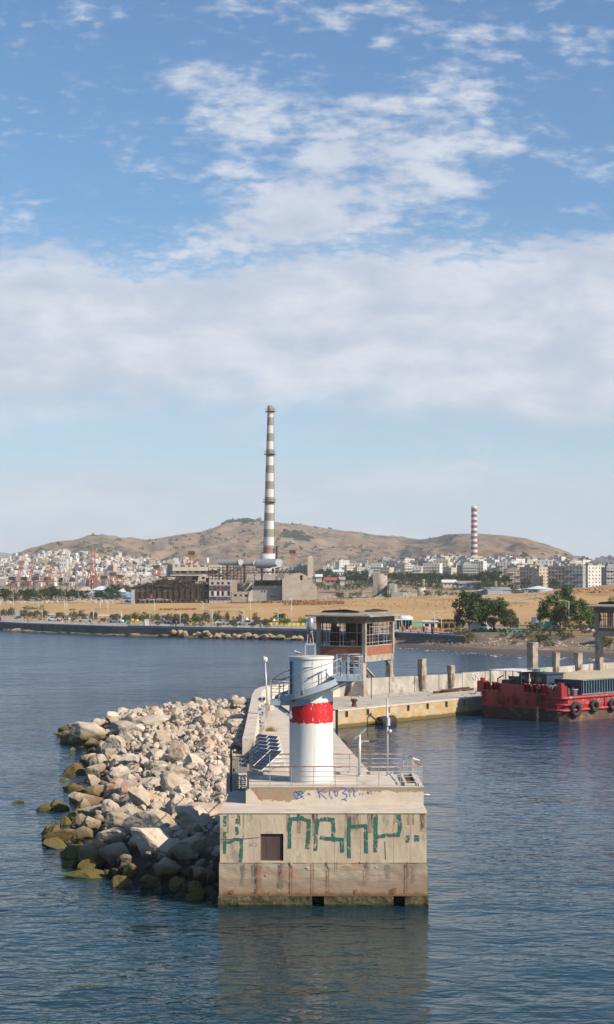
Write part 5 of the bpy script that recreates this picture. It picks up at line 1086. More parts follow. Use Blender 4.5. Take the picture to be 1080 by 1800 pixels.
def rock_mesh(seed):
    vs, fs = rock_data(seed, 4, 10); me = bpy.data.meshes.new('boulder'); me.from_pydata([tuple(v) for v in vs], [], fs); me.materials.append(M['rock'])
    me.polygons.foreach_set('use_smooth', [False]*len(fs)); me.update(); return me
RM = [rock_mesh(100+i) for i in range(10)]
placed = []
def boulder(x, y, z, s, rot, k, label, group):
    o = bpy.data.objects.new('boulder', RM[k % len(RM)]); col.objects.link(o); o.location = (x,y,z); o.scale = s; o.rotation_euler = rot; tag(o, label, 'rock', group); placed.append((x,y,max(s))); return o
# the ones you can point at
special = [(150,1293,3.3,1.9,1.5,'long brown slab at the seaward tip of the boulder slope'),(262,1268,4.4,2.4,1.0,'broad pale flat slab near the far crest of the boulder slope'),(222,1281,3.0,1.6,.8,'tilted pale slab in front of the broad flat one'),
 (355,1270,1.8,1.6,1.2,'rough pitted grey boulder on the far crest'),(318,1250,1.0,.8,.8,'dark mossy rock on its own beyond the far crest'),(110,1292,1.6,.7,.4,'low green rock lying off the brown slab'),
 (150,1416,2.0,1.6,1.3,'large dark brown boulder at the left waterline'),(98,1418,1.3,1.0,.9,'yellow brown rock at the far left of the slope'),(78,1421,1.1,.8,.45,'green seaweed covered rock at the far left of the slope'),
 (33,1409,.75,.5,.3,'small lone rock in the water left of all others'),(115,1446,.7,.6,.55,'small rounded rock just off the left waterline'),(160,1536,2.4,1.1,.6,'long mossy rock at the front waterline'),(160,1512,1.4,1.1,1.0,'brown boulder behind the long mossy front rock'),
 (122,1518,.9,.7,.6,'small brown rock poking out at the front left'),(272,1458,2.4,1.5,1.1,'big smooth grey boulder lit on its right, mid slope'),(270,1484,2.3,1.5,1.3,'upright grey boulder at the edge of the shade'),(252,1410,2.0,1.6,1.2,'largest pale rounded boulder in the middle of the slope'),
 (310,1425,1.3,1.2,1.2,'orange flanked boulder beside the shadow'),(245,1478,1.0,.8,.75,'yellow grey boulder near the front shade'),(200,1478,1.4,1.1,.9,'red brown boulder near the front waterline'),(205,1445,1.5,.9,.7,'reddish flat boulder left of the big grey one'),
 (205,1385,1.4,1.1,.9,'tan boulder with a cut face mid slope'),(305,1382,1.7,1.4,1.1,'pale boulder with an orange spot'),(190,1330,1.4,1.2,1.2,'grey rounded boulder on the upper left slope'),(205,1315,1.6,1.3,1.1,'peach coloured boulder on the upper left slope'),
 (340,1470,2.0,1.6,1.4,'huge dark boulder in the shade of the pier head'),(360,1500,1.8,1.5,1.2,'dark boulder low beside the pier head wall'),(128,1386,1.6,1.0,.7,'dark mossy boulder at the left waterline, above the large brown one'),(90,1482,1.0,.5,.3,'flat dark rock awash at the left'),(105,1473,1.5,.8,.6,'green topped rock at the left waterline')]
random.seed(77)
for i, (px, py, sx_, sy_, sz_, lab) in enumerate(special):
    q = atz(px, py, .6)
    for _ in range(6): h = moundh(q.x, q.y); q = atz(px, py, max(0, h)+sz_*.2)
    boulder(q.x, q.y, max(moundh(q.x,q.y), -.15)+sz_*.32, (sx_*.76, sy_*.70, sz_*.82), (random.uniform(-.15,.15),random.uniform(-.25,.15),random.uniform(-.3,.3)), i, lab, 'boulders of the breakwater slope')
import re
marks = []
for (px, py, a_, b_, c_2, lab) in special: q = atz(px, py, 1.0); marks.append((q.x, q.y, re.split(r' (?:at|near|in|on|of|off|behind|lying|poking|just|left|beside|mid|lit|with|low|awash) ', lab)[0]))
def ok(x, y, r):
    return all((x-a)**2+(y-b)**2 > (.62*(r+c))**2 for a, b, c in placed)
tries = 0; cnt = 0
while cnt < 212 and tries < 30000:
    tries += 1; y = 82+116*random.random()**1.25; x = random.uniform(wline(y)-.6, wallx(y)-.7 if y > 92 else -4.7); d = x-wline(y)
    near = y < 125
    r = (random.uniform(.5,1.15) if d < 7 or y < 98 else random.choice([.3,.35,.4,.5,.7,.9]))
    if x > wallx(y)-.6-r*.5 and y > 92: continue
    if not ok(x, y, r): continue
    h = moundh(x, y); wet = h < .9
    sh = y < 90+(-x-4)*.8 and y < 96
    lx, ly, ln2 = min(marks, key=lambda m_: (m_[0]-x)**2+(m_[1]-y)**2*.5); side = ('left of' if x < lx-.8 else 'right of' if x > lx+.8 else 'behind' if y > ly else 'in front of'); szw = 'big' if r > .85 else 'medium' if r > .5 else 'small'
    m2 = min([m_ for m_ in marks if m_[2] != ln2], key=lambda m_: (m_[0]-x)**2+(m_[1]-y)**2*.5)[2]; lab = '%s %s boulder %s the %s' % (szw, 'dark' if wet else 'shaded' if sh else 'pale', side, ln2)
    if len((lab+' towards the '+m2).split()) <= 16: lab += ' towards the '+m2
    boulder(x, y, h+r*.12, (r*random.uniform(.9,1.25), r*random.uniform(.8,1.1), r*random.uniform(.65,.95)), (random.uniform(-.5,.5),random.uniform(-.5,.5),random.uniform(0,6.28)), cnt, lab, 'boulders of the breakwater slope'); cnt += 1
# the rubble between: one mass
small_rocks = [rock_data(300+i, 2, 7) for i in range(6)]
mb = MB(); gx_, gy_ = arange(-30,-3.8,.6), arange(80,199,.8); vs = []
for x in gx_:
    for y in gy_: vs.append((x,y,moundh(x,y)-.38+.12*noise.noise(Vector((x*1.3,y*1.3,4)))))
nyy = len(gy_); mb.add(vs, [(i*nyy+j,(i+1)*nyy+j,(i+1)*nyy+j+1,i*nyy+j+1) for i in range(len(gx_)-1) for j in range(nyy-1)])
random.seed(78)
n = 0
while n < 3600:
    y = 82+115*random.random()**1.1; x = random.uniform(wline(y)-.5, wallx(y)-.5 if y > 92 else -4.5); r = random.choice([.12,.16,.2,.26,.34,.42]); h = moundh(x, y)
    n += 1
    if h < 1.5 and random.random() < .75: continue
    vs_, fs_ = small_rocks[n % 6]; m3 = Matrix.Rotation(random.uniform(0,6.28),3,(random.random()+.1,random.random(),random.random())); sc_ = Vector((r,r*random.uniform(.7,1),r*random.uniform(.6,.9)))
    mb.add([m3@Vector((v.x*sc_.x,v.y*sc_.y,v.z*sc_.z))+Vector((x,y,h+r*.1)) for v in vs_], fs_, 1)
tag(mb.build('rubble', [M['gravel'], M['rubble']], None, recalc=False), 'pale and reddish rubble filling the gaps between the breakwater boulders', 'rubble', kind='stuff')
# ---- seawall rocks on the far shore
M['shore_rock'] = zband(mat('shore_rock', (.44,.33,.20), (.33,.21,.11), .6, .95, .5, c3=(.5,.42,.32), s3=.8, t3=.58, objr=.5), (.06,.055,.02), .1, .7, .3, .4)
def small_rock_mesh(sd):
    vs, fs = rock_data(sd, 2, 7); me = bpy.data.meshes.new('shore_rock'); me.from_pydata([tuple(v) for v in vs], [], fs); me.materials.append(M['shore_rock']); me.update(); return me
SR = [small_rock_mesh(500+i) for i in range(5)]
random.seed(55)
def shore_rock(px, dY, dz, r, label, flat=1.0):
    Y = shore(px)+dY; o = bpy.data.objects.new('shore_rock', random.choice(SR)); col.objects.link(o); o.location = (pxw(px,Y), Y, dz); o.scale = (r*random.uniform(.9,1.3)*(1 if flat > .9 else 2), r, r*.8*flat); o.rotation_euler = (random.uniform(-.4,.4),0,random.uniform(0,6.28) if flat > .9 else random.uniform(-.2,.2)); tag(o, label, 'rock', 'rocks at the foot of the promenade wall')
for k in range(80):
    px = random.uniform(302, 532) if k < 82 else random.uniform(690, 830); big = 360 > px > 312
    if px < 600: shore_rock(px, random.uniform(-6,-1.5), random.uniform(0,.9)+(0.5 if px < 370 else 0), random.uniform(.55,1.1), 'orange tan rock heaped at the foot of the long dark seawall')
    else: shore_rock(px, random.uniform(9,15), random.uniform(.9,1.5), random.uniform(.4,.8), 'pale rock on the bank behind the dark beach')
for px, r in [(12,1.2),(28,1.4),(38,1.9),(60,.8),(80,.7),(95,.7),(110,.9),(125,.7),(140,.8),(232,1.3),(205,.8),(285,1.0),(178,.7),(50,1.0),(5,1.0),(20,.9)]:
    shore_rock(px, random.uniform(-4,-1.5), .15, r, 'low weedy rock at the foot of the left seawall' if px != 38 else 'large pale rock block at the foot of the left seawall', .6)
mb = MB(); vs = []; pp = arange(-100, 535, 5)
for a in pp:
    w_ = 5.5 if a > 300 else 4; Y = shore(a); vs += [(pxw(a,Y-w_-1), Y-w_-1+math.sin(a*.13), -.3), (pxw(a,Y-w_*.5), Y-w_*.5, .28+.12*math.sin(a*.3)), (pxw(a,Y+.3), Y+.3, .5)]
M['weedy'] = zband(mat('weedy', (.25,.19,.09), (.12,.13,.035), .4, .95, .5), (.05,.06,.015), 0, .3, .1, .3)
mb.add(vs, [(i*3+j,i*3+3+j,i*3+4+j,i*3+1+j) for i in range(len(pp)-1) for j in (0,1)]); tag(mb.build('shoreline', M['weedy'], None, True, recalc=False), kind='structure')
# ================================================================ SEAWALL AND PROMENADE
def yfor(px, py, y0, y1, st=1.0):
    """depth at which the ground shows at this height in the view"""
    best = (1e9, y0)
    for Y in arange(y0, y1, st):
        e = abs(1012+(CAMZ-landz(px, Y)-small(pxw(px,Y),Y,Y))*F/Y-py)
        if e < best[0]: best = (e, Y)
    return best[1]
def G(px, py, y0=440, y1=800): Y = yfor(px, py, y0, y1); q = land(px, Y); return q
swl = thing('seawall', 'long dark concrete seawall along the promenade shore', 'wall', (0, 430, 0))
M['seawall'] = mat('seawall', (.115,.115,.118), (.17,.165,.16), .25, .9, .3, c3=(.08,.08,.08), s3=.3, t3=.56, stretch=(1,1,.4))
M['kerb'] = mat('kerb', (.33,.34,.35), (.27,.28,.29), .5, .9)
def strip(pa, pb, st, f0, f1, z0, z1, mt, parent, name):
    mb = MB(); pp = arange(pa, pb, st); vs = []
    for a in pp:
        Y = shore(a); vs += [(pxw(a,Y+f0),Y+f0,z0),(pxw(a,Y+f0),Y+f0,z1),(pxw(a,Y+f1),Y+f1,z1),(pxw(a,Y+f1),Y+f1,z0)]
    mb.add(vs, [(i*4+j,i*4+4+j,i*4+5+j,i*4+1+j) for i in range(len(pp)-1) for j in range(3)]+[(0,1,2,3),(len(pp)*4-1,len(pp)*4-2,len(pp)*4-3,len(pp)*4-4)]); return mb.build(name, mt, parent, recalc=False)
strip(-600, 690, 10, -.5, .6, -.5, 2.15, M['seawall'], swl, 'wall'); strip(-600, 225, 10, -.55, .75, 2.152, 2.5, M['pave'], swl, 'coping')
strip(225, 690, 10, -.4, 1.2, 2.152, 2.75, M['kerb'], swl, 'kerb'); strip(690, 815, 8, 15.4, 16.3, .5, 2.75, M['seawall'], swl, 'wall'); strip(690, 815, 8, 15.3, 16.5, 2.752, 2.95, M['kerb'], swl, 'kerb')
# ---------------- foliage makers
M['leaf_dark'] = mat('leaf_dark', (.030,.052,.018), (.062,.095,.030), .35, .8, c3=(.10,.125,.04), s3=.6, t3=.56, isl=.45, spec=.2)
M['leaf_olive'] = mat('leaf_olive', (.075,.088,.040), (.135,.135,.068), .5, .85, isl=.45, spec=.2)
M['leaf_bright'] = mat('leaf_bright', (.07,.12,.025), (.13,.17,.04), .5, .8, isl=.45, spec=.2)
M['leaf_pine'] = mat('leaf_pine', (.026,.046,.018), (.050,.078,.028), .12, .85, isl=.35, spec=.1)
M['leaf_brown'] = mat('leaf_brown', (.12,.085,.035), (.19,.13,.06), .5, .9, isl=.5, spec=.1)
def crown(seed, clumps, per, rx, rz, zc, cr, leaf, flat=.8, under=.3):
    random.seed(seed); mb = MB()
    for c in range(clumps):
        for _ in range(20):
            p = Vector((random.gauss(0,1),random.gauss(0,1),random.gauss(0,1))).normalized()
            if p.z > -under-.25: break
        k = random.uniform(.45,1)**.5; lump = 1+.62*noise.noise(p*1.9+Vector((seed*3.1,0,0))); c0 = Vector((p.x*rx*k*lump,p.y*rx*k*lump,zc+p.z*rz*k*lump)); r_ = cr*random.uniform(.6,1.25)
        for l in range(per):
            d = Vector((random.gauss(0,.45),random.gauss(0,.45),random.gauss(0,.45*flat)))*r_; q = c0+d; n = (d.normalized()+Vector((random.uniform(-.8,.8),random.uniform(-.8,.8),random.uniform(-.3,1)))).normalized()
            x = n.orthogonal().normalized(); x = Matrix.Rotation(random.uniform(0,6.28),3,n)@x; y = n.cross(x); s = leaf*random.uniform(.6,1.3)
            mb.add([q-x*s-y*s*.5, q+x*s-y*s*.6, q+x*s*.8+y*s*.6, q-x*s*.7+y*s*.5], [(0,1,2,3)])
    return mb
def trunk(seed, h, r, spread, nl=4, lean=0.0):
    random.seed(seed); mb = MB(); mb.tube([(0,0,-.3),(lean*.3,0,h*.4),(lean,0,h)], [r*1.3,r,r*.65], 7)
    for k in range(nl):
        a = k*6.28/nl+random.uniform(-.4,.4); s = spread*random.uniform(.5,.9); mb.tube([(lean*.6,0,h*.6),(lean*.7+math.cos(a)*s*.5,math.sin(a)*s*.5,h*1.05),(lean+math.cos(a)*s,math.sin(a)*s,h*1.5)], [r*.6,r*.4,r*.15], 5)
    return mb
KINDS_ = {  # name: crown meshes, trunk mesh; unit size: about 1 m tall overall
 'tree': [(('broad',s), crown(s,80,66,.40,.43,.54,.13,.023), trunk(s,.34,.028,.26,5), 'leaf_dark') for s in (1,2,3,4)],
 'olive': [(('olive',s), crown(s,40,38,.46,.38,.58,.17,.030), trunk(s,.42,.022,.22,3,.03), 'leaf_olive') for s in (11,12,13)],
 'pine': [(('pine',s), crown(s,52,38,.50,.40,.54,.17,.028,.7), trunk(s,.40,.025,.25,4), 'leaf_pine') for s in (21,22,23)],
 'bush': [(('bush',s), crown(s,26,34,.62,.42,.48,.22,.036,.8,.6), trunk(s,.2,.03,.3,4), 'leaf_olive') for s in (31,32)],
 'dark_bush': [(('dbush',s), crown(s,26,34,.62,.42,.48,.22,.036,.8,.6), trunk(s,.2,.03,.3,4), 'leaf_dark') for s in (33,34)],
}
PROTO = {}
for k, L in KINDS_.items():
    PROTO[k] = [(c.mesh('crown', M[mt]), t.mesh('trunk', M['bark'])) for _, c, t, mt in L]
def tree(kind, x, y, z, h, wd=1.0, label='', group=None, name='tree', cat='tree', leaf=None, var=None):
    random.seed(int(x*13+y*7)); v = var if var is not None else random.randrange(len(PROTO[kind])); cm, tm = PROTO[kind][v % len(PROTO[kind])]
    g = bpy.data.objects.new(name, None); col.objects.link(g); tag(g, label, cat, group); g.location = (x,y,z); g.scale = (h*wd,h*wd,h); g.rotation_euler = (0,0,random.uniform(0,6.28))
    for nm, me in (('crown',cm),('trunk',tm)):
        o = bpy.data.objects.new(nm, me); col.objects.link(o); o.parent = g
        if nm == 'crown' and leaf: o.material_slots[0].link = 'OBJECT'; o.material_slots[0].material = M[leaf]
    return g
def tree_px(kind, px, pbase, ptop, wpx, label, group=None, Y=None, y0=440, y1=800, **kw):
    if Y is None: q = G(px, pbase, y0, y1)
    else: q = land(px, Y)
    zt = aty(px, ptop, q.y).z; h = max(.8, zt-q.z); base_w = {'tree':.92,'olive':.98,'pine':1.05,'bush':1.45,'dark_bush':1.45}[kind]
    wd = (wpx*q.y/F)/(h*base_w); return tree(kind, q.x, q.y, q.z, h, wd, label, group, **kw)
# big trees on the right
tree_px('tree', 826, 1112, 1042, 62, 'tall dark broad tree, left one of the pair above the beach', Y=382, var=0, name='broadleaf_tree')
tree_px('tree', 868, 1110, 1052, 66, 'wide dark tree, right one of the pair above the beach', Y=386, var=1, name='broadleaf_tree')
tree_px('tree', 897, 1112, 1070, 30, 'thin olive green tree at the right side of the dark pair', Y=384, var=2, name='broadleaf_tree', leaf='leaf_olive')
tree_px('tree', 970, 1108, 1042, 52, 'tall leafy tree right of the field lane', Y=400, var=2, name='broadleaf_tree', leaf='leaf_bright')
tree_px('tree', 993, 1100, 1030, 36, 'highest narrow tree of the right cluster', Y=425, var=3, name='broadleaf_tree')
tree_px('tree', 985, 1108, 1066, 34, 'drooping grey green tree in front of the tall leafy one', Y=396, var=0, name='broadleaf_tree', leaf='leaf_olive')
tree_px('tree', 1020, 1108, 1054, 50, 'round bright green tree left of the second hut', Y=392, var=1, name='broadleaf_tree', leaf='leaf_bright')
tree_px('tree', 1042, 1106, 1064, 30, 'small green tree touching the roof of the second hut', Y=394, var=3, name='broadleaf_tree')
tree_px('dark_bush', 1077, 1064, 1046, 22, 'round bush alone on the field near the right edge', y0=560, y1=780, leaf='leaf_bright', name='bush', cat='bush')
tree_px('bush', 945, 1117, 1090, 34, 'grey green spreading bush on the bank above the beach', Y=383, name='bush', cat='bush')
tree_px('dark_bush', 926, 1122, 1104, 32, 'dark low bush hanging over the beach bank', Y=378, name='bush', cat='bush')
tree_px('dark_bush', 936, 1100, 1090, 30, 'flat topped dark shrub behind the grey green bush', Y=400, name='bush', cat='bush')
tree_px('bush', 950, 1125, 1110, 24, 'brownish dry bush on the beach bank', Y=376, leaf='leaf_brown', name='bush', cat='bush')
tree_px('olive', 1003, 1119, 1092, 26, 'small grey green tree at the lawn edge', Y=378, name='small_tree')
tree_px('olive', 1022, 1120, 1095, 22, 'thin olive tree left of the cone shaped shrub', Y=378, name='small_tree')
tree_px('bush', 1030, 1121, 1106, 20, 'cone shaped trimmed shrub on the lawn', Y=374, leaf='leaf_brown', name='bush', cat='bush')
tree_px('olive', 1040, 1117, 1096, 20, 'olive tree nearest the second hut', Y=380, name='small_tree')
random.seed(91)
for k in range(16):
    px = random.choice([random.uniform(800,1075),random.uniform(905,1000)]); d = random.uniform(20,31); Y = shore(px)+d; q = land(px, Y)
    tree('dark_bush' if k % 2 else 'bush', q.x, q.y, q.z-.3, random.uniform(1.2,2.6), random.uniform(.9,1.5), 'scrubby bush on the earth bank above the beach', 'bushes on the beach bank', name='bush', cat='bush', leaf='leaf_brown' if k % 3 == 0 else None)
# bank stones
random.seed(92)
for k in range(0): pass
mb = MB()
for k in range(240):
    px = random.uniform(690,1130); d = random.uniform(9,16) if px < 815 else random.uniform(14,26); Y = shore(px)+d; q = land(px, Y); r = random.uniform(.12,.42)
    vs_, fs_ = small_rocks[k % 6]; mb.add([Vector((v.x*r,v.y*r,v.z*r*.8))+Vector((q.x,q.y,q.z)) for v in vs_], fs_)
tag(mb.build('bank_stones', M['rubble'], None, recalc=False), 'scattered pale stones on the bank behind the beach', 'stones', kind='stuff')
q = land(1068, 355); bo = thing('overturned_boat', 'pale upturned boat hull lying on the beach under the second hut', 'boat', (q.x,q.y,q.z))
mb = MB(); q0 = q; mb.tube([(q0.x-3,q0.y,q0.z+1.4),(q0.x-1,q0.y,q0.z+1.1),(q0.x+2,q0.y-.5,q0.z+.6),(q0.x+4.5,q0.y-1,q0.z+.3)], [.5,1.1,1.2,.4], 10); mb.build('hull', M['wood'], bo, True)
ORD = 'first second third fourth fifth sixth seventh eighth ninth tenth eleventh twelfth thirteenth fourteenth fifteenth sixteenth seventeenth eighteenth nineteenth twentieth twenty-first twenty-second twenty-third twenty-fourth twenty-fifth twenty-sixth twenty-seventh twenty-eighth twenty-ninth thirtieth thirty-first thirty-second thirty-third thirty-fourth thirty-fifth thirty-sixth thirty-seventh thirty-eighth thirty-ninth fortieth forty-first forty-second forty-third forty-fourth forty-fifth'.split()
# ---------------- promenade trees (x, base, top, width)
prom = [(8,1096,1070,14),(20,1090,1068,12),(43,1094,1070,17),(55,1093,1074,13),(66,1093,1071,15),(79,1094,1072,14),(106,1094,1074,16),(130,1094,1074,16),(145,1093,1073,17),(165,1094,1073,15),(198,1093,1078,12),(206,1094,1078,14),(224,1094,1078,14),(237,1093,1076,14),
        (252,1097,1077,20),(262,1095,1076,14),(277,1095,1078,12),(300,1098,1079,18),(312,1096,1077,15),(325,1097,1076,18),(343,1094,1077,12),(350,1098,1080,18),(362,1093,1075,14),(384,1094,1075,13),(378,1093,1077,9),(400,1087,1075,8),(423,1094,1076,13),(450,1095,1078,13),(468,1100,1087,14),(500,1098,1088,16)]
for i, (a, b, c, wd) in enumerate(prom):
    Y = shore(a)+random.uniform(20,34)
    tree_px('olive', a, b, c, wd, 'small grey green promenade tree, %s from the left' % ORD[i], 'small trees along the promenade', Y=Y, name='promenade_tree')
for i, (a, b, c, wd) in enumerate([(227,1097,1091,8),(278,1098,1091,11),(329,1100,1094,12),(303,1099,1094,8),(342,1103,1092,11),(355,1102,1092,14),(384,1102,1094,13),(413,1103,1093,14),(444,1103,1097,8),(471,1104,1095,15),(175,1096,1091,6),(128,1094,1088,6)]):
    tree_px('dark_bush', a, b, c, wd, 'trimmed bowl shaped shrub on the promenade, %s of twelve in the row' % ORD[i], 'trimmed shrubs on the promenade', Y=shore(a)+14, name='shrub', cat='shrub')
random.seed(93)
for k in range(38):
    a = -10+k*14.5+random.uniform(-5,5); b = 1095; tree_px('bush' if k % 2 else 'dark_bush', a, b, random.uniform(1081,1088)-(3 if a > 250 else 0)+(4 if a > 400 else 0), random.uniform(10,20), 'low green shrub behind the promenade tree row, %s from the left' % ORD[k], 'shrubs behind the promenade trees', Y=shore(a)+random.uniform(34,50), name='shrub', cat='shrub', leaf='leaf_olive' if k % 3 else 'leaf_dark')
# palms
def palm(px, Y, ptop, wpx, label, n=22):
    q = land(px, Y); zt = aty(px, ptop, Y).z; h = zt-q.z; g = thing('palm_tree', label, 'palm', q); mb = MB(); zc = q.z+h*.55; mb.tube([q, (q.x,q.y,zc)], [.35,.25], 8); mb.build('trunk', M['bark'], g)
    mb = MB(); rr = wpx*Y/F*.5; random.seed(int(px))
    for k in range(n*2):
        a = random.uniform(0,6.28); el = random.uniform(-.1,1.2); L = rr*random.uniform(.8,1.1); pts = [Vector((q.x,q.y,zc))+Vector((math.cos(a)*L*t*math.cos(el*(1-t*.6)), math.sin(a)*L*t*math.cos(el*(1-t*.6)), L*(t*math.sin(el)-.55*t*t))) for t in (0,.3,.6,.85,1)]
        for i in range(4):
            s = Vector((-math.sin(a),math.cos(a),0))*(.28,.35,.3,.15)[i]; s2 = Vector((-math.sin(a),math.cos(a),0))*(.35,.3,.15,.02)[i]
            mb.add([pts[i]-s+Vector((0,0,-.18)), pts[i], pts[i+1], pts[i+1]-s2+Vector((0,0,-.15))], [(0,1,2,3)]); mb.add([pts[i]+s+Vector((0,0,-.18)), pts[i], pts[i+1], pts[i+1]+s2+Vector((0,0,-.15))], [(3,2,1,0)])
    mb.build('fronds', M['leaf_bright'], g, recalc=False); return g
palm(493, shore(493)+42, 1070, 27, 'big green palm tree between two lamp posts on the promenade', 34)
palm(537, shore(537)+40, 1084, 16, 'small palm tree left of the lantern')
# ---------------- street lamps
def lamp(px, pb, pt, Y, label, arm=1.4, double=False, group='street lamps along the promenade'):
    q = land(px, Y); z1 = aty(px, pt, Y).z; g = thing('street_lamp', label, 'street lamp', q, group)
    mb = MB(); mb.tube([(q.x,q.y,q.z-.2),(q.x,q.y,z1)], [.085,.06], 8); mb.build('pole', M['galv'], g, True)
    for s in ((-1,1) if double else (-1,)):
        mb = MB(); mb.tube([(q.x,q.y,z1-.3),(q.x+s*arm*.5,q.y,z1+.05),(q.x+s*arm,q.y,z1+.08)], .055, 6); mb.build('arm', M['galv'], g, True)
        mb = MB(); mb.box(q.x+s*arm-.45*(s < 0)-.0,q.x+s*arm+.45*(s > 0)+.0,q.y-.15,q.y+.15,z1,z1+.14) if False else mb.box(min(q.x+s*arm,q.x+s*(arm+.7)),max(q.x+s*arm,q.x+s*(arm+.7)),q.y-.16,q.y+.16,z1+.0,z1+.15); mb.build('lamp_head', M['galv'], g)
    return g
for i, (a, b, c, dY, lab, dbl) in enumerate([(2,1085,1050,60,'street lamp cut by the left edge',0),(24,1080,1050,110,'street lamp beyond the promenade near the left edge',0),(69,1080,1051,110,'street lamp on the far road left of the double one',0),(75,1094,1068,10,'street lamp at the left, on the seawall pavement',0),(114,1085,1053,60,'street lamp paired with its neighbour above the left trees',0),(118,1094,1050,12,'tall double armed street lamp of the left promenade',1),
    (165,1095,1070,8,'street lamp just left of the flat white shelter',0),(177,1085,1051,70,'thin street lamp on the far road left of the shed roofs',0),(190,1083,1055,60,'thin street lamp behind the white shelter',0),(214,1098,1073,8,'street lamp in front of the turquoise kiosk',0),(264,1100,1075,8,'street lamp right of the white pillar box',0),(272,1092,1053,50,'double armed street lamp before the ruined hall',1),
    (317,1100,1075,8,'street lamp in the middle of the long promenade row',0),(357,1088,1057,60,'street lamp with a pale cabinet below the ruined facade',0),(371,1101,1074,10,'twin poles street lamp, left pole',0),(373.5,1101,1073,10,'twin poles street lamp, right pole',0),(426,1100,1078,10,'street lamp next to the round promenade tree',0),(429,1103,1073,6,'street lamp nearest the water by the parked cars',0),
    (440,1095,1052,50,'tall thin street lamp in front of the gable warehouse',0),(489,1100,1071,10,'street lamp beside the big palm',0),(513,1102,1052,14,'tallest street lamp right of the big palm',0),(706,1116,1088,20,'short lamp post by the beach bar',0),(764,1112,1076,30,'double armed lamp post by the white beach bar roof',1),(776,1114,1085,22,'lamp post in front of the pergola',0),
    (872,1113,1052,34,'tall lamp post in front of the dark tree pair',0),(995,1108,1056,52,'left pole of the tall lamp pair in the right trees',0),(1000,1110,1056,40,'right pole of the tall lamp pair in the right trees',0)]):
    lamp(a, b, c, shore(a)+dY+(16 if a > 690 else 0), lab, 1.6, bool(dbl))
# ---------------- kiosks, cars, bits
def boxthing(name, label, cat, px0, px1, pt, Y, dz=0, depth=4, body='apt_white', roof=None, over=.4, win=True, h0=None):
    xa, xb = pxw(px0,Y), pxw(px1,Y); zb = min(land(px0,Y).z, land(px1,Y).z)+dz; zt = aty(px0,pt,Y).z; g = thing(name, label, cat, ((xa+xb)/2,Y,zb)); H = max(1.5, zt-zb)
    mb = MB(); W = xb-xa; hs = [(W*.12,W*.42,H*.35,H*.75),(W*.55,W*.86,H*.08,H*.78)] if win else []
    mb.wall((xa,Y,zb), (1,0,0), W, H, hs, .15, 0, 1, inward=(0,1,0)); mb.quad((xa,Y,zb),(xa,Y,zt),(xa,Y+depth,zt),(xa,Y+depth,zb)); mb.quad((xb,Y,zb),(xb,Y+depth,zb),(xb,Y+depth,zb+H),(xb,Y,zb+H)); mb.quad((xa,Y+depth,zb),(xa,Y+depth,zb+H),(xb,Y+depth,zb+H),(xb,Y+depth,zb))
    mb.build('wall', [M[body], M['glass_dark']], g, recalc=False)
    mb = MB(); mb.box(xa-over,xb+over,Y-over,Y+depth+over,zb+H,zb+H+.22); mb.build('roof', M[roof or body], g); return g
def shelter(label, px0, px1, pt, Y, roof='roof_white'):
    xa, xb = pxw(px0,Y), pxw(px1,Y); zb = land(px0,Y).z; zt = aty(px0,pt,Y).z; g = thing('shelter', label, 'shelter', ((xa+xb)/2,Y,zb)); mb = MB(); mb.box(xa,xb,Y,Y+4,zt-.25,zt); mb.build('roof', M[roof], g)
    for x in (xa+.2,(xa+xb)/2,xb-.2):
        for y in (Y+.2,Y+3.8): mb = MB(); mb.bar((x,y,zb),(x,y,zt-.2),.14); mb.build('post', M['galv'], g)
    mb = MB(); mb.box(xa+.6,xb-.6,Y+3,Y+3.6,zb,zb+.9); mb.build('counter', M['wood'], g); return g
s0 = shore(180)
shelter('flat white shelter roof near the left shrubs', 173, 192, 1081, s0+46)
boxthing('kiosk', 'turquoise kiosk between promenade trees', 'kiosk', 213, 223, 1085, shore(218)+36, body='teal_paint')
boxthing('kiosk', 'small grey hut with gable roof behind the promenade trees', 'kiosk', 284, 296, 1082, shore(290)+44, body='apt_grey')
boxthing('kiosk', 'small white and green kiosk in the left tree row', 'kiosk', 84, 95, 1086, shore(90)+44, body='apt_white')
boxthing('kiosk', 'pale low kiosk left of the tall double lamp', 'kiosk', 108, 122, 1089, shore(115)+44, body='apt_cream')
def parasol(px, Y, pt, wpx, label, mt):
    q = land(px, Y); zt = aty(px, pt, Y).z; r = wpx*Y/F/2; g = thing('parasol', label, 'parasol', q); mb = MB(); mb.tube([q,(q.x,q.y,zt)], .05, 6); mb.build('pole', M['galv'], g); mb = MB(); mb.lathe([(r,zt-.7),(r*.5,zt-.2),(.03,zt)], q.x, q.y, 8, cap=False); mb.build('canopy', M[mt], g)
parasol(234, shore(234)+38, 1086, 10, 'yellow parasol right of the turquoise kiosk, left one', 'yellow_paint'); parasol(241, shore(241)+38, 1087, 9, 'yellow parasol right of the turquoise kiosk, right one', 'yellow_paint')
parasol(411, shore(411)+34, 1083, 7, 'green parasol left of the parked cars', 'leaf_bright'); parasol(434, shore(434)+36, 1085, 8, 'white and red parasol by the parked cars', 'roof_white'); parasol(482, shore(482)+36, 1087, 6, 'small white parasol under the big palm', 'roof_white')
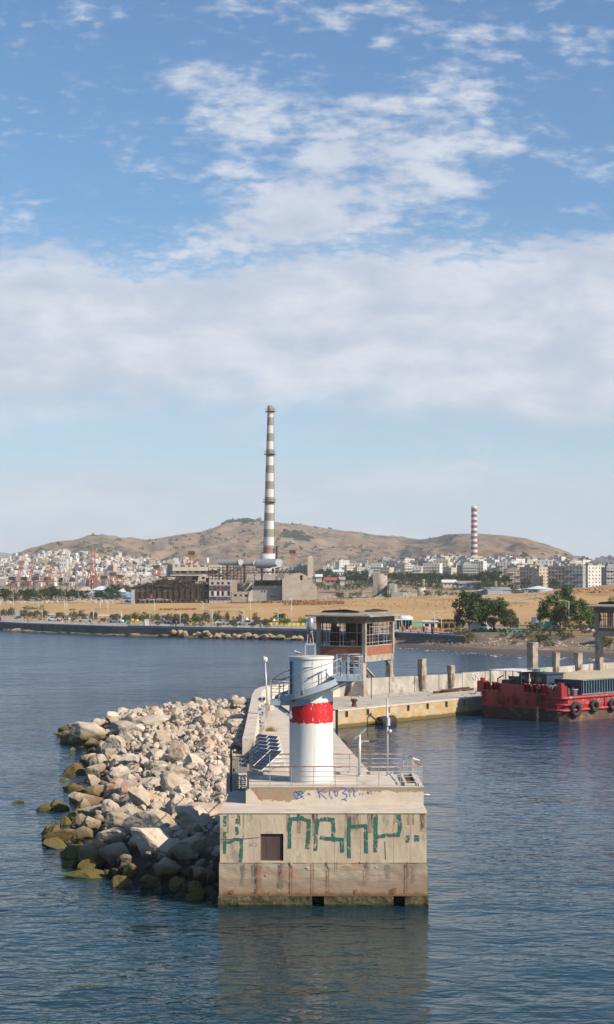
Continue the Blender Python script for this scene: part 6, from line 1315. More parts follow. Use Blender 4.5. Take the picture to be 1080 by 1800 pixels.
def car(px, Y, heading, mt, label, name='parked_car', van=False):
    q = land(px, Y); g = thing(name, label, 'car' if not van else 'van', q, 'parked cars'); fr = (tuple(q), (math.cos(heading),math.sin(heading)), (-math.sin(heading),math.cos(heading)))
    mb = MB(fr); H = 1.45 if not van else 2.2
    prof = [(-2.1,.35),(-2.15,.8),(-1.9,.92),(-1.3,H),(.6,H),(1.2,.95),(2.0,.85),(2.15,.5),(2.1,.35)] if not van else [(-2.4,.35),(-2.4,2.1),(-2.2,H),(1.4,H),(2.1,1.2),(2.5,1.0),(2.5,.35)]
    mb.xprism(prof, -.85, .85); mb.build('body', M[mt], g)
    mb = MB(fr); mb.xprism([(-1.15,.98),(-.95,H-.12),(.5,H-.12),(.95,.98)] if not van else [(.2,1.2),(.2,H-.3),(1.3,H-.3),(1.85,1.2)], -.87, .87); mb.build('windows', M['glass_dark'], g)
    for a in (-1.35,1.35):
        for b in (-.86,.86): mb = MB(fr); mb.tube([(a,b-.08,.32),(a,b+.08,.32)], .32, 12); mb.build('wheel', M['rubber'], g)
    return g
random.seed(61)
for px, mt, lab in [(392,'car_white','white car parked left of the green parasol'),(402,'car_silver','silver car parked left of the green parasol'),(418,'car_dark','dark car parked among the promenade trees'),(431,'car_white','white car parked under the white and red parasol'),(437,'car_silver','silver car right of the white and red parasol'),(457,'car_dark','dark car parked right of the round tree'),(284,'car_silver','silver car left of the small grey hut'),(306,'car_white','white car beside the small grey hut'),(317,'car_dark','dark car right of the small grey hut'),
                    (96,'car_white','white car in the left tree row'),(205,'car_white','white van like car before the turquoise kiosk'),(150,'car_silver','silver car in the left tree row right of the double lamp')]:
    car(px, shore(px)+34, random.uniform(-.4,.4), mt, lab)
car(842, 392, .2, 'car_white', 'white van behind the left dark tree', van=True); car(1046, 384, 0, 'car_white', 'white car parked left of the second hut leg'); car(977, 392, .1, 'car_dark', 'dark car under the tall leafy tree'); car(966, 396, .1, 'teal_paint', 'turquoise van under the right tree cluster', van=True)
# people on the promenade
def person(px, Y, top, legs, label, h=1.72, sit=False):
    q = land(px, Y); bm = bmesh.new(); s = h/1.72
    J = [(0,0,.92),(0,0,1.15),(0,0,1.42),(0,0,1.52),(0,.01,1.64),(-.1,0,.88),(-.11,.02,.48),(-.12,0,.06),(.1,0,.88),(.12,-.05,.48),(.13,.03,.06),(-.19,0,1.40),(-.25,.02,1.12),(-.24,-.05,.86),(.19,0,1.40),(.25,.02,1.12),(.24,-.06,.88),(-.12,-.12,.03),(.13,-.10,.03)]
    E = [(0,1),(1,2),(2,3),(3,4),(0,5),(5,6),(6,7),(0,8),(8,9),(9,10),(2,11),(11,12),(12,13),(2,14),(14,15),(15,16),(7,17),(10,18)]
    Rr = [.15,.14,.15,.06,.10,.10,.07,.045,.10,.07,.045,.06,.045,.035,.06,.045,.035,.035,.035]
    me = bpy.data.meshes.new('person'); me.from_pydata([tuple(Vector(j)*s) for j in J], E, []); o = bpy.data.objects.new('person', me); col.objects.link(o); o.location = q
    md = o.modifiers.new('skin', 'SKIN'); md.use_smooth_shade = True
    for i, v_ in enumerate(me.skin_vertices[0].data): v_.radius = (Rr[i]*s,Rr[i]*s); v_.use_root = (i == 0)
    me.materials.append(M['skin']); tag(o, label, 'person'); o.rotation_euler = (0,0,random.uniform(0,6.28))
    mb = MB(); mb.lathe([(.19*s,.86*s),(.20*s,1.1*s),(.23*s,1.38*s),(.13*s,1.47*s)], 0, 0, 10); a = mb.mesh('shirt', M[top]); c = bpy.data.objects.new('shirt', a); col.objects.link(c); c.parent = o
    mb = MB(); mb.lathe([(.10*s,.12*s),(.12*s,.5*s),(.14*s,.9*s)], -.11*s, 0, 8); mb.lathe([(.10*s,.12*s),(.12*s,.5*s),(.14*s,.9*s)], .12*s, 0, 8); a = mb.mesh('trousers', M[legs]); c = bpy.data.objects.new('trousers', a); col.objects.link(c); c.parent = o
    return o
random.seed(62)
for px, dY, t_, l_, lab in [(2,10,'red_cloth','car_dark','person in red top at the left edge of the promenade'),(50,12,'red_cloth','car_dark','person in red by the left seawall'),(109,10,'red_cloth','car_white','person in red below the tall double lamp'),(160,11,'blue_cloth','car_dark','person in blue on the left promenade'),(255,10,'car_white','car_dark','person in white by the white pillar box'),(310,12,'car_dark','car_dark','dark dressed person right of the small grey hut'),(458,8,'car_dark','blue_cloth','dark dressed person by the water side kerb'),
                          (708,26,'red_cloth','car_dark','person in red in front of the beach bar'),(722,26,'car_white','blue_cloth','person in white in front of the beach bar'),(745,26,'car_dark','car_dark','dark dressed person by the pergola'),(760,20,'car_dark','car_dark','dark figure standing on the kerb before the pergola'),(987,50,'red_cloth','car_dark','person in bright red under the right trees')]:
    person(px, shore(px)+dY, t_, l_, lab)
mb = MB(); q = land(258.5, shore(258.5)+9); mb.box(q.x-.5,q.x+.5,q.y-.4,q.y+.4,q.z,q.z+1.7); mb.box(q.x-.6,q.x+.6,q.y-.5,q.y+.5,q.z+1.7,q.z+1.85); tag(mb.build('ticket_box', M['apt_white'], None, base=q), 'white pillar box on the promenade left of a lamp', 'box')
# benches / low walls on the left square
for k, px in enumerate((12,32,58,88,122,146,168,186,204)):
    Y = shore(px)+9; q = land(px, Y); b = thing('bench', 'low stone bench on the left promenade', 'bench', q, 'benches along the left promenade'); mb = MB(); mb.box(q.x-1.3,q.x+1.3,q.y-.3,q.y+.3,q.z+.4,q.z+.55); mb.build('seat', M['pave'], b)
    for s in (-1,1): mb = MB(); mb.box(q.x+s*1.0-.12,q.x+s*1.0+.12,q.y-.25,q.y+.25,q.z,q.z+.4); mb.build('support', M['pave'], b)
q = land(21, shore(21)+40); mb = MB()
for k in range(7): mb.box(q.x-5,q.x+5,q.y+k*1.2,q.y+k*1.2+1.2,q.z,q.z+.35*(k+1))
tag(mb.build('stone_steps', M['pave'], None, base=q), 'broad pale stone steps at the left edge behind the promenade', 'steps')
# beach bar, green container, white roof, pergola
sb = shore(720)+46
bar = boxthing('beach_bar', 'teal glazed beach bar with white flat roof right of the hut', 'beach bar', 697, 724, 1090, sb, body='glass_dark', roof='roof_white', depth=7)
for k in range(6): x = lerp(pxw(697,sb),pxw(724,sb),k/5); mb = MB(); mb.box(x-.08,x+.08,sb-.12,sb-.01,land(700,sb).z,aty(700,1091,sb).z); mb.build('window_post', M['teal_paint'], bar)
boxthing('container', 'pale green container next to the beach bar', 'container', 724, 743, 1094, sb-1, body='green_sheet', depth=5, win=False, over=.05)
boxthing('bar_kitchen', 'white walled bar kitchen right of the green container', 'kiosk', 744, 768, 1093, sb, body='apt_white', roof='roof_white', depth=5)
q = land(712, sb); mb = MB(); z_ = aty(712,1088,sb+2).z; mb.tube([(pxw(702,sb),sb+2,z_),(pxw(708,sb),sb+2,z_+.1),(pxw(722,sb),sb+2,z_+.15),(pxw(727,sb),sb+2,z_+.3)], [.5,.8,.7,.1], 8); tag(mb.build('boat', M['roof_white'], None, True, base=(q.x,sb+2,z_)), 'white dinghy set on the beach bar roof', 'boat')
pg = thing('pergola', 'long brown pergola over bar tables right of the white kitchen', 'pergola', land(785, sb)); zt = aty(785,1094,sb).z; xa, xb = pxw(768,sb), pxw(812,sb)
mb = MB(); mb.box(xa,xb,sb,sb+.15,zt-.2,zt); mb.box(xa,xb,sb+4,sb+4.15,zt-.2,zt)
for k in range(16): x = lerp(xa,xb,k/15); mb.box(x-.05,x+.05,sb-.3,sb+4.5,zt+.003,zt+.1)
mb.build('roof', M['wood'], pg)
for k in range(5):
    for y in (sb+.07,sb+4.07): x = lerp(xa+.1,xb-.1,k/4); mb = MB(); mb.bar((x,y,land(785,sb).z),(x,y,zt-.19),.14); mb.build('post', M['wood'], pg)
hg = thing('hedge', 'dark hedge below the pergola', 'hedge', land(790,sb+6)); mb = MB(); random.seed(3)
for k in range(1500):
    x = random.uniform(xa-1,xb+1); y = sb+6+random.uniform(-.8,.8); z = land(790,sb+6).z+random.uniform(.1,2.0); a = random.uniform(0,6.28); s = .22; mb.add([(x-s*math.cos(a),y-s*math.sin(a),z-s),(x+s*math.cos(a),y+s*math.sin(a),z-s*.6),(x+s*math.cos(a),y+s*math.sin(a),z+s),(x-s*math.cos(a),y-s*math.sin(a),z+s*.7)], [(0,1,2,3)])
mb.build('foliage', M['leaf_dark'], hg, recalc=False)
random.seed(63)
def chair(px, Y, mt, label):
    q = land(px, Y); q.x += random.uniform(-.3,.3); g = thing('deck_chair', label, 'chair', q, 'orange chairs of the beach bar'); mb = MB(); mb.box(q.x-.4,q.x+.4,q.y-.4,q.y+.4,q.z+.42,q.z+.55); mb.build('seat', M[mt], g); mb = MB(); mb.box(q.x-.4,q.x+.4,q.y+.34,q.y+.42,q.z+.55,q.z+1.15); mb.build('backrest', M[mt], g)
    for a in (-1,1):
        for b in (-1,1): mb = MB(); mb.bar((q.x+a*.34,q.y+b*.34,q.z),(q.x+a*.34,q.y+b*.34,q.z+.42),.06); mb.build('leg', M['wood'], g)
for k in range(16): px = 703+k*5.6+random.uniform(-1.5,1.5); chair(px, shore(px)+26+random.uniform(0,6), 'orange_paint' if k % 3 else 'wood', 'small orange chair on the pavement of the beach bar')
for k in range(9): px = 478+k*8; chair(px, shore(px)+22+random.uniform(0,5), 'yellow_paint', 'small yellow chair on the promenade near the palms')
for k in range(6): px = 729+k*13; Y = shore(px)+18; q = land(px,Y); b = thing('bench', 'dark bench on the kerb before the beach bar', 'bench', q, 'kerb benches right of the hut'); mb = MB(); mb.box(q.x-1.2,q.x+1.2,q.y-.25,q.y+.25,q.z+.42,q.z+.5); mb.build('seat', M['dark_metal'], b); mb = MB(); mb.box(q.x-1.0,q.x-.9,q.y-.2,q.y+.2,q.z,q.z+.42); mb.build('support', M['dark_metal'], b); mb = MB(); mb.box(q.x+.9,q.x+1.0,q.y-.2,q.y+.2,q.z,q.z+.42); mb.build('support', M['dark_metal'], b)
# tables/planters turquoise row under the dark trees
for k in range(12): px = 838+k*8; Y = shore(px)+40; q = land(px,Y); b = thing('planter', 'turquoise planter box on the pavement behind the dark trees', 'planter', q, 'turquoise planters'); mb = MB(); mb.box(q.x-.5,q.x+.5,q.y-.3,q.y+.3,q.z,q.z+.6); mb.build('box', M['teal_paint'], b); mb = MB(); mb.ball((q.x,q.y,q.z+.7), .4, .25, .2, 8); mb.build('soil', M['leaf_dark'], b)
for k, px in enumerate((851,858,862,905)): Y = shore(px)+56; q = land(px,Y); zt = q.z+3; b = thing('advert_board', 'grey framed board behind the dark trees', 'board', q, 'boards behind the dark trees'); mb = MB(); mb.box(q.x-.9,q.x+.9,q.y-.08,q.y+.08,q.z+.8,zt); mb.build('panel', M['panel_dark'], b); mb = MB(); mb.bar((q.x-1,q.y,q.z),(q.x-1,q.y,zt+.1),.15); mb.bar((q.x+1,q.y,q.z),(q.x+1,q.y,zt+.1),.15); mb.build('frame', M['galv'], b)
# traffic sign blue
q = land(938, 392); b = thing('road_sign', 'small blue road sign right of the dark tree pair', 'sign', q); mb = MB(); mb.bar(q,(q.x,q.y,q.z+3.2),.1); mb.build('pole', M['galv'], b); mb = MB(); mb.box(q.x-.5,q.x+.5,q.y-.12,q.y-.06,q.z+2.2,q.z+3.3); mb.build('plate', mat('sign_blue',(.03,.14,.45),None), b)
# ================================================================ DERELICT POWER STATION
FY = 752.0
def fX(px, Y=FY): return pxw(px, Y)
def fZ(py, Y=FY): return aty(540, py, Y).z
GZ = fZ(1061.5)
def facade(g, name, px0, px1, pyt, pyb, holes, mt, Y=FY, depth=1.2, mb2='dark_in', D=None):
    xa, xb, zb, zt = fX(px0,Y), fX(px1,Y), fZ(pyb,Y), fZ(pyt,Y); hs = [(fX(a,Y)-xa, fX(b,Y)-xa, fZ(d,Y)-zb, fZ(c,Y)-zb) for a,b,c,d in holes]
    mb = MB(); mb.wall((xa,Y,zb),(1,0,0),xb-xa,zt-zb,hs,depth,0,1,inward=(0,1,0))
    if D:
        mb.quad((xa,Y,zb),(xa,Y,zt),(xa,Y+D,zt),(xa,Y+D,zb)); mb.quad((xb,Y,zb),(xb,Y+D,zb),(xb,Y+D,zt),(xb,Y,zt)); mb.quad((xa,Y+D,zb),(xa,Y+D,zt),(xb,Y+D,zt),(xb,Y+D,zb)); mb.quad((xa,Y,zt),(xb,Y,zt),(xb,Y+D,zt),(xa,Y+D,zt))
    return mb.build(name, [M[mt], M[mb2]], g, recalc=False)
random.seed(41)
# steel hall
sh = thing('ruined_steel_hall', 'rusty skeleton of a steel hall at the left of the power station ruin', 'ruined hall', (fX(300),FY,GZ))
facade(sh, 'end_wall', 231.5, 237, 1037, 1062, [], 'facade_paint', FY-.5, D=14)
mb = MB(); xa, xb = fX(239), fX(368); mb.box(xa,xb,FY+.6,FY+.9,fZ(1053),fZ(1039.5)); mb.build('cladding', M['rust_far'], sh)
mb = MB(); mb.box(xa,xb,FY+.5,FY+.8,fZ(1039),fZ(1034.5)); mb.build('fascia', mat('fascia_dark',(.07,.06,.05),(.045,.04,.035),.3), sh)
for k in range(14): px = 239+k*9.9; mb = MB(); mb.box(fX(px)-.22,fX(px)+.22,FY,FY+.4,GZ-1,fZ(1033-random.uniform(0,6))); mb.build('column', M['rust_far'], sh)
for k in range(9): px = 242+k*13.5+random.uniform(-2,2); mb = MB(); mb.box(fX(px)-.18,fX(px)+.18,FY+10,FY+10.4,GZ-1,fZ(1028-random.uniform(0,8))); mb.build('rear_column', M['rust_far'], sh)
mb = MB(); mb.box(fX(306),fX(366),FY+12,FY+12.4,fZ(1053),fZ(1046))
mb.build('inner_wall', M['stone_far'], sh)
def truss(px0, py0, px1, py1, ppk, y, name='roof_truss'):
    mb = MB(); n = 10; A = []
    for i in range(n+1):
        t = i/n; px = lerp(px0,px1,t); pyb = lerp(py0,py1,t); h = ppk*math.sin(math.pi*t); A.append((Vector((fX(px),y,fZ(pyb))), Vector((fX(px),y,fZ(pyb-h)))))
    for i in range(n):
        mb.bar(A[i][0],A[i+1][0],.35); mb.bar(A[i][1],A[i+1][1],.35); mb.bar(A[i][0],A[i+1][1],.22); mb.bar(A[i][1],A[i][0],.22)
    mb.build(name, M['rust_far'], sh)
for k in range(7): truss(240+k*3, 1034, 300+k*8, 1034+random.uniform(-2,2), random.uniform(3,9), FY+2+k*3)
for k in range(6): truss(300+k*3, 1034, 366, 1035, random.uniform(2,7), FY+2+k*3)
# a twisted heap of fallen steel: one tangled part
mb = MB(); random.seed(43)
for k in range(1000):
    c = random.gauss(0,1); px = 303+c*27; py = 1035-abs(random.gauss(0,1))*10*math.exp(-(c/1.9)**2)*(.55+.45*math.sin(px*.16))
    a = Vector((fX(px),FY+random.uniform(.2,14),fZ(py-2))); b = a+Vector((random.uniform(-4.5,4.5),random.uniform(-2,2),random.uniform(-1.8,1.8))); mb.bar(a,b,random.choice([.18,.25,.4]))
mb.build('fallen_steel', M['rust_far'], sh)
for k in range(12):
    px = 247+random.uniform(0,95); mb = MB(); a = Vector((fX(px),FY+random.uniform(2,12),fZ(random.uniform(1018,1032)))); mb.add([a,a+Vector((random.uniform(2,4),1,random.uniform(-1.5,1.5))),a+Vector((3,3,random.uniform(-1,2))),a+Vector((-1,2.5,1.2))],[(0,1,2,3)]); mb.build('roof_sheet', M['rust_far' if k % 3 else 'stone_far'], sh)
mb = MB(); a = (fX(235),FY+16,fZ(1026)); mb.add([(fX(234),FY+16,fZ(1040)),(fX(234),FY+16,fZ(1025.5)),(fX(250),FY+16,fZ(1018)),(fX(262),FY+16,fZ(1018)),(fX(282),FY+16,fZ(1024)),(fX(282),FY+16,fZ(1040))],[(0,1,2,3,4,5)]); 
mb.add([(fX(234),FY+16.4,fZ(1040)),(fX(234),FY+16.4,fZ(1025.5)),(fX(250),FY+16.4,fZ(1018)),(fX(262),FY+16.4,fZ(1018)),(fX(282),FY+16.4,fZ(1024)),(fX(282),FY+16.4,fZ(1040))],[(5,4,3,2,1,0)]); mb.build('rear_gable', M['cream'], sh)
for k in range(16): px = 242+k*7.7; mb = MB(); mb.box(fX(px)-.1,fX(px)+random.uniform(.3,1.2),FY+1.5,FY+1.9,GZ-1,fZ(1057-random.uniform(0,4))); mb.build('debris', M['dark_in'], sh)
mb = MB(); q = (fX(266.5),FY-.3,fZ(1050)); mb.box(q[0]-.4,q[0]+.4,q[1]-.1,q[1],q[2]-.2,q[2]+1.3); mb.build('red_sheet', M['red_cloth'], sh, label='small red sheet hanging on the hall front')
# concrete boiler house
FB_ = FY+22
bh = thing('boiler_house', 'roofless cream concrete building with rows of openings behind the steel hall', 'ruined building', (fX(345,FB_),FB_,GZ))
hs = [(a,b,993.8,996) for a,b in [(308,312),(317,325.5),(330.5,335),(339,346),(352,359),(363,367)]]+[(a,b,1004,1007) for a,b in [(310,314.5),(319,328),(333,337),(342,350.5),(353,361),(366,372),(377,383)]]
facade(bh, 'wall', 303.5, 388, 993, 1010, hs, 'cream', FB_, .9, 'dark_in', D=14)
facade(bh, 'lower_wall', 301, 388, 1012, 1062, [(318.5,326.5,1013.5,1020.5),(338,348.5,1012.8,1021),(355,360,1014,1018),(362,368,1016,1024)], 'cream', FB_-1, 1.2, D=15)
mb = MB(); mb.box(fX(301,FB_),fX(352,FB_),FB_-3.2,FB_-.6,fZ(1012.2,FB_),fZ(1010.3,FB_)); mb.box(fX(303,FB_),fX(388,FB_),FB_-1.6,FB_-.01,fZ(1003.4,FB_),fZ(1002.4,FB_)); mb.build('ledge', M['cream'], bh)
mb = MB(); mb.add([(fX(290.5,FB_),FB_+6,fZ(1020,FB_)),(fX(303.4,FB_),FB_+.2,fZ(1020,FB_)),(fX(303.4,FB_),FB_+.2,fZ(992,FB_)),(fX(292.5,FB_),FB_+6,fZ(992,FB_)),(fX(292.5,FB_),FB_+14,fZ(992,FB_)),(fX(303.4,FB_),FB_+14,fZ(992,FB_))],[(0,1,2,3),(3,2,5,4)])
mb.build('side_wall', M['apt_grey'], bh, recalc=False)  # grey puts the shade of this side of the cream walls into its colour
mb = MB(); mb.box(fX(296,FB_),fX(299.5,FB_),FB_+2.6,FB_+2.8,fZ(1008,FB_),fZ(1005,FB_)); mb.build('opening', M['dark_in'], bh)
# steel frame right of it (x 350-430)
sf = thing('steel_frame', 'open rusty steel framework in front of the grey ducts', 'steel frame', (fX(400),FY+18,GZ)); random.seed(44)
for k in range(12): px = 364+k*6.4; mb = MB(); mb.box(fX(px)-.18,fX(px)+.18,FY+14,FY+14.4,GZ,fZ(994+random.uniform(0,10))); mb.build('column', M['rust_far'], sf)
for k, py in enumerate((998,1003,1008,1013,1018)): mb = MB(); mb.box(fX(363),fX(436+k*10),FY+14,FY+14.3,fZ(py),fZ(py-.9)); mb.build('beam', M['rust_far'], sf)
for k in range(34): a = Vector((fX(random.uniform(366,455)),FY+random.uniform(8,18),fZ(random.uniform(1000,1018)))); mb = MB(); mb.bar(a,a+Vector((random.uniform(-4,4),random.uniform(-2,2),random.uniform(-1.6,1.6))),.28); mb.build('broken_beam', M['rust_far'], sf)
# graffiti facade
ff = thing('graffiti_facade', 'narrow painted facade with pink letters on dark bands in the power station ruin', 'building', (fX(387),FY-1,GZ)); YF = FY-1.5
cols_ = [(371.5,376),(381.5,386),(389.5,393.8),(400,404.6)]
hs = [(a,b,1023,1027.5) for a,b in cols_]+[(a,b,1039,1047.5) for a,b in cols_]+[(a,b,1056,1062) for a,b in cols_]
mb = MB(); facade(ff, 'wall', 368, 406, 1019.5, 1062, hs, 'facade_paint', YF, .5, D=12)
for a, b in [(1029,1038.3),(1048.8,1055.2)]: mb = MB(); mb.box(fX(368.5,YF),fX(405.5,YF),YF-.05,YF-.012,fZ(b,YF),fZ(a,YF)); mb.build('dark_band', M['panel_dark'], ff)
for a, b in cols_: mb = MB(); mb.box(fX(a,YF)+.03,fX(b,YF)-.03,YF+.1,YF+.2,fZ(1061.8,YF),fZ(1056.2,YF)); mb.build('door', M['tank_grey'], ff)
for a, b, t in [(377,381,0),(386.3,389.2,0),(388.5,393.8,1)]: mb = MB(); mb.box(fX(a,YF),fX(b,YF),YF-.05,YF-.02,fZ(1047.3,YF),fZ(1039.2,YF)); mb.build('panel', M['apt_white' if not t else 'apt_cream'], ff) if t == 0 else None
GL = {'P':[[(0,0),(0,1),(.8,1),(.8,.5),(0,.5)]],'O':[[(0,0),(0,1),(.8,1),(.8,0),(0,0)]],'R':[[(0,0),(0,1),(.8,1),(.8,.5),(0,.5),(.8,0)]],'T':[[(.4,0),(.4,1)],[(-.05,1),(.85,1)]],'L':[[(0,1),(0,0),(.75,0)]],'E':[[(.8,0),(0,0),(0,1),(.8,1)],[(0,.5),(.6,.5)]],'N':[[(0,0),(0,1),(.8,0),(.8,1)]]}
def word(s, px0, pxs, pyt, pyb):
    for ch, px in zip(s, pxs):
        mb = MB()
        for ln in GL[ch]:
            for i in range(len(ln)-1):
                f = lambda p: (fX(px+p[0]*4.0,YF), YF-.09, fZ(lerp(pyb,pyt,p[1]),YF)); mb.bar(f(ln[i]), f(ln[i+1]), .07, .34)
        mb.build('painted_letter', M['letter_pink'], ff)
word('PORTO', 0, [371,380.8,386.6,392.2,400.4], 1030.4, 1037); word('LEONE', 0, [371,380.8,386.6,392.2,400.4], 1050, 1054.4)
# curved concrete tank + low wing
cw = thing('curved_hopper', 'round concrete basin above a low wing with three windows', 'ruined building', (fX(425),FY-1,GZ))
c_ = (fX(429),FY+8); r_ = (fX(444)-fX(414))/2; mb = MB(); mb.lathe([(r_*.93,fZ(1040)),(r_,fZ(1030)),(r_,fZ(1025.5)),(r_-.4,fZ(1025.5)),(r_-.4,fZ(1034))], c_[0], c_[1], 30, cap=False); mb.build('basin', M['hut_concrete'], cw, True)
facade(cw, 'wall', 407, 441.5, 1040, 1062, [(411.5,416.5,1044.5,1048.5),(421.5,425.5,1045,1048),(430.5,435.5,1045,1049)], 'stone_far', YF, .5, D=9)
facade(cw, 'side_wall', 406.5, 417, 1019.5, 1039.9, [], 'stone_far', FY+1, D=6)
mb = MB(); mb.add([(fX(436),YF-.4,fZ(1057)),(fX(438.5),YF-.4,fZ(1040)),(fX(443.5),YF-.4,fZ(1037)),(fX(443.5),YF-.4,fZ(1057.5)),(fX(436),YF+8,fZ(1057)),(fX(438.5),YF+8,fZ(1040)),(fX(443.5),YF+8,fZ(1037)),(fX(443.5),YF+8,fZ(1057.5))],[(0,1,2,3),(4,7,6,5),(2,6,7,3),(1,5,6,2)]); mb.build('broken_pier', M['cream'], cw)
# warehouse
wh = thing('gable_warehouse', 'big roofless stone warehouse with a rounded gable at the right of the ruin', 'warehouse', (fX(500),FY,GZ)); WY = FY-2
hs = [(459.5,461.8,1038,1041.3),(464,466.6,1038,1041.3),(476,478.3,1047,1049.8),(479.8,482,1047,1049.8),(483.6,485.8,1047,1049.8)]
facade(wh, 'side_wall', 443.6, 497, 1029.5, 1057, hs, 'apt_grey', WY+4, .4)  # grey wall colour stands in for the shade on this side
gp_ = [(496.5,1058),(496.5,1017),(502,1016),(510,1013),(517,1009),(523,1007.2),(529,1007.2),(535,1009.5),(541,1013),(545,1017.5),(546,1021),(549,1023.5),(553,1025),(555,1029),(557.5,1031),(558.5,1058)]
xs_ = [fX(a,WY) for a,b in gp_]; mb = MB(); hole = (fX(528,WY),fX(532.3,WY),fZ(1020,WY),fZ(1011.3,WY))
# gable built as vertical strips around the window opening
cols2 = sorted(set([fX(a,WY) for a,b in gp_[1:-1]]+[hole[0],hole[1]])); topz = lambda x: tab([fX(a,WY) for a,b in gp_[1:-1]], [fZ(b,WY) for a,b in gp_[1:-1]], x)
for i in range(len(cols2)-1):
    a, b = cols2[i], cols2[i+1]
    if b-a < 1e-4: continue
    if a >= hole[0]-1e-6 and b <= hole[1]+1e-6: mb.quad((a,WY,GZ-1),(b,WY,GZ-1),(b,WY,hole[2]),(a,WY,hole[2])); mb.quad((a,WY,hole[3]),(b,WY,hole[3]),(b,WY,topz(b)),(a,WY,topz(a)))
    else: mb.quad((a,WY,GZ-1),(b,WY,GZ-1),(b,WY,topz(b)),(a,WY,topz(a)))
    mb.quad((a,WY,topz(a)),(b,WY,topz(b)),(b,WY+1.2,topz(b)),(a,WY+1.2,topz(a)))
mb.quad((cols2[-1],WY,GZ-1),(cols2[-1],WY+30,GZ-1),(cols2[-1],WY+30,topz(cols2[-1])-2),(cols2[-1],WY,topz(cols2[-1])))
M['gable'] = mat('gable', (.44,.38,.305), (.52,.46,.38), .25, .95, .2, c3=(.33,.27,.21), s3=.3, t3=.54)
mb.build('gable_wall', M['gable'], wh, recalc=False)
mb = MB(); mb.box(hole[0]-.2,hole[1]+.2,WY+1.3,WY+1.5,hole[2]-.3,hole[3]+.3); mb.build('window', M['dark_in'], wh)
mb = MB(); mb.box(fX(502,WY),fX(508,WY),WY-.04,WY-.01,fZ(1056,WY),fZ(1050,WY)); mb.build('faded_paint', worn(mat('pale_blue',(.35,.5,.6),None),1.2,.5), wh)
# long broken barrel roof going left
mb = MB(); n = 16; vs = []; segs = [(434,446),(449,459),(463,500),(484,520)]
def roofpt(px, t): ang = lerp(20, 100, t); R_ = 8.5; return (fX(px), WY+10-R_*math.cos(R(ang))*1.15, fZ(1026)+ (fZ(1008)-fZ(1026))*math.sin(R(ang)))
for a, b in segs:
    L = []
    for i in range(9):
        for j in range(7): L.append(roofpt(lerp(a,b,i/8)+(random.uniform(-1,1) if i in (0,8) else 0), j/6*(1 if a > 460 else .9)))
    mb.add(L, [(i*7+j,i*7+7+j,i*7+8+j,i*7+1+j) for i in range(8) for j in range(6) if random.random() > .05])
mb.build('broken_roof', M['chim_grey'], wh, recalc=False)
for k in range(14): px = 446+k*4.3; mb = MB(); mb.bar((fX(px),WY+4.2,fZ(1029)),(fX(px+3),WY+13,fZ(1018)),.25); mb.build('rafter', M['rust_far'], wh)
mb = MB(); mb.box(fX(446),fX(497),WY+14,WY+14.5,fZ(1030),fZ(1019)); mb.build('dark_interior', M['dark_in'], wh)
mb = MB(); mb.box(fX(500),fX(520),WY+10,WY+26,fZ(1006.5),fZ(1004.8)); mb.box(fX(452),fX(520),WY+19,WY+19.6,fZ(1006.6),fZ(1004.5)); mb.build('upper_girder', M['rust_far'], wh)
for k in range(8): px = 462+k*7; mb = MB(); mb.bar((fX(px),WY+19,fZ(1008)),(fX(px+7),WY+19,fZ(998+abs(k-4)*1.4)),.35); mb.build('roof_truss', M['rust_far'], wh)
for a, b, c, d in [(468,1001,492,996),(478,1004,500,999)]: mb = MB(); mb.add([(fX(a),WY+20,fZ(b)),(fX(c),WY+20,fZ(d)),(fX(c)+2,WY+26,fZ(d)+1.0),(fX(a)+2,WY+26,fZ(b)+1)],[(0,1,2,3)]); mb.build('roof_sheet', M['roof_white'], wh)
# ducts
DY = FY+32; zd = lambda py: aty(540,py,DY).z
du = thing('flue_ducts', 'grey horizontal flue ducts with white ends leading to the chimney foot', 'duct', (fX(440,DY),DY,GZ))
for a, b, c, d in [(383,424,983,994),(424,450,985,995),(450,492,982,999)]:
    zc = (zd(c)+zd(d))/2; r_ = (zd(c)-zd(d))/2; mb = MB(); mb.tube([(fX(a,DY),DY,zc),(fX(b,DY),DY,zc)], r_, 20); mb.build('duct', M['duct_grey'], du)
for a, b, c, d in [(419,428,983,994),(445,455,985,995),(484,497,982.5,996)]:
    mb = MB(); n = 24; xc_ = fX((a+b)/2,DY); zc = (zd(c)+zd(d))/2; rx_ = (fX(b,DY)-fX(a,DY))/2; rz_ = (zd(c)-zd(d))/2; y = DY-rz_*1.1
    pr = [(xc_+rx_*math.cos(2*math.pi*i/n)*(1 if math.sin(2*math.pi*i/n) > -.3 else .8), zc+rz_*math.sin(2*math.pi*i/n)) for i in range(n)]; mb.xprism(pr, y-.3, y+.6); mb.build('end_plate', M['roof_white'], du)
mb = MB(); mb.box(fX(371.5,DY),fX(383,DY),DY-4,DY+4,zd(995),zd(983.5)); mb.box(fX(373,DY),fX(378,DY),DY-4.1,DY-3.9,zd(993),zd(988)); mb.build('inlet_block', M['chim_grey'], du)
for px in (400,430,460,480): mb = MB(); mb.box(fX(px,DY)-.5,fX(px,DY)+.5,DY-.5,DY+.5,GZ,zd(992)); mb.build('support', M['rust_far'], du)
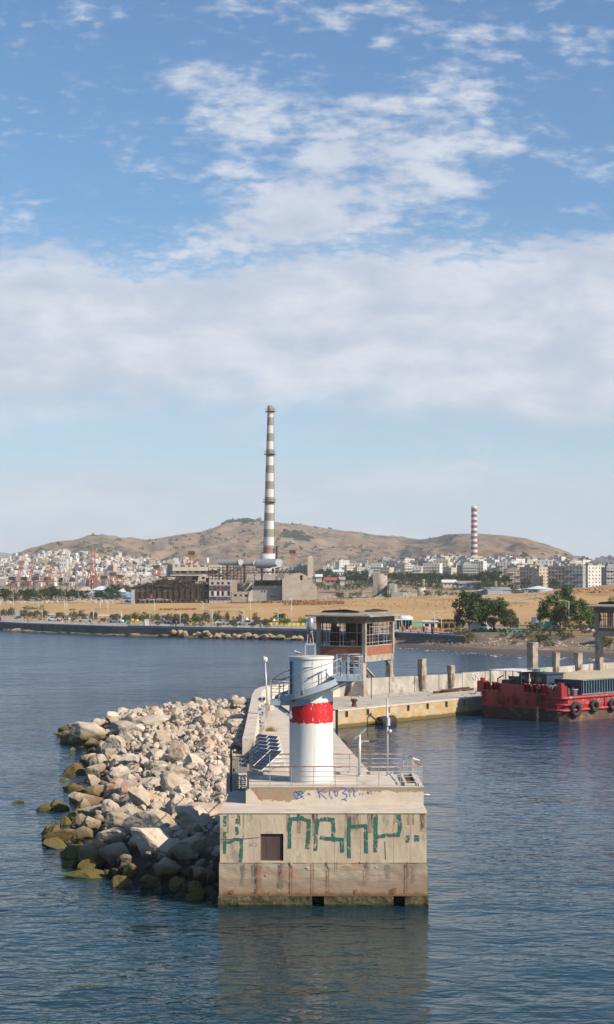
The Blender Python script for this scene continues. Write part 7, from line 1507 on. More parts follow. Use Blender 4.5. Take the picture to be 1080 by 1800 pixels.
# main chimney
CY = FY+44; Z = lambda py: aty(540,py,CY).z; X = lambda px: pxw(px,CY)
mc = thing('tall_chimney', 'very tall grey and white banded concrete chimney of the power station', 'chimney', (X(472.8),CY,GZ)); ccx = X(473.3)
bands = [(973,'chim_white'),(959,'chim_grey'),(944,'chim_white'),(930,'chim_grey'),(916,'chim_white'),(902,'chim_grey'),(888,'chim_white'),(874,'chim_grey'),(860,'chim_white'),(846,'chim_grey'),(832,'chim_white'),(818,'chim_grey'),(803,'chim_white'),(790,'chim_grey'),(776,'chim_white'),(762,'chim_grey'),(748,'chim_white'),(734,'chim_grey'),(724,'chim_white')]
rad = lambda z: lerp(10.0, 5.2, (z-Z(977))/(Z(713)-Z(977)))*CY/F; prev = GZ
zs_ = [973,959,944,930,916,902,888,874,860,846,832,818,803,790,776,762,748,734,724,713]; mts = ['chim_grey','chim_white']
ax_ = lambda z: lerp(X(472.6), X(475.6), (z-Z(977))/(Z(713)-Z(977)))
for i in range(len(zs_)-1):
    z0_, z1_ = Z(zs_[i]), Z(zs_[i+1]); mt = 'chim_grey' if i % 2 == 0 else 'chim_white'
    mt = {17:'chim_white',18:'chim_grey'}.get(i, mt)
    mb = MB(); n = 32; vs = [(ax_(z)+rad(z)*math.cos(2*math.pi*j/n), CY+rad(z)*math.sin(2*math.pi*j/n), z) for z in (z0_,z1_) for j in range(n)]
    mb.add(vs, [(j,(j+1)%n,n+(j+1)%n,n+j) for j in range(n)]+([tuple(range(n,2*n))] if i == len(zs_)-2 else [])); o = mb.build('white_band' if mt == 'chim_white' else 'grey_band', M[mt], mc, True, recalc=False)
mb = MB(); r_ = 14.2*CY/F; mb.lathe([(r_,GZ),(r_,Z(973.5))], X(472.5), CY, 32); mb.build('plinth', M['chim_white'], mc, True)
mb = MB(); zq_ = Z(971); mb.lathe([(rad(zq_)+.03,Z(972)),(rad(zq_)+.03,Z(963))], X(472.7), CY, 32, cap=False); mb.build('graffiti_band', worn(M['letter_pink'].copy(), .5, .48), mc, recalc=False)
for py in (723,798,882):
    z = Z(py); mb = MB(); mb.lathe([(rad(z),z-.4),(rad(z)+1.0,z-.3),(rad(z)+1.0,z),(rad(z),z)], ax_(z), CY, 32); mb.torus((ax_(z),CY,z+1), (0,0,1), rad(z)+.95, .07, 32, 5); mb.build('gallery', M['rust_far'], mc, True)
mb = MB()
for i in range(60): z0_, z1_ = lerp(Z(970),Z(716),i/60), lerp(Z(970),Z(716),(i+1)/60); x = lambda z: ax_(z)+rad(z)*.97+.25; mb.bar((x(z0_),CY-1.0,z0_),(x(z1_),CY-1.0,z1_),.14); 
mb.build('ladder', M['rust_far'], mc)
ss = thing('small_stack', 'thin brown stack right beside the foot of the tall chimney', 'chimney', (X(487),CY,GZ)); mb = MB(); mb.tube([(X(487),CY-2,GZ),(X(487),CY-2,Z(960))], 1.8*CY/F, 10); mb.build('pipe', M['rust_far'], ss, True); mb = MB(); mb.torus((X(487),CY-2,Z(961)),(0,0,1),2*CY/F,.15,14,5); mb.build('rim', M['rust_far'], ss)
# striped chimney
RY_ = 1950.0; Z2 = lambda py: aty(540,py,RY_).z; x0_ = pxw(834,RY_)
rc = thing('striped_chimney', 'red and white striped chimney standing among the apartment blocks on the right', 'chimney', (x0_,RY_,20)); n = 20; pys = [990-4.76*i for i in range(22)]
for i in range(21):
    z0_, z1_ = Z2(pys[i]), Z2(pys[i+1]); rr = lambda py: lerp(5.9,4.9,(990-py)/100)*RY_/F
    mb = MB(); mb.lathe([(rr(pys[i]),z0_),(rr(pys[i+1]),z1_)], x0_, RY_, n, cap=(i == 20)); mb.build('white_band' if i % 2 == 0 else 'red_band', M['chim_white' if i % 2 == 0 else 'chim_red'], rc, True, recalc=False)
mb = MB(); mb.lathe([(7.5*RY_/F,10),(7.0*RY_/F,Z2(990))], x0_, RY_, 20); mb.build('plinth', M['chim_white'], rc, True)
# ================================================================ SILOS, TANKS AND SHEDS BEYOND THE FIELD
def zof(py, Y): return aty(540, py, Y).z
SY_ = 830.0
si = thing('silo', 'tall concrete silo with curved side beyond the field', 'silo', (pxw(668,SY_),SY_,zof(1050,SY_)))
mb = MB(); n = 28; cxx, cyy = pxw(670,SY_), SY_+2; r_ = 11.6*SY_/F; mb.lathe([(r_,zof(1053,SY_)),(r_,zof(1009,SY_))], cxx, cyy, n); mb.build('drum', M['stone_far'], si, True)
mb = MB(); mb.box(pxw(656,SY_),pxw(664,SY_),SY_-1.5,SY_+4,zof(1053,SY_),zof(1009,SY_)); mb.build('shaft', M['chim_grey'], si); mb = MB(); mb.box(pxw(656,SY_),pxw(683,SY_),SY_-1,SY_+4,zof(1008.9,SY_),zof(1007.2,SY_)); mb.build('cap', M['chim_grey'], si)
mb = MB(); mb.bar((pxw(661,SY_),SY_-3.4,zof(1040,SY_)),(pxw(683,SY_),SY_-3.4,zof(1016,SY_)),.25); mb.build('conveyor', M['chim_grey'], si)
mb = MB(); mb.bar((pxw(663,SY_),SY_-4,zof(1049,SY_)),(pxw(678,SY_),SY_-3,zof(1040,SY_)),1.0,.8); mb.box(pxw(661,SY_),pxw(677,SY_),SY_-4.5,SY_-2.5,zof(1053,SY_),zof(1047,SY_)); mb.build('chute', M['chim_grey'], si)
cr_ = thing('lattice_boom', 'slanted dark lattice boom with a pale box on its tip left of the silo', 'crane', (pxw(628,SY_),SY_,zof(1052,SY_)))
A = Vector((pxw(628,SY_),SY_,zof(1053,SY_))); B_ = Vector((pxw(650,SY_),SY_,zof(1013,SY_))); mb = MB(); d = B_-A
for s in (-.6,.6):
    for y in (-.5,.5): mb.bar(A+Vector((s,y,0)), B_+Vector((s*.5,y,0)), .22)
for k in range(16): p, q = A+d*(k/16), A+d*((k+1)/16); s = .6 if k % 2 else -.6; mb.bar(p+Vector((s,-.5,0)), q+Vector((-s,-.5,0)), .14)
mb.build('boom', M['dark_metal'], cr_); mb = MB(); mb.bar(B_-Vector((.3,0,1)), Vector((pxw(651,SY_),SY_,zof(1009.5,SY_))), 1.0, .9); mb.build('head', M['roof_white'], cr_)
rt = thing('ruined_office_tower', 'small grey three storey concrete ruin right of the silo', 'ruined building', (pxw(692,SY_),SY_,zof(1051,SY_)))
facade(rt, 'tower_wall', 684, 694.2, 1026.5, 1053, [(686.5,688.6,1035.5,1038.2),(686.5,688.6,1041.5,1044),(686.5,688.6,1048,1050.5)], 'apt_grey', SY_-6, .4, D=7)
facade(rt, 'lower_wall', 694.3, 709, 1041, 1053, [(697,699.5,1048,1050.5)], 'apt_grey', SY_-6, .4, D=7); facade(rt, 'end_wall', 709.05, 716, 1041.6, 1053, [(711,713,1047,1049)], 'cream', SY_-6, .4, D=7)
mb = MB(); mb.box(pxw(685,SY_),pxw(693.5,SY_),SY_-5,SY_+.5,zof(1026.5,SY_)+.004,zof(1025,SY_)); mb.build('roof_slab', M['chim_grey'], rt); facade(rt, 'side_face', 694.25, 698.5, 1027, 1041, [], 'cream', SY_-5.6, .3)
rs = thing('round_silo', 'small round pale silo with a green hopper on top', 'silo', (pxw(741,SY_),SY_,zof(1052,SY_))); mb = MB(); mb.lathe([(7*SY_/F,zof(1054,SY_)),(7*SY_/F,zof(1032,SY_))], pxw(741,SY_), SY_, 24); mb.build('drum', M['cream'], rs, True)
mb = MB(); mb.lathe([(2.2*SY_/F,zof(1032,SY_)),(2.6*SY_/F,zof(1026,SY_)),(3.4*SY_/F,zof(1019,SY_)),(3.4*SY_/F,zof(1018,SY_))], pxw(744,SY_), SY_, 14); mb.build('hopper', M['patina'], rs, True)
mb = MB(); mb.box(pxw(739,SY_),pxw(741,SY_),SY_-.5,SY_+.5,zof(1032,SY_),zof(1015,SY_)); mb.bar((pxw(732,SY_),SY_-2,zof(1031.5,SY_)),(pxw(750,SY_),SY_-2,zof(1031.5,SY_)),.2); mb.build('pipework', M['rust_far'], rs)
for a, b, c, d, mt, rf, lab, Y in [(572,598,1020,1026,'chim_grey','red_roof','low shed with a red roof behind the field',960),(598,606,1019,1026,'cream','stone_far','small arched pale shed right of the red roofed one',958),(779,802,1024,1030,'apt_cream','roof_white','small white shed among the pines',960),(802,845,1026,1031,'tank_grey','chim_grey','long low blue grey shed among the pines',965),(556,566,1014,1020,'apt_cream','roof_white','low cream house right of the big grey apartment block',1000),(587,604,1005,1013,'apt_white','roof_white','wide white low building above the red roofed shed',1300),(716,731,1049,1052,'stone_far','stone_far','low ruined shed beside the round silo',822)]:
    M.setdefault('red_roof', mat('red_roof', (.42,.09,.07), (.34,.08,.06), .3)); zb = zof(d+3,Y); xa, xb = pxw(a,Y), pxw(b,Y); g = thing('shed', lab, 'shed', ((xa+xb)/2,Y,zb)); zt = zof(c,Y)
    facade(g, 'wall', a, b, c, d+3, [(lerp(a,b,t),lerp(a,b,t)+ (b-a)*.1,lerp(c,d,.3),lerp(c,d,.75)) for t in (.15,.45,.75)], mt, Y, .4, D=10); mb = MB(); mb.add([(xa-.6,Y-.6,zt),(xb+.6,Y-.6,zt),(xb+.6,Y+5,zt+1.6),(xa-.6,Y+5,zt+1.6),(xa-.6,Y+10.6,zt),(xb+.6,Y+10.6,zt)],[(0,1,2,3),(3,2,5,4),(0,3,4),(1,5,2)]); mb.build('roof', M[rf], g, recalc=False)
# storage tanks behind the field on the right
for px, w_, a, b, lab in [(848,21,1037,1048,'small pale blue storage tank left of the long grey tank hall'),(918,26,1036,1046,'left round storage tank among bushes'),(950,52,1034,1045,'wide round storage tank right of the bushes')]:
    Y = 800 if px < 900 else 790; r_ = w_/2*Y/F; g = thing('storage_tank', lab, 'storage tank', (pxw(px,Y),Y+r_,zof(b+4,Y))); mb = MB(); mb.lathe([(r_,zof(b+6,Y)),(r_,zof(a+1.2,Y))], pxw(px,Y), Y+r_, 32, cap=False); mb.build('wall', M['tank_grey'], g, True); mb = MB(); mb.lathe([(r_+.15,zof(a+1.2,Y)),(.2,zof(a+1.2,Y)+min(2.2,r_*.2))], pxw(px,Y), Y+r_, 32, cap=False); mb.build('roof', M['roof_white'], g, True)
Y = 785; g = thing('tank_hall', 'long blue grey ribbed tank hall with pale roof', 'hall', (pxw(880,Y),Y,zof(1048,Y)))
facade(g, 'wall', 858, 899, 1037, 1050, [], 'tank_grey', Y, D=16)
for k in range(4): mb = MB(); zz = lerp(zof(1046,Y),zof(1038.5,Y),k/3); mb.box(pxw(857.8,Y),pxw(883,Y),Y-.15,Y-.005,zz,zz+.25); mb.build('rib', M['roof_white'], g)
mb = MB(); mb.add([(pxw(857,Y),Y-.3,zof(1037,Y)),(pxw(900,Y),Y-.3,zof(1037,Y)),(pxw(902,Y),Y+16,zof(1032.5,Y)),(pxw(858,Y),Y+16,zof(1032.5,Y))],[(0,1,2,3)]); mb.build('roof', M['apt_grey'], g)
mb = MB(); mb.box(pxw(855,Y),pxw(866,Y),Y+8,Y+14,zof(1037,Y),zof(1033,Y)); mb.build('roof_house', M['chim_grey'], g); q = (pxw(875,Y),Y+6); mb = MB(); mb.bar((*q,zof(1037,Y)),(*q,zof(1021,Y)),.9); tag(mb.build('vent_mast', M['patina'], None, base=(*q,zof(1037,Y))), 'thin green vent mast above the tank hall', 'mast')
# left: blue and white sheds, port
for a, b, c, d, mt, rf, lab, Y in [(137,162,1037,1045,'roof_white','apt_cream','long white shed with cream roof beyond the tree belt',1000),(163,205,1036,1046,'blue_sheet','roof_white','pale blue shed with white roof beyond the tree belt',980),(205,222,1040,1049,'blue_sheet','roof_white','small blue shed near the steel hall',930),(222,231,1049,1058,'blue_sheet','blue_sheet','little light blue hut touching the steel hall wall',800)]:
    zb = zof(d+4,Y); xa, xb = pxw(a,Y), pxw(b,Y); g = thing('shed', lab, 'shed', ((xa+xb)/2,Y,zb)); zt = zof(c+1,Y); facade(g, 'wall', a, b, c+1, d+4, [(lerp(a,b,.1),lerp(a,b,.4),d-4,d+2)], mt, Y, .5, D=18); mb = MB(); mb.add([(xa-.5,Y-.5,zt),(xb+.5,Y-.5,zt),(xb-3,Y+9,zt+2.2),(xa+3,Y+9,zt+2.2)],[(0,1,2,3)]); mb.build('roof', M[rf], g, recalc=False)
# rocky embankment behind the left field
mb = MB(); random.seed(49)
for k in range(900):
    px = random.uniform(-40,222) if k % 3 else random.uniform(560,860); Y = random.uniform(775,835) if px < 300 else random.uniform(800,940); q = land(px, Y); r = random.uniform(.25,.8); vs_, fs_ = small_rocks[k % 6]; mb.add([Vector((v.x*r,v.y*r,v.z*r*.7))+q for v in vs_], fs_)
tag(mb.build('rock_spoil', M['rubble'], None, recalc=False), 'pale broken rock along the back edge of the field', 'stones', kind='stuff')
random.seed(50)
for k in range(34):
    px = random.choice([random.uniform(560,860), random.uniform(15,230)]); Y = random.uniform(800,930); q = land(px, Y); tree('dark_bush' if k % 2 else 'bush', q.x, q.y, q.z-.3, random.uniform(2,4), random.uniform(.9,1.3), 'dark shrub on the stony ground behind the field', 'shrubs on the stony ground', name='shrub', cat='shrub')
for px, b, t, w_ in [(50,1072,1064,22),(64,1071,1066,20),(22,1076,1066,12),(75,1073,1062,10),(128,1073,1069,14)]: tree_px('bush', px, b, t, w_, 'low green bush at the back of the left field', 'bushes behind the left field', Y=yfor(px,b,560,780), name='bush', cat='bush')
# ---- port cranes
CRY = 1500.0; zc_ = lambda py: aty(540,py,CRY).z; xc2 = lambda px: pxw(px,CRY); M['crane_orange'] = mat('crane_orange', (.40,.13,.07), (.33,.11,.06), .2, .7); M['crane_pale'] = mat('crane_pale', (.52,.46,.40), (.45,.4,.36), .2, .7)
def gantry(px0, px1, pyb, pyp, boom, label, mt='crane_orange', Y=CRY):
    g = thing('gantry_crane', label, 'port crane', (xc2((px0+px1)/2),Y,zc_(pyb)), 'port cranes'); w_ = .9
    for px in (px0, px1):
        for dy in (0, 12): mb = MB(); mb.bar((xc2(px),Y+dy,zc_(pyb)),(xc2(px),Y+dy,zc_(pyp)),.6); mb.build('leg', M[mt], g)
    mb = MB(); mb.bar((xc2(px0-3),Y,zc_(pyp)),(xc2(px1+6),Y,zc_(pyp)),.7,1.0); mb.bar((xc2(px0),Y,zc_((pyb+pyp)/2)),(xc2(px1),Y,zc_((pyb+pyp)/2)),.6); mb.bar((xc2(px0-3),Y+12,zc_(pyp)),(xc2(px1+6),Y+12,zc_(pyp)),1.0); mb.build('girder', M[mt], g)
    mb = MB(); mb.box(xc2((px0+px1)/2)-3,xc2((px0+px1)/2)+2.5,Y+2,Y+9,zc_(pyp)+.8,zc_(pyp)+4); mb.build('machine_house', M['rust_far'], g)
    if boom:
        (a, b), (c, d) = boom; mb = MB(); 
        for s in (-.9,.9): mb.bar((xc2(a)+s,Y-2,zc_(b)),(xc2(c)+s,Y-2,zc_(d)),.7)
        k = 10
        for i in range(k): t0, t1 = i/k, (i+1)/k; s = .9 if i % 2 else -.9; mb.bar((lerp(xc2(a),xc2(c),t0)+s,Y-2,lerp(zc_(b),zc_(d),t0)),(lerp(xc2(a),xc2(c),t1)-s,Y-2,lerp(zc_(b),zc_(d),t1)),.35)
        mb.build('boom', M[mt], g)
    return g
gantry(15,26,1040,1022,((32,1022),(39,987)),'leftmost orange crane with its boom raised'); gantry(36,46,1040,1022,((53,1022),(60,988)),'second orange crane from the left with raised boom'); gantry(55,67,1036,1022,((73,1022),(85,1002)),'orange crane with its boom half lowered'); gantry(76,89,1036,1022,((86,1023),(93,988)),'orange crane right of the half lowered boom, its boom raised')
gantry(103,115,1036,1024,((119,1024),(126,992)),'pale cream crane with raised boom','crane_pale'); gantry(122,130,1036,1024,((113,1024),(117,1006)),'smaller pale cream crane','crane_pale')
bgc = thing('gantry_crane', 'tallest orange crane with a high upright lattice boom', 'port crane', (xc2(162),CRY,zc_(1036)), 'port cranes')
for px in (151,154,160,165,168,171): mb = MB(); mb.bar((xc2(px),CRY+(px%3)*4,zc_(1037)),(xc2(px if px > 158 else px+1),CRY+(px%3)*4,zc_(1018)),1.3); mb.build('leg', M['crane_orange'], bgc)
mb = MB(); mb.box(xc2(148),xc2(172),CRY-1,CRY+1,zc_(1019),zc_(1016)); mb.box(xc2(158),xc2(170),CRY-1,CRY+8,zc_(1016),zc_(1011)); mb.build('girder', M['crane_orange'], bgc)
mb = MB(); P4 = [(159.5,1012),(160.8,962)],[(167.8,1012),(166.8,962)]
for (a,b),(c,d) in P4: mb.bar((xc2(a),CRY-2,zc_(b)),(xc2(c),CRY-2,zc_(d)),.6); mb.bar((xc2(a),CRY+1,zc_(b)),(xc2(c),CRY+1,zc_(d)),.6)
for py in (962,966,976,986,996,1004): mb.bar((xc2(160.2),CRY-2,zc_(py)),(xc2(167.3),CRY-2,zc_(py)),.6)
for i, py in enumerate((986,996)): mb.bar((xc2(160.4),CRY-2,zc_(py)),(xc2(167.5),CRY-2,zc_(py+10)),.35); mb.bar((xc2(167.4),CRY-2,zc_(py)),(xc2(160.2),CRY-2,zc_(py+10)),.35)
mb.build('boom', M['crane_orange'], bgc)
mb = MB(); mb.bar((xc2(154),CRY,zc_(1016)),(xc2(161),CRY,zc_(990)),.8); mb.bar((xc2(171),CRY,zc_(1016)),(xc2(167),CRY,zc_(998)),.8); mb.build('stay', M['crane_orange'], bgc)
for a, b, c, d, lab in [(177,188,1032,1020,'low orange yard crane right of the tallest one'),(195,201,1032,1014,'narrow orange yard crane left of the white tank'),(204,214,1030,1018,'orange yard crane with a white tank beside it')]:
    gantry(a,b,c,d,None,lab)
g = gantry(341,346,1004,978,None,'orange frame crane tip rising behind the boiler house',Y=1450); g = gantry(514,518,990,976,None,'small orange crane tip behind the cream apartment block',Y=1450)
g = gantry(280,288,1020,1002,((286,1012),(292,997)),'orange crane behind the left end of the boiler house',Y=1450)
# ================================================================ TREE BELTS
random.seed(71)
for k, (px, t, w_) in enumerate([(8,1037,20),(22,1038,22),(38,1036,24),(52,1037,22),(64,1034,24),(78,1033,26),(92,1032,26),(104,1035,22),(116,1036,24),(128,1037,20),(140,1038,20),(152,1038,22),(176,1041,20),(190,1040,22),(204,1038,22),(199,1030,26),(214,1026,26),(226,1030,24)]):
    tree_px('dark_bush' if k % 3 else 'tree', px, 1056, t-2, w_*1.15, 'round dark tree of the belt below the port cranes' if px < 165 else 'dark tree beside the blue sheds', 'trees of the left belt' if px < 165 else 'trees by the blue sheds', Y=800+random.uniform(0,30) if t > 1031 else 960, leaf='leaf_pine')
R_ = [(560,1020,998,16),(567,1022,1002,16),(578,1022,996,24),(590,1022,1006,16),(606,1026,1007,26),(618,1027,1004,30),(630,1028,1004,34),(641,1030,1005,32),(650,1028,1010,26),(688,1024,1006,24),(700,1026,1005,28),(712,1026,1006,26),(723,1028,1004,28),(735,1028,1006,26),(748,1028,1005,28),(760,1030,1004,28),(772,1030,1006,26),(784,1032,1006,28),(796,1032,1005,28),(808,1033,1007,26),(820,1034,1006,30),(832,1034,1008,28),(845,1035,1004,32),(857,1036,1000,34),(868,1036,1004,30),(878,1034,1002,26),(850,1042,1024,26),(864,1042,1026,24),(905,1040,1022,16),(975,1036,1018,16),(1041,1010,994,12),(925,1034,1016,14),(892,1038,1010,20)]
for k, (px, b, t, w_) in enumerate(R_):
    Y = yfor(px, b, 860, 1250, 5) if px < 1000 else 1500
    tree_px('pine' if k % 2 else 'dark_bush', px, b, t, w_*1.1, 'dark pine of the tree belt below the apartment blocks, %s in the row' % ORD[k] if px < 890 else 'dark tree %s the right hand apartment blocks, %s of them' % ('between', ORD[k-25]), 'pines below the apartment blocks' if px < 890 else 'trees among the apartment blocks', Y=Y, name='pine_tree', leaf='leaf_pine')
for k in range(26):
    px = 560+k*12.6+random.uniform(-4,4); b = random.uniform(1032,1040); tree_px('dark_bush', px, b, b-random.uniform(13,20), random.uniform(16,26), 'low dark tree in front of the pine belt, %s from the left' % ORD[k], 'low trees before the pine belt', Y=yfor(px, b, 840, 1150, 5), leaf='leaf_pine' if k % 3 else 'leaf_olive')
for px, b, t, w_, lf in [(906,1049,1035,20,'leaf_olive'),(920,1048,1033,24,'leaf_dark'),(917,1050,1042,18,'leaf_brown'),(943,1047,1036,16,'leaf_dark'),(798,1051,1040,22,'leaf_dark'),(775,1051,1044,12,'leaf_dark')]:
    tree_px('dark_bush', px, b, t, w_, 'rounded bush at the far edge of the field in front of the tanks', 'bushes in front of the storage tanks', Y=765, name='bush', cat='bush', leaf=lf)
# ================================================================ CITY
def apt_proto(kind, W, D, fl, balc, seed):
    random.seed(seed); H = fl*3.0; mb = MB(); fr_h = []
    nw = max(2, int(W/3))
    for f in range(fl):
        for i in range(nw): x = (i+.5)*W/nw; fr_h.append((x-.5,x+.5,f*3+.7 if balc else f*3+1.1,f*3+2.3))
    sd_h = [(D*t-.6,D*t+.6,f*3+1,f*3+2.3) for f in range(fl) for t in (.25,.6) if random.random() < .7]
    mb.wall((-W/2,-D/2,0),(1,0,0),W,H,fr_h,.25,0,1,inward=(0,1,0)); mb.wall((W/2,-D/2,0),(0,1,0),D,H,sd_h,.4,0,1,inward=(-1,0,0)); mb.wall((-W/2,-D/2,0),(0,1,0),D,H,sd_h,.4,0,1,inward=(1,0,0))
    mb.quad((-W/2,D/2,0),(-W/2,D/2,H),(W/2,D/2,H),(W/2,D/2,0)); mb.quad((-W/2,-D/2,H),(W/2,-D/2,H),(W/2,D/2,H),(-W/2,D/2,H)); mb.box(-W/2,W/2,-D/2,D/2,-14,-.01)
    parts = [('wall', mb.mesh('wall', [M['apt_white'], M['glass_dark']]))]
    if balc:
        for f in range(1, fl):
            x0, x1 = (-W/2, W/2) if balc == 1 else ((-W/2, 0) if f % 2 else (0, W/2)); mb = MB(); mb.box(x0,x1,-D/2-1.5,-D/2+.02,f*3-.15,f*3+.02); mb.box(x0,x1,-D/2-1.5,-D/2-1.38,f*3+.02,f*3+1.0)
            parts.append(('balcony', mb.mesh('balcony', M['apt_white'])))
    mb = MB(); mb.box(-W*.3,W*.05,-D*.2,D*.25,H+.004,H+2.6); mb.box(W*.2,W*.32,-.6,.6,H+.004,H+1.4); parts.append(('stair_head', mb.mesh('stair_head', M['apt_grey'])))
    mb = MB(); mb.box(-W/2-.1,W/2+.1,-D/2-.1,-D/2+.15,H+.004,H+.9); mb.box(W/2-.15,W/2+.1,-D/2+.15,D/2,H+.004,H+.9); parts.append(('parapet', mb.mesh('parapet', M['apt_white'])))
    return parts, H
AP = [apt_proto('a',12,11,5,1,1), apt_proto('b',15,12,6,2,2), apt_proto('c',10,12,4,1,3), apt_proto('d',13,10,6,0,4), apt_proto('e',18,12,5,1,5), apt_proto('f',9,9,3,0,6)]
CN = {'apt_white':'white','apt_cream':'cream','apt_grey':'grey','apt_pink':'pinkish','apt_ochre':'ochre'}
placed_apts = []
def apt(px, Y, k, mt, rz, label, zoff=0, s=1.0, group='apartment blocks below the hill'):
    q = land(px, Y); parts, H = AP[k]; g = bpy.data.objects.new('apartment_building', None); col.objects.link(g); g.location = (q.x,q.y,q.z+zoff); g.rotation_euler = (0,0,rz); g.scale = (s,s,s); tag(g, label, 'apartment block', group)
    for nm, me in parts:
        o = bpy.data.objects.new(nm, me); col.objects.link(o); o.parent = g
        if nm != 'stair_head': o.material_slots[0].link = 'OBJECT'; o.material_slots[0].material = M[mt] if nm != 'balcony' or mt == 'apt_grey' else M['apt_white']
    placed_apts.append((px, Y)); return g
random.seed(73); cnt = 0
def region(px): return ('above the silo' if px < 720 else 'left of the striped chimney' if px < 825 else 'right of the striped chimney' if px < 900 else 'towards the right edge')
rows_ = [(1850, 600, 1090, 12, .95), (1700, 605, 1090, 12, .88), (1560, 615, 1090, 12.5, .80), (1430, 640, 1090, 13, .74), (1300, 700, 1090, 14, .70), (1180, 870, 1090, 16, .68), (1080, 905, 1090, 16, .60), (990, 930, 1090, 17, .66)]
for ri, (Y0, a, b, st_, s) in enumerate(rows_):
    px = a+random.uniform(0,8); ri_n = -1
    while px < b:
        ri_n += 1; Y = Y0+random.uniform(-50,50); k = random.choice([0,0,1,2,2,3,3,4,5]) if Y0 > 1200 or px < 900 else random.choice([0,1,1,3,4]); k = 0 if (k == 4 and random.random() < .6) else k; k = k if px > 760 else random.choice([2,2,5,3,0])
        mt = random.choice(['apt_white']*6+['apt_cream']*3+['apt_grey']*3+['apt_pink'])
        apt(px, Y, k, mt, random.choice([R(-34),R(-28),R(-15),R(22),R(30)])+random.uniform(-.1,.1), '%s block %s, %s from the left in the %s row' % (CN[mt], region(px), ORD[min(44, ri_n)], ['farthest','second farthest','third farthest','fourth farthest','fourth nearest','third nearest','second nearest','nearest'][ri]), 0, s); px += random.uniform(.75,1.3)*st_*(1.2 if k == 4 else 1); cnt += 1
# blocks one can point at
apt(1062, 1080, 4, 'apt_grey', R(-6), 'very wide grey apartment block with long balconies at the right edge', 0, .95); apt(958, 1150, 3, 'apt_white', R(-10), 'tall white block with punched windows in the right part of the city', 0, .8)
apt(776, 1350, 1, 'apt_cream', R(-12), 'tall cream and white block left of the striped chimney', 0, .8); apt(692, 1450, 0, 'apt_grey', R(-20), 'stepped grey and white block above the silo', 0, .85); apt(681, 1300, 2, 'apt_cream', R(-25), 'cream slab tower directly behind the silo', 0, .75)
g = apt(528, 1300, 4, 'apt_grey', R(-6), 'big grey balconied apartment block right behind the power station ruin', 0, .9, None)
q = land(546, 1290); mb = MB(); mb.box(pxw(541,1290),pxw(551,1290),1285,1297,zof(1016,1290),zof(980,1290)); tb = thing('lit_end_face', 'cream box painted as the sunlit right face of the big grey block', 'block face', (q.x,1290,zof(1016,1290))); mb.build('wall', M['apt_cream'], tb); mb = MB(); mb.box(pxw(543,1290),pxw(549,1290),1288,1294,zof(980,1290)+.01,zof(978,1290)); mb.build('roof_hut', M['apt_white'], tb)  # cream colour paints the sunlit right face of the grey block
# hillside houses: small, no parts
def house_mesh(W, D, H, wall, roof, sd, pitched=False):
    random.seed(sd); mb = MB(); hs = [(x, x+1.3, f*3+1, f*3+2.4) for f in range(max(1,int(H/3))) for x in arange(1, W-2, 3)[:-1]]
    mb.wall((-W/2,-D/2,0),(1,0,0),W,H,hs,.5,0,1,inward=(0,1,0)); mb.quad((W/2,-D/2,0),(W/2,D/2,0),(W/2,D/2,H),(W/2,-D/2,H)); mb.quad((-W/2,-D/2,0),(-W/2,-D/2,H),(-W/2,D/2,H),(-W/2,D/2,0)); mb.quad((-W/2,D/2,0),(-W/2,D/2,H),(W/2,D/2,H),(W/2,D/2,0)); mb.box(-W/2,W/2,-D/2,D/2,-8,-.01)
    if pitched: mb.add([(-W/2-.4,-D/2-.4,H),(W/2+.4,-D/2-.4,H),(W/2+.4,D/2+.4,H),(-W/2-.4,D/2+.4,H),(0,0,H+2)],[(0,1,4),(1,2,4),(2,3,4),(3,0,4)],2)
    else: mb.quad((-W/2,-D/2,H),(W/2,-D/2,H),(W/2,D/2,H),(-W/2,D/2,H),2); mb.box(-1.5,1.5,-1.5,1.5,H+.01,H+2.2,0)
    return mb.mesh('house', [wall, M['glass_dark'], roof])
HP = [(house_mesh(9,9,6,M['apt_white'],M['roof_white'],1),'white'),(house_mesh(12,10,9,M['apt_white'],M['apt_grey'],2),'white'),(house_mesh(10,9,6,M['apt_cream'],M['roof_red'],3,True),'red roofed'),(house_mesh(13,10,12,M['apt_cream'],M['apt_white'],4),'cream'),(house_mesh(8,8,5,M['apt_grey'],M['apt_grey'],5),'grey'),(house_mesh(11,9,7,M['apt_pink'],M['apt_cream'],6),'pinkish')]
random.seed(74)
def hill_spot(left=True):
    while True:
        px = random.triangular(-20, 370, 60) if random.random() < .8 else random.uniform(0,350); lim = tab([-20,60,110,160,230,350],[985,978,972,978,985,990], px); py = random.uniform(lim, 1030)
        if random.random() < .4*(1028-py)/50: continue
        best = min((abs(1012+(CAMZ-(landz(px,Y)+hillnoise(pxw(px,Y),Y,px,Y)))*F/Y-py), Y) for Y in range(1250, 3300, 40))
        return px, best[1]+random.uniform(-18,18)
for k in range(285):
    px, Y = hill_spot(); me, nm = HP[random.randrange(6) if random.random() < .6 else 0]; tall = random.random() < .06; o = bpy.data.objects.new('hillside_house', me); col.objects.link(o); q = land(px, Y); o.location = q; s = random.uniform(.5,.9)*(1 if px > 130 else 1.15); o.scale = (s,s,s*(2.2 if tall else 1)); o.rotation_euler = (0,0,random.uniform(-.6,.3))
    tag(o, ('tall ' if tall else 'small ')+nm+' house on the hillside behind the port cranes' if px < 200 else 'small '+nm+' house low on the slope behind the ruin', 'house', 'houses on the left hillside')
mb = MB(); random.seed(75)
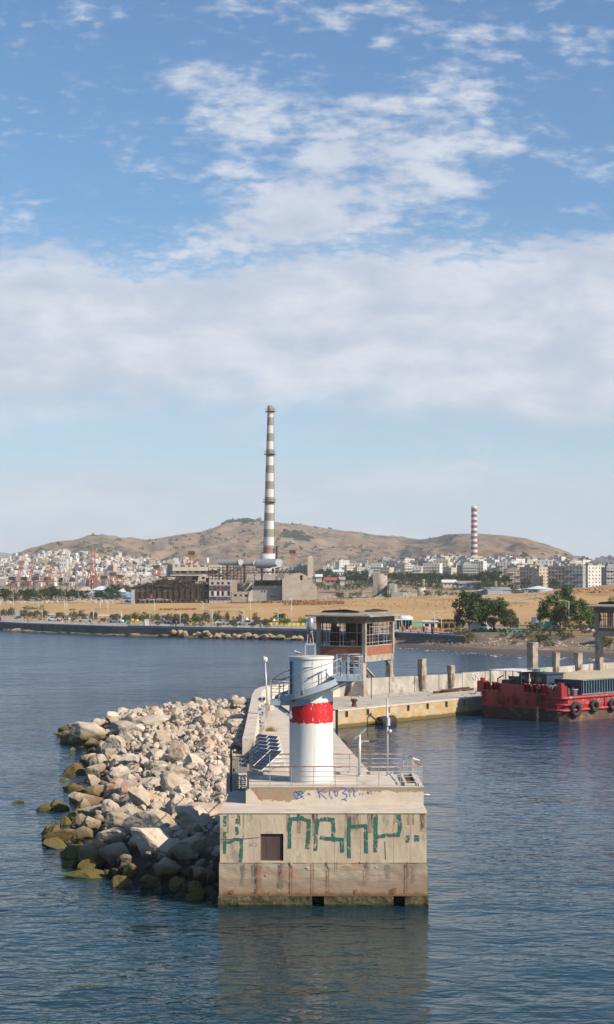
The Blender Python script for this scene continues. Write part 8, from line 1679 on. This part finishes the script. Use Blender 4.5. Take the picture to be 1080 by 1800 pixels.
for k in range(1500):
    px, Y = hill_spot(); q = land(px, Y); w_, d_, h_ = random.uniform(2.2,4.5), random.uniform(2.5,4), random.choice([3,4,4,6,8]); a = random.uniform(-.6,.4); ca, sa = math.cos(a), math.sin(a)
    P = [(q.x+x*ca-y*sa, q.y+x*sa+y*ca) for x, y in ((-w_,-d_),(w_,-d_),(w_,d_),(-w_,d_))]; m_ = random.choice([0,0,0,1,2,3])
    mb.add([(*p,q.z-6) for p in P]+[(*p,q.z+h_) for p in P], [(0,1,5,4),(1,2,6,5),(2,3,7,6),(3,0,4,7)], m_); mb.add([(*p,q.z+h_) for p in P], [(0,1,2,3)], random.choice([0,2,4]))
tag(mb.build('distant_houses', [M['apt_white'],M['apt_cream'],M['apt_grey'],M['apt_pink'],M['roof_red']], None, recalc=False), 'countless tiny pale houses covering the left hillside', 'houses', kind='stuff')
mb = MB(); random.seed(76)
def leafblob(mb, q, r, n=60):
    for _ in range(n):
        d = Vector((random.gauss(0,1),random.gauss(0,1),abs(random.gauss(0,.8)))).normalized()*r*random.uniform(.5,1.05); p = q+d; nn = (d.normalized()+Vector((random.uniform(-.6,.6),random.uniform(-.6,.6),random.uniform(-.3,.6)))).normalized(); x = nn.orthogonal().normalized(); y = nn.cross(x); s = r*.26; mb.add([p-x*s-y*s,p+x*s-y*s,p+x*s+y*s,p-x*s+y*s],[(0,1,2,3)])
for k in range(520):
    px, Y = hill_spot(); leafblob(mb, land(px, Y), random.uniform(3,7), 26)
for k in range(1500):
    px = random.uniform(-20,1040); yr = ridgeY(px); Y = lerp(1950, yr, random.random()**.8); q = land(px, Y)
    if noise.noise(Vector((q.x*.004,q.y*.003,7))) < .02: continue
    leafblob(mb, q, random.choice([1.5,2,2.5,3.5,5.5]), 12)
for k in range(150):  # dark grove on the slope right of the chimney, and crest scrub
    px = random.gauss(520,14) if k < 90 else random.gauss(425,14); py = 938+abs(px-500)*.25+random.uniform(-5,5) if k < 90 else 917+random.uniform(-2,3); Y = min((abs(1012+(CAMZ-(landz(px,Y)+hillnoise(pxw(px,Y),Y,px,Y)))*F/Y-py), Y) for Y in range(2500, 4150, 30))[1]; leafblob(mb, land(px, Y), random.uniform(4,8), 22)
for k in range(60): px = random.gauss(590,10); q = land(px, random.uniform(2000,2300)); leafblob(mb, q, 5, 20)
tag(mb.build('hill_scrub', M['leaf_pine'], None, recalc=False), 'dark scrub and groves dotted over the hillsides', 'scrub', kind='stuff')
for k in range(10):
    px = random.gauss(585,12) if k < 7 else random.uniform(560,640); q = land(px, random.uniform(2000,2400)); o = bpy.data.objects.new('hillside_house', HP[k % 6][0]); col.objects.link(o); o.location = q; tag(o, 'little %s house in the hamlet on the slope right of the ruin' % HP[k % 6][1], 'house', 'hamlet on the middle slope')
# houses for the grassy brown tufts on the field: dry reeds
mb = MB(); random.seed(79)
def reeds(px0, px1, y0, y1, n, h):
    for k in range(n):
        px = random.uniform(px0,px1); Y = random.uniform(y0,y1); q = land(px, Y); a = random.uniform(0,6.28); hh = h*random.uniform(.5,1.1); w_ = .45
        mb.add([(q.x-w_*math.cos(a),q.y-w_*math.sin(a),q.z),(q.x+w_*math.cos(a),q.y+w_*math.sin(a),q.z),(q.x+w_*.7*math.cos(a),q.y+w_*.7*math.sin(a),q.z+hh),(q.x-w_*.5*math.cos(a),q.y-w_*.5*math.sin(a),q.z+hh*.8)],[(0,1,2,3)])
reeds(500,605,690,735,900,.6); reeds(280,345,630,655,260,.35); reeds(460,560,738,748,420,1.0); reeds(400,450,742,748,150,.7); reeds(975,1090,720,770,300,.5); reeds(560,1000,600,745,260,.25)
tag(mb.build('dry_reeds', mat('reeds', (.33,.17,.06), (.24,.12,.045), .05, .95, isl=.4), None, recalc=False), 'rusty brown dry reeds and weeds on the field', 'reeds', kind='stuff')
# ================================================================ AIR
HAZE = True
if HAZE:
    mb = MB(); mb.box(-6000,6000,-150,9500,-6,420); hz_ = bpy.data.materials.new('haze'); hz_.use_nodes = True; t = hz_.node_tree; t.nodes.remove(t.nodes['Principled BSDF']); v_ = N(t, 'ShaderNodeVolumePrincipled'); v_.inputs['Color'].default_value = (.92,.96,1,1); v_.inputs['Density'].default_value = 0.00008; v_.inputs['Anisotropy'].default_value = .0
    t.links.new(v_.outputs[0], t.nodes['Material Output'].inputs['Volume']); tag(mb.build('haze', hz_, None), 'thin haze over the far shore', 'haze', kind='stuff')
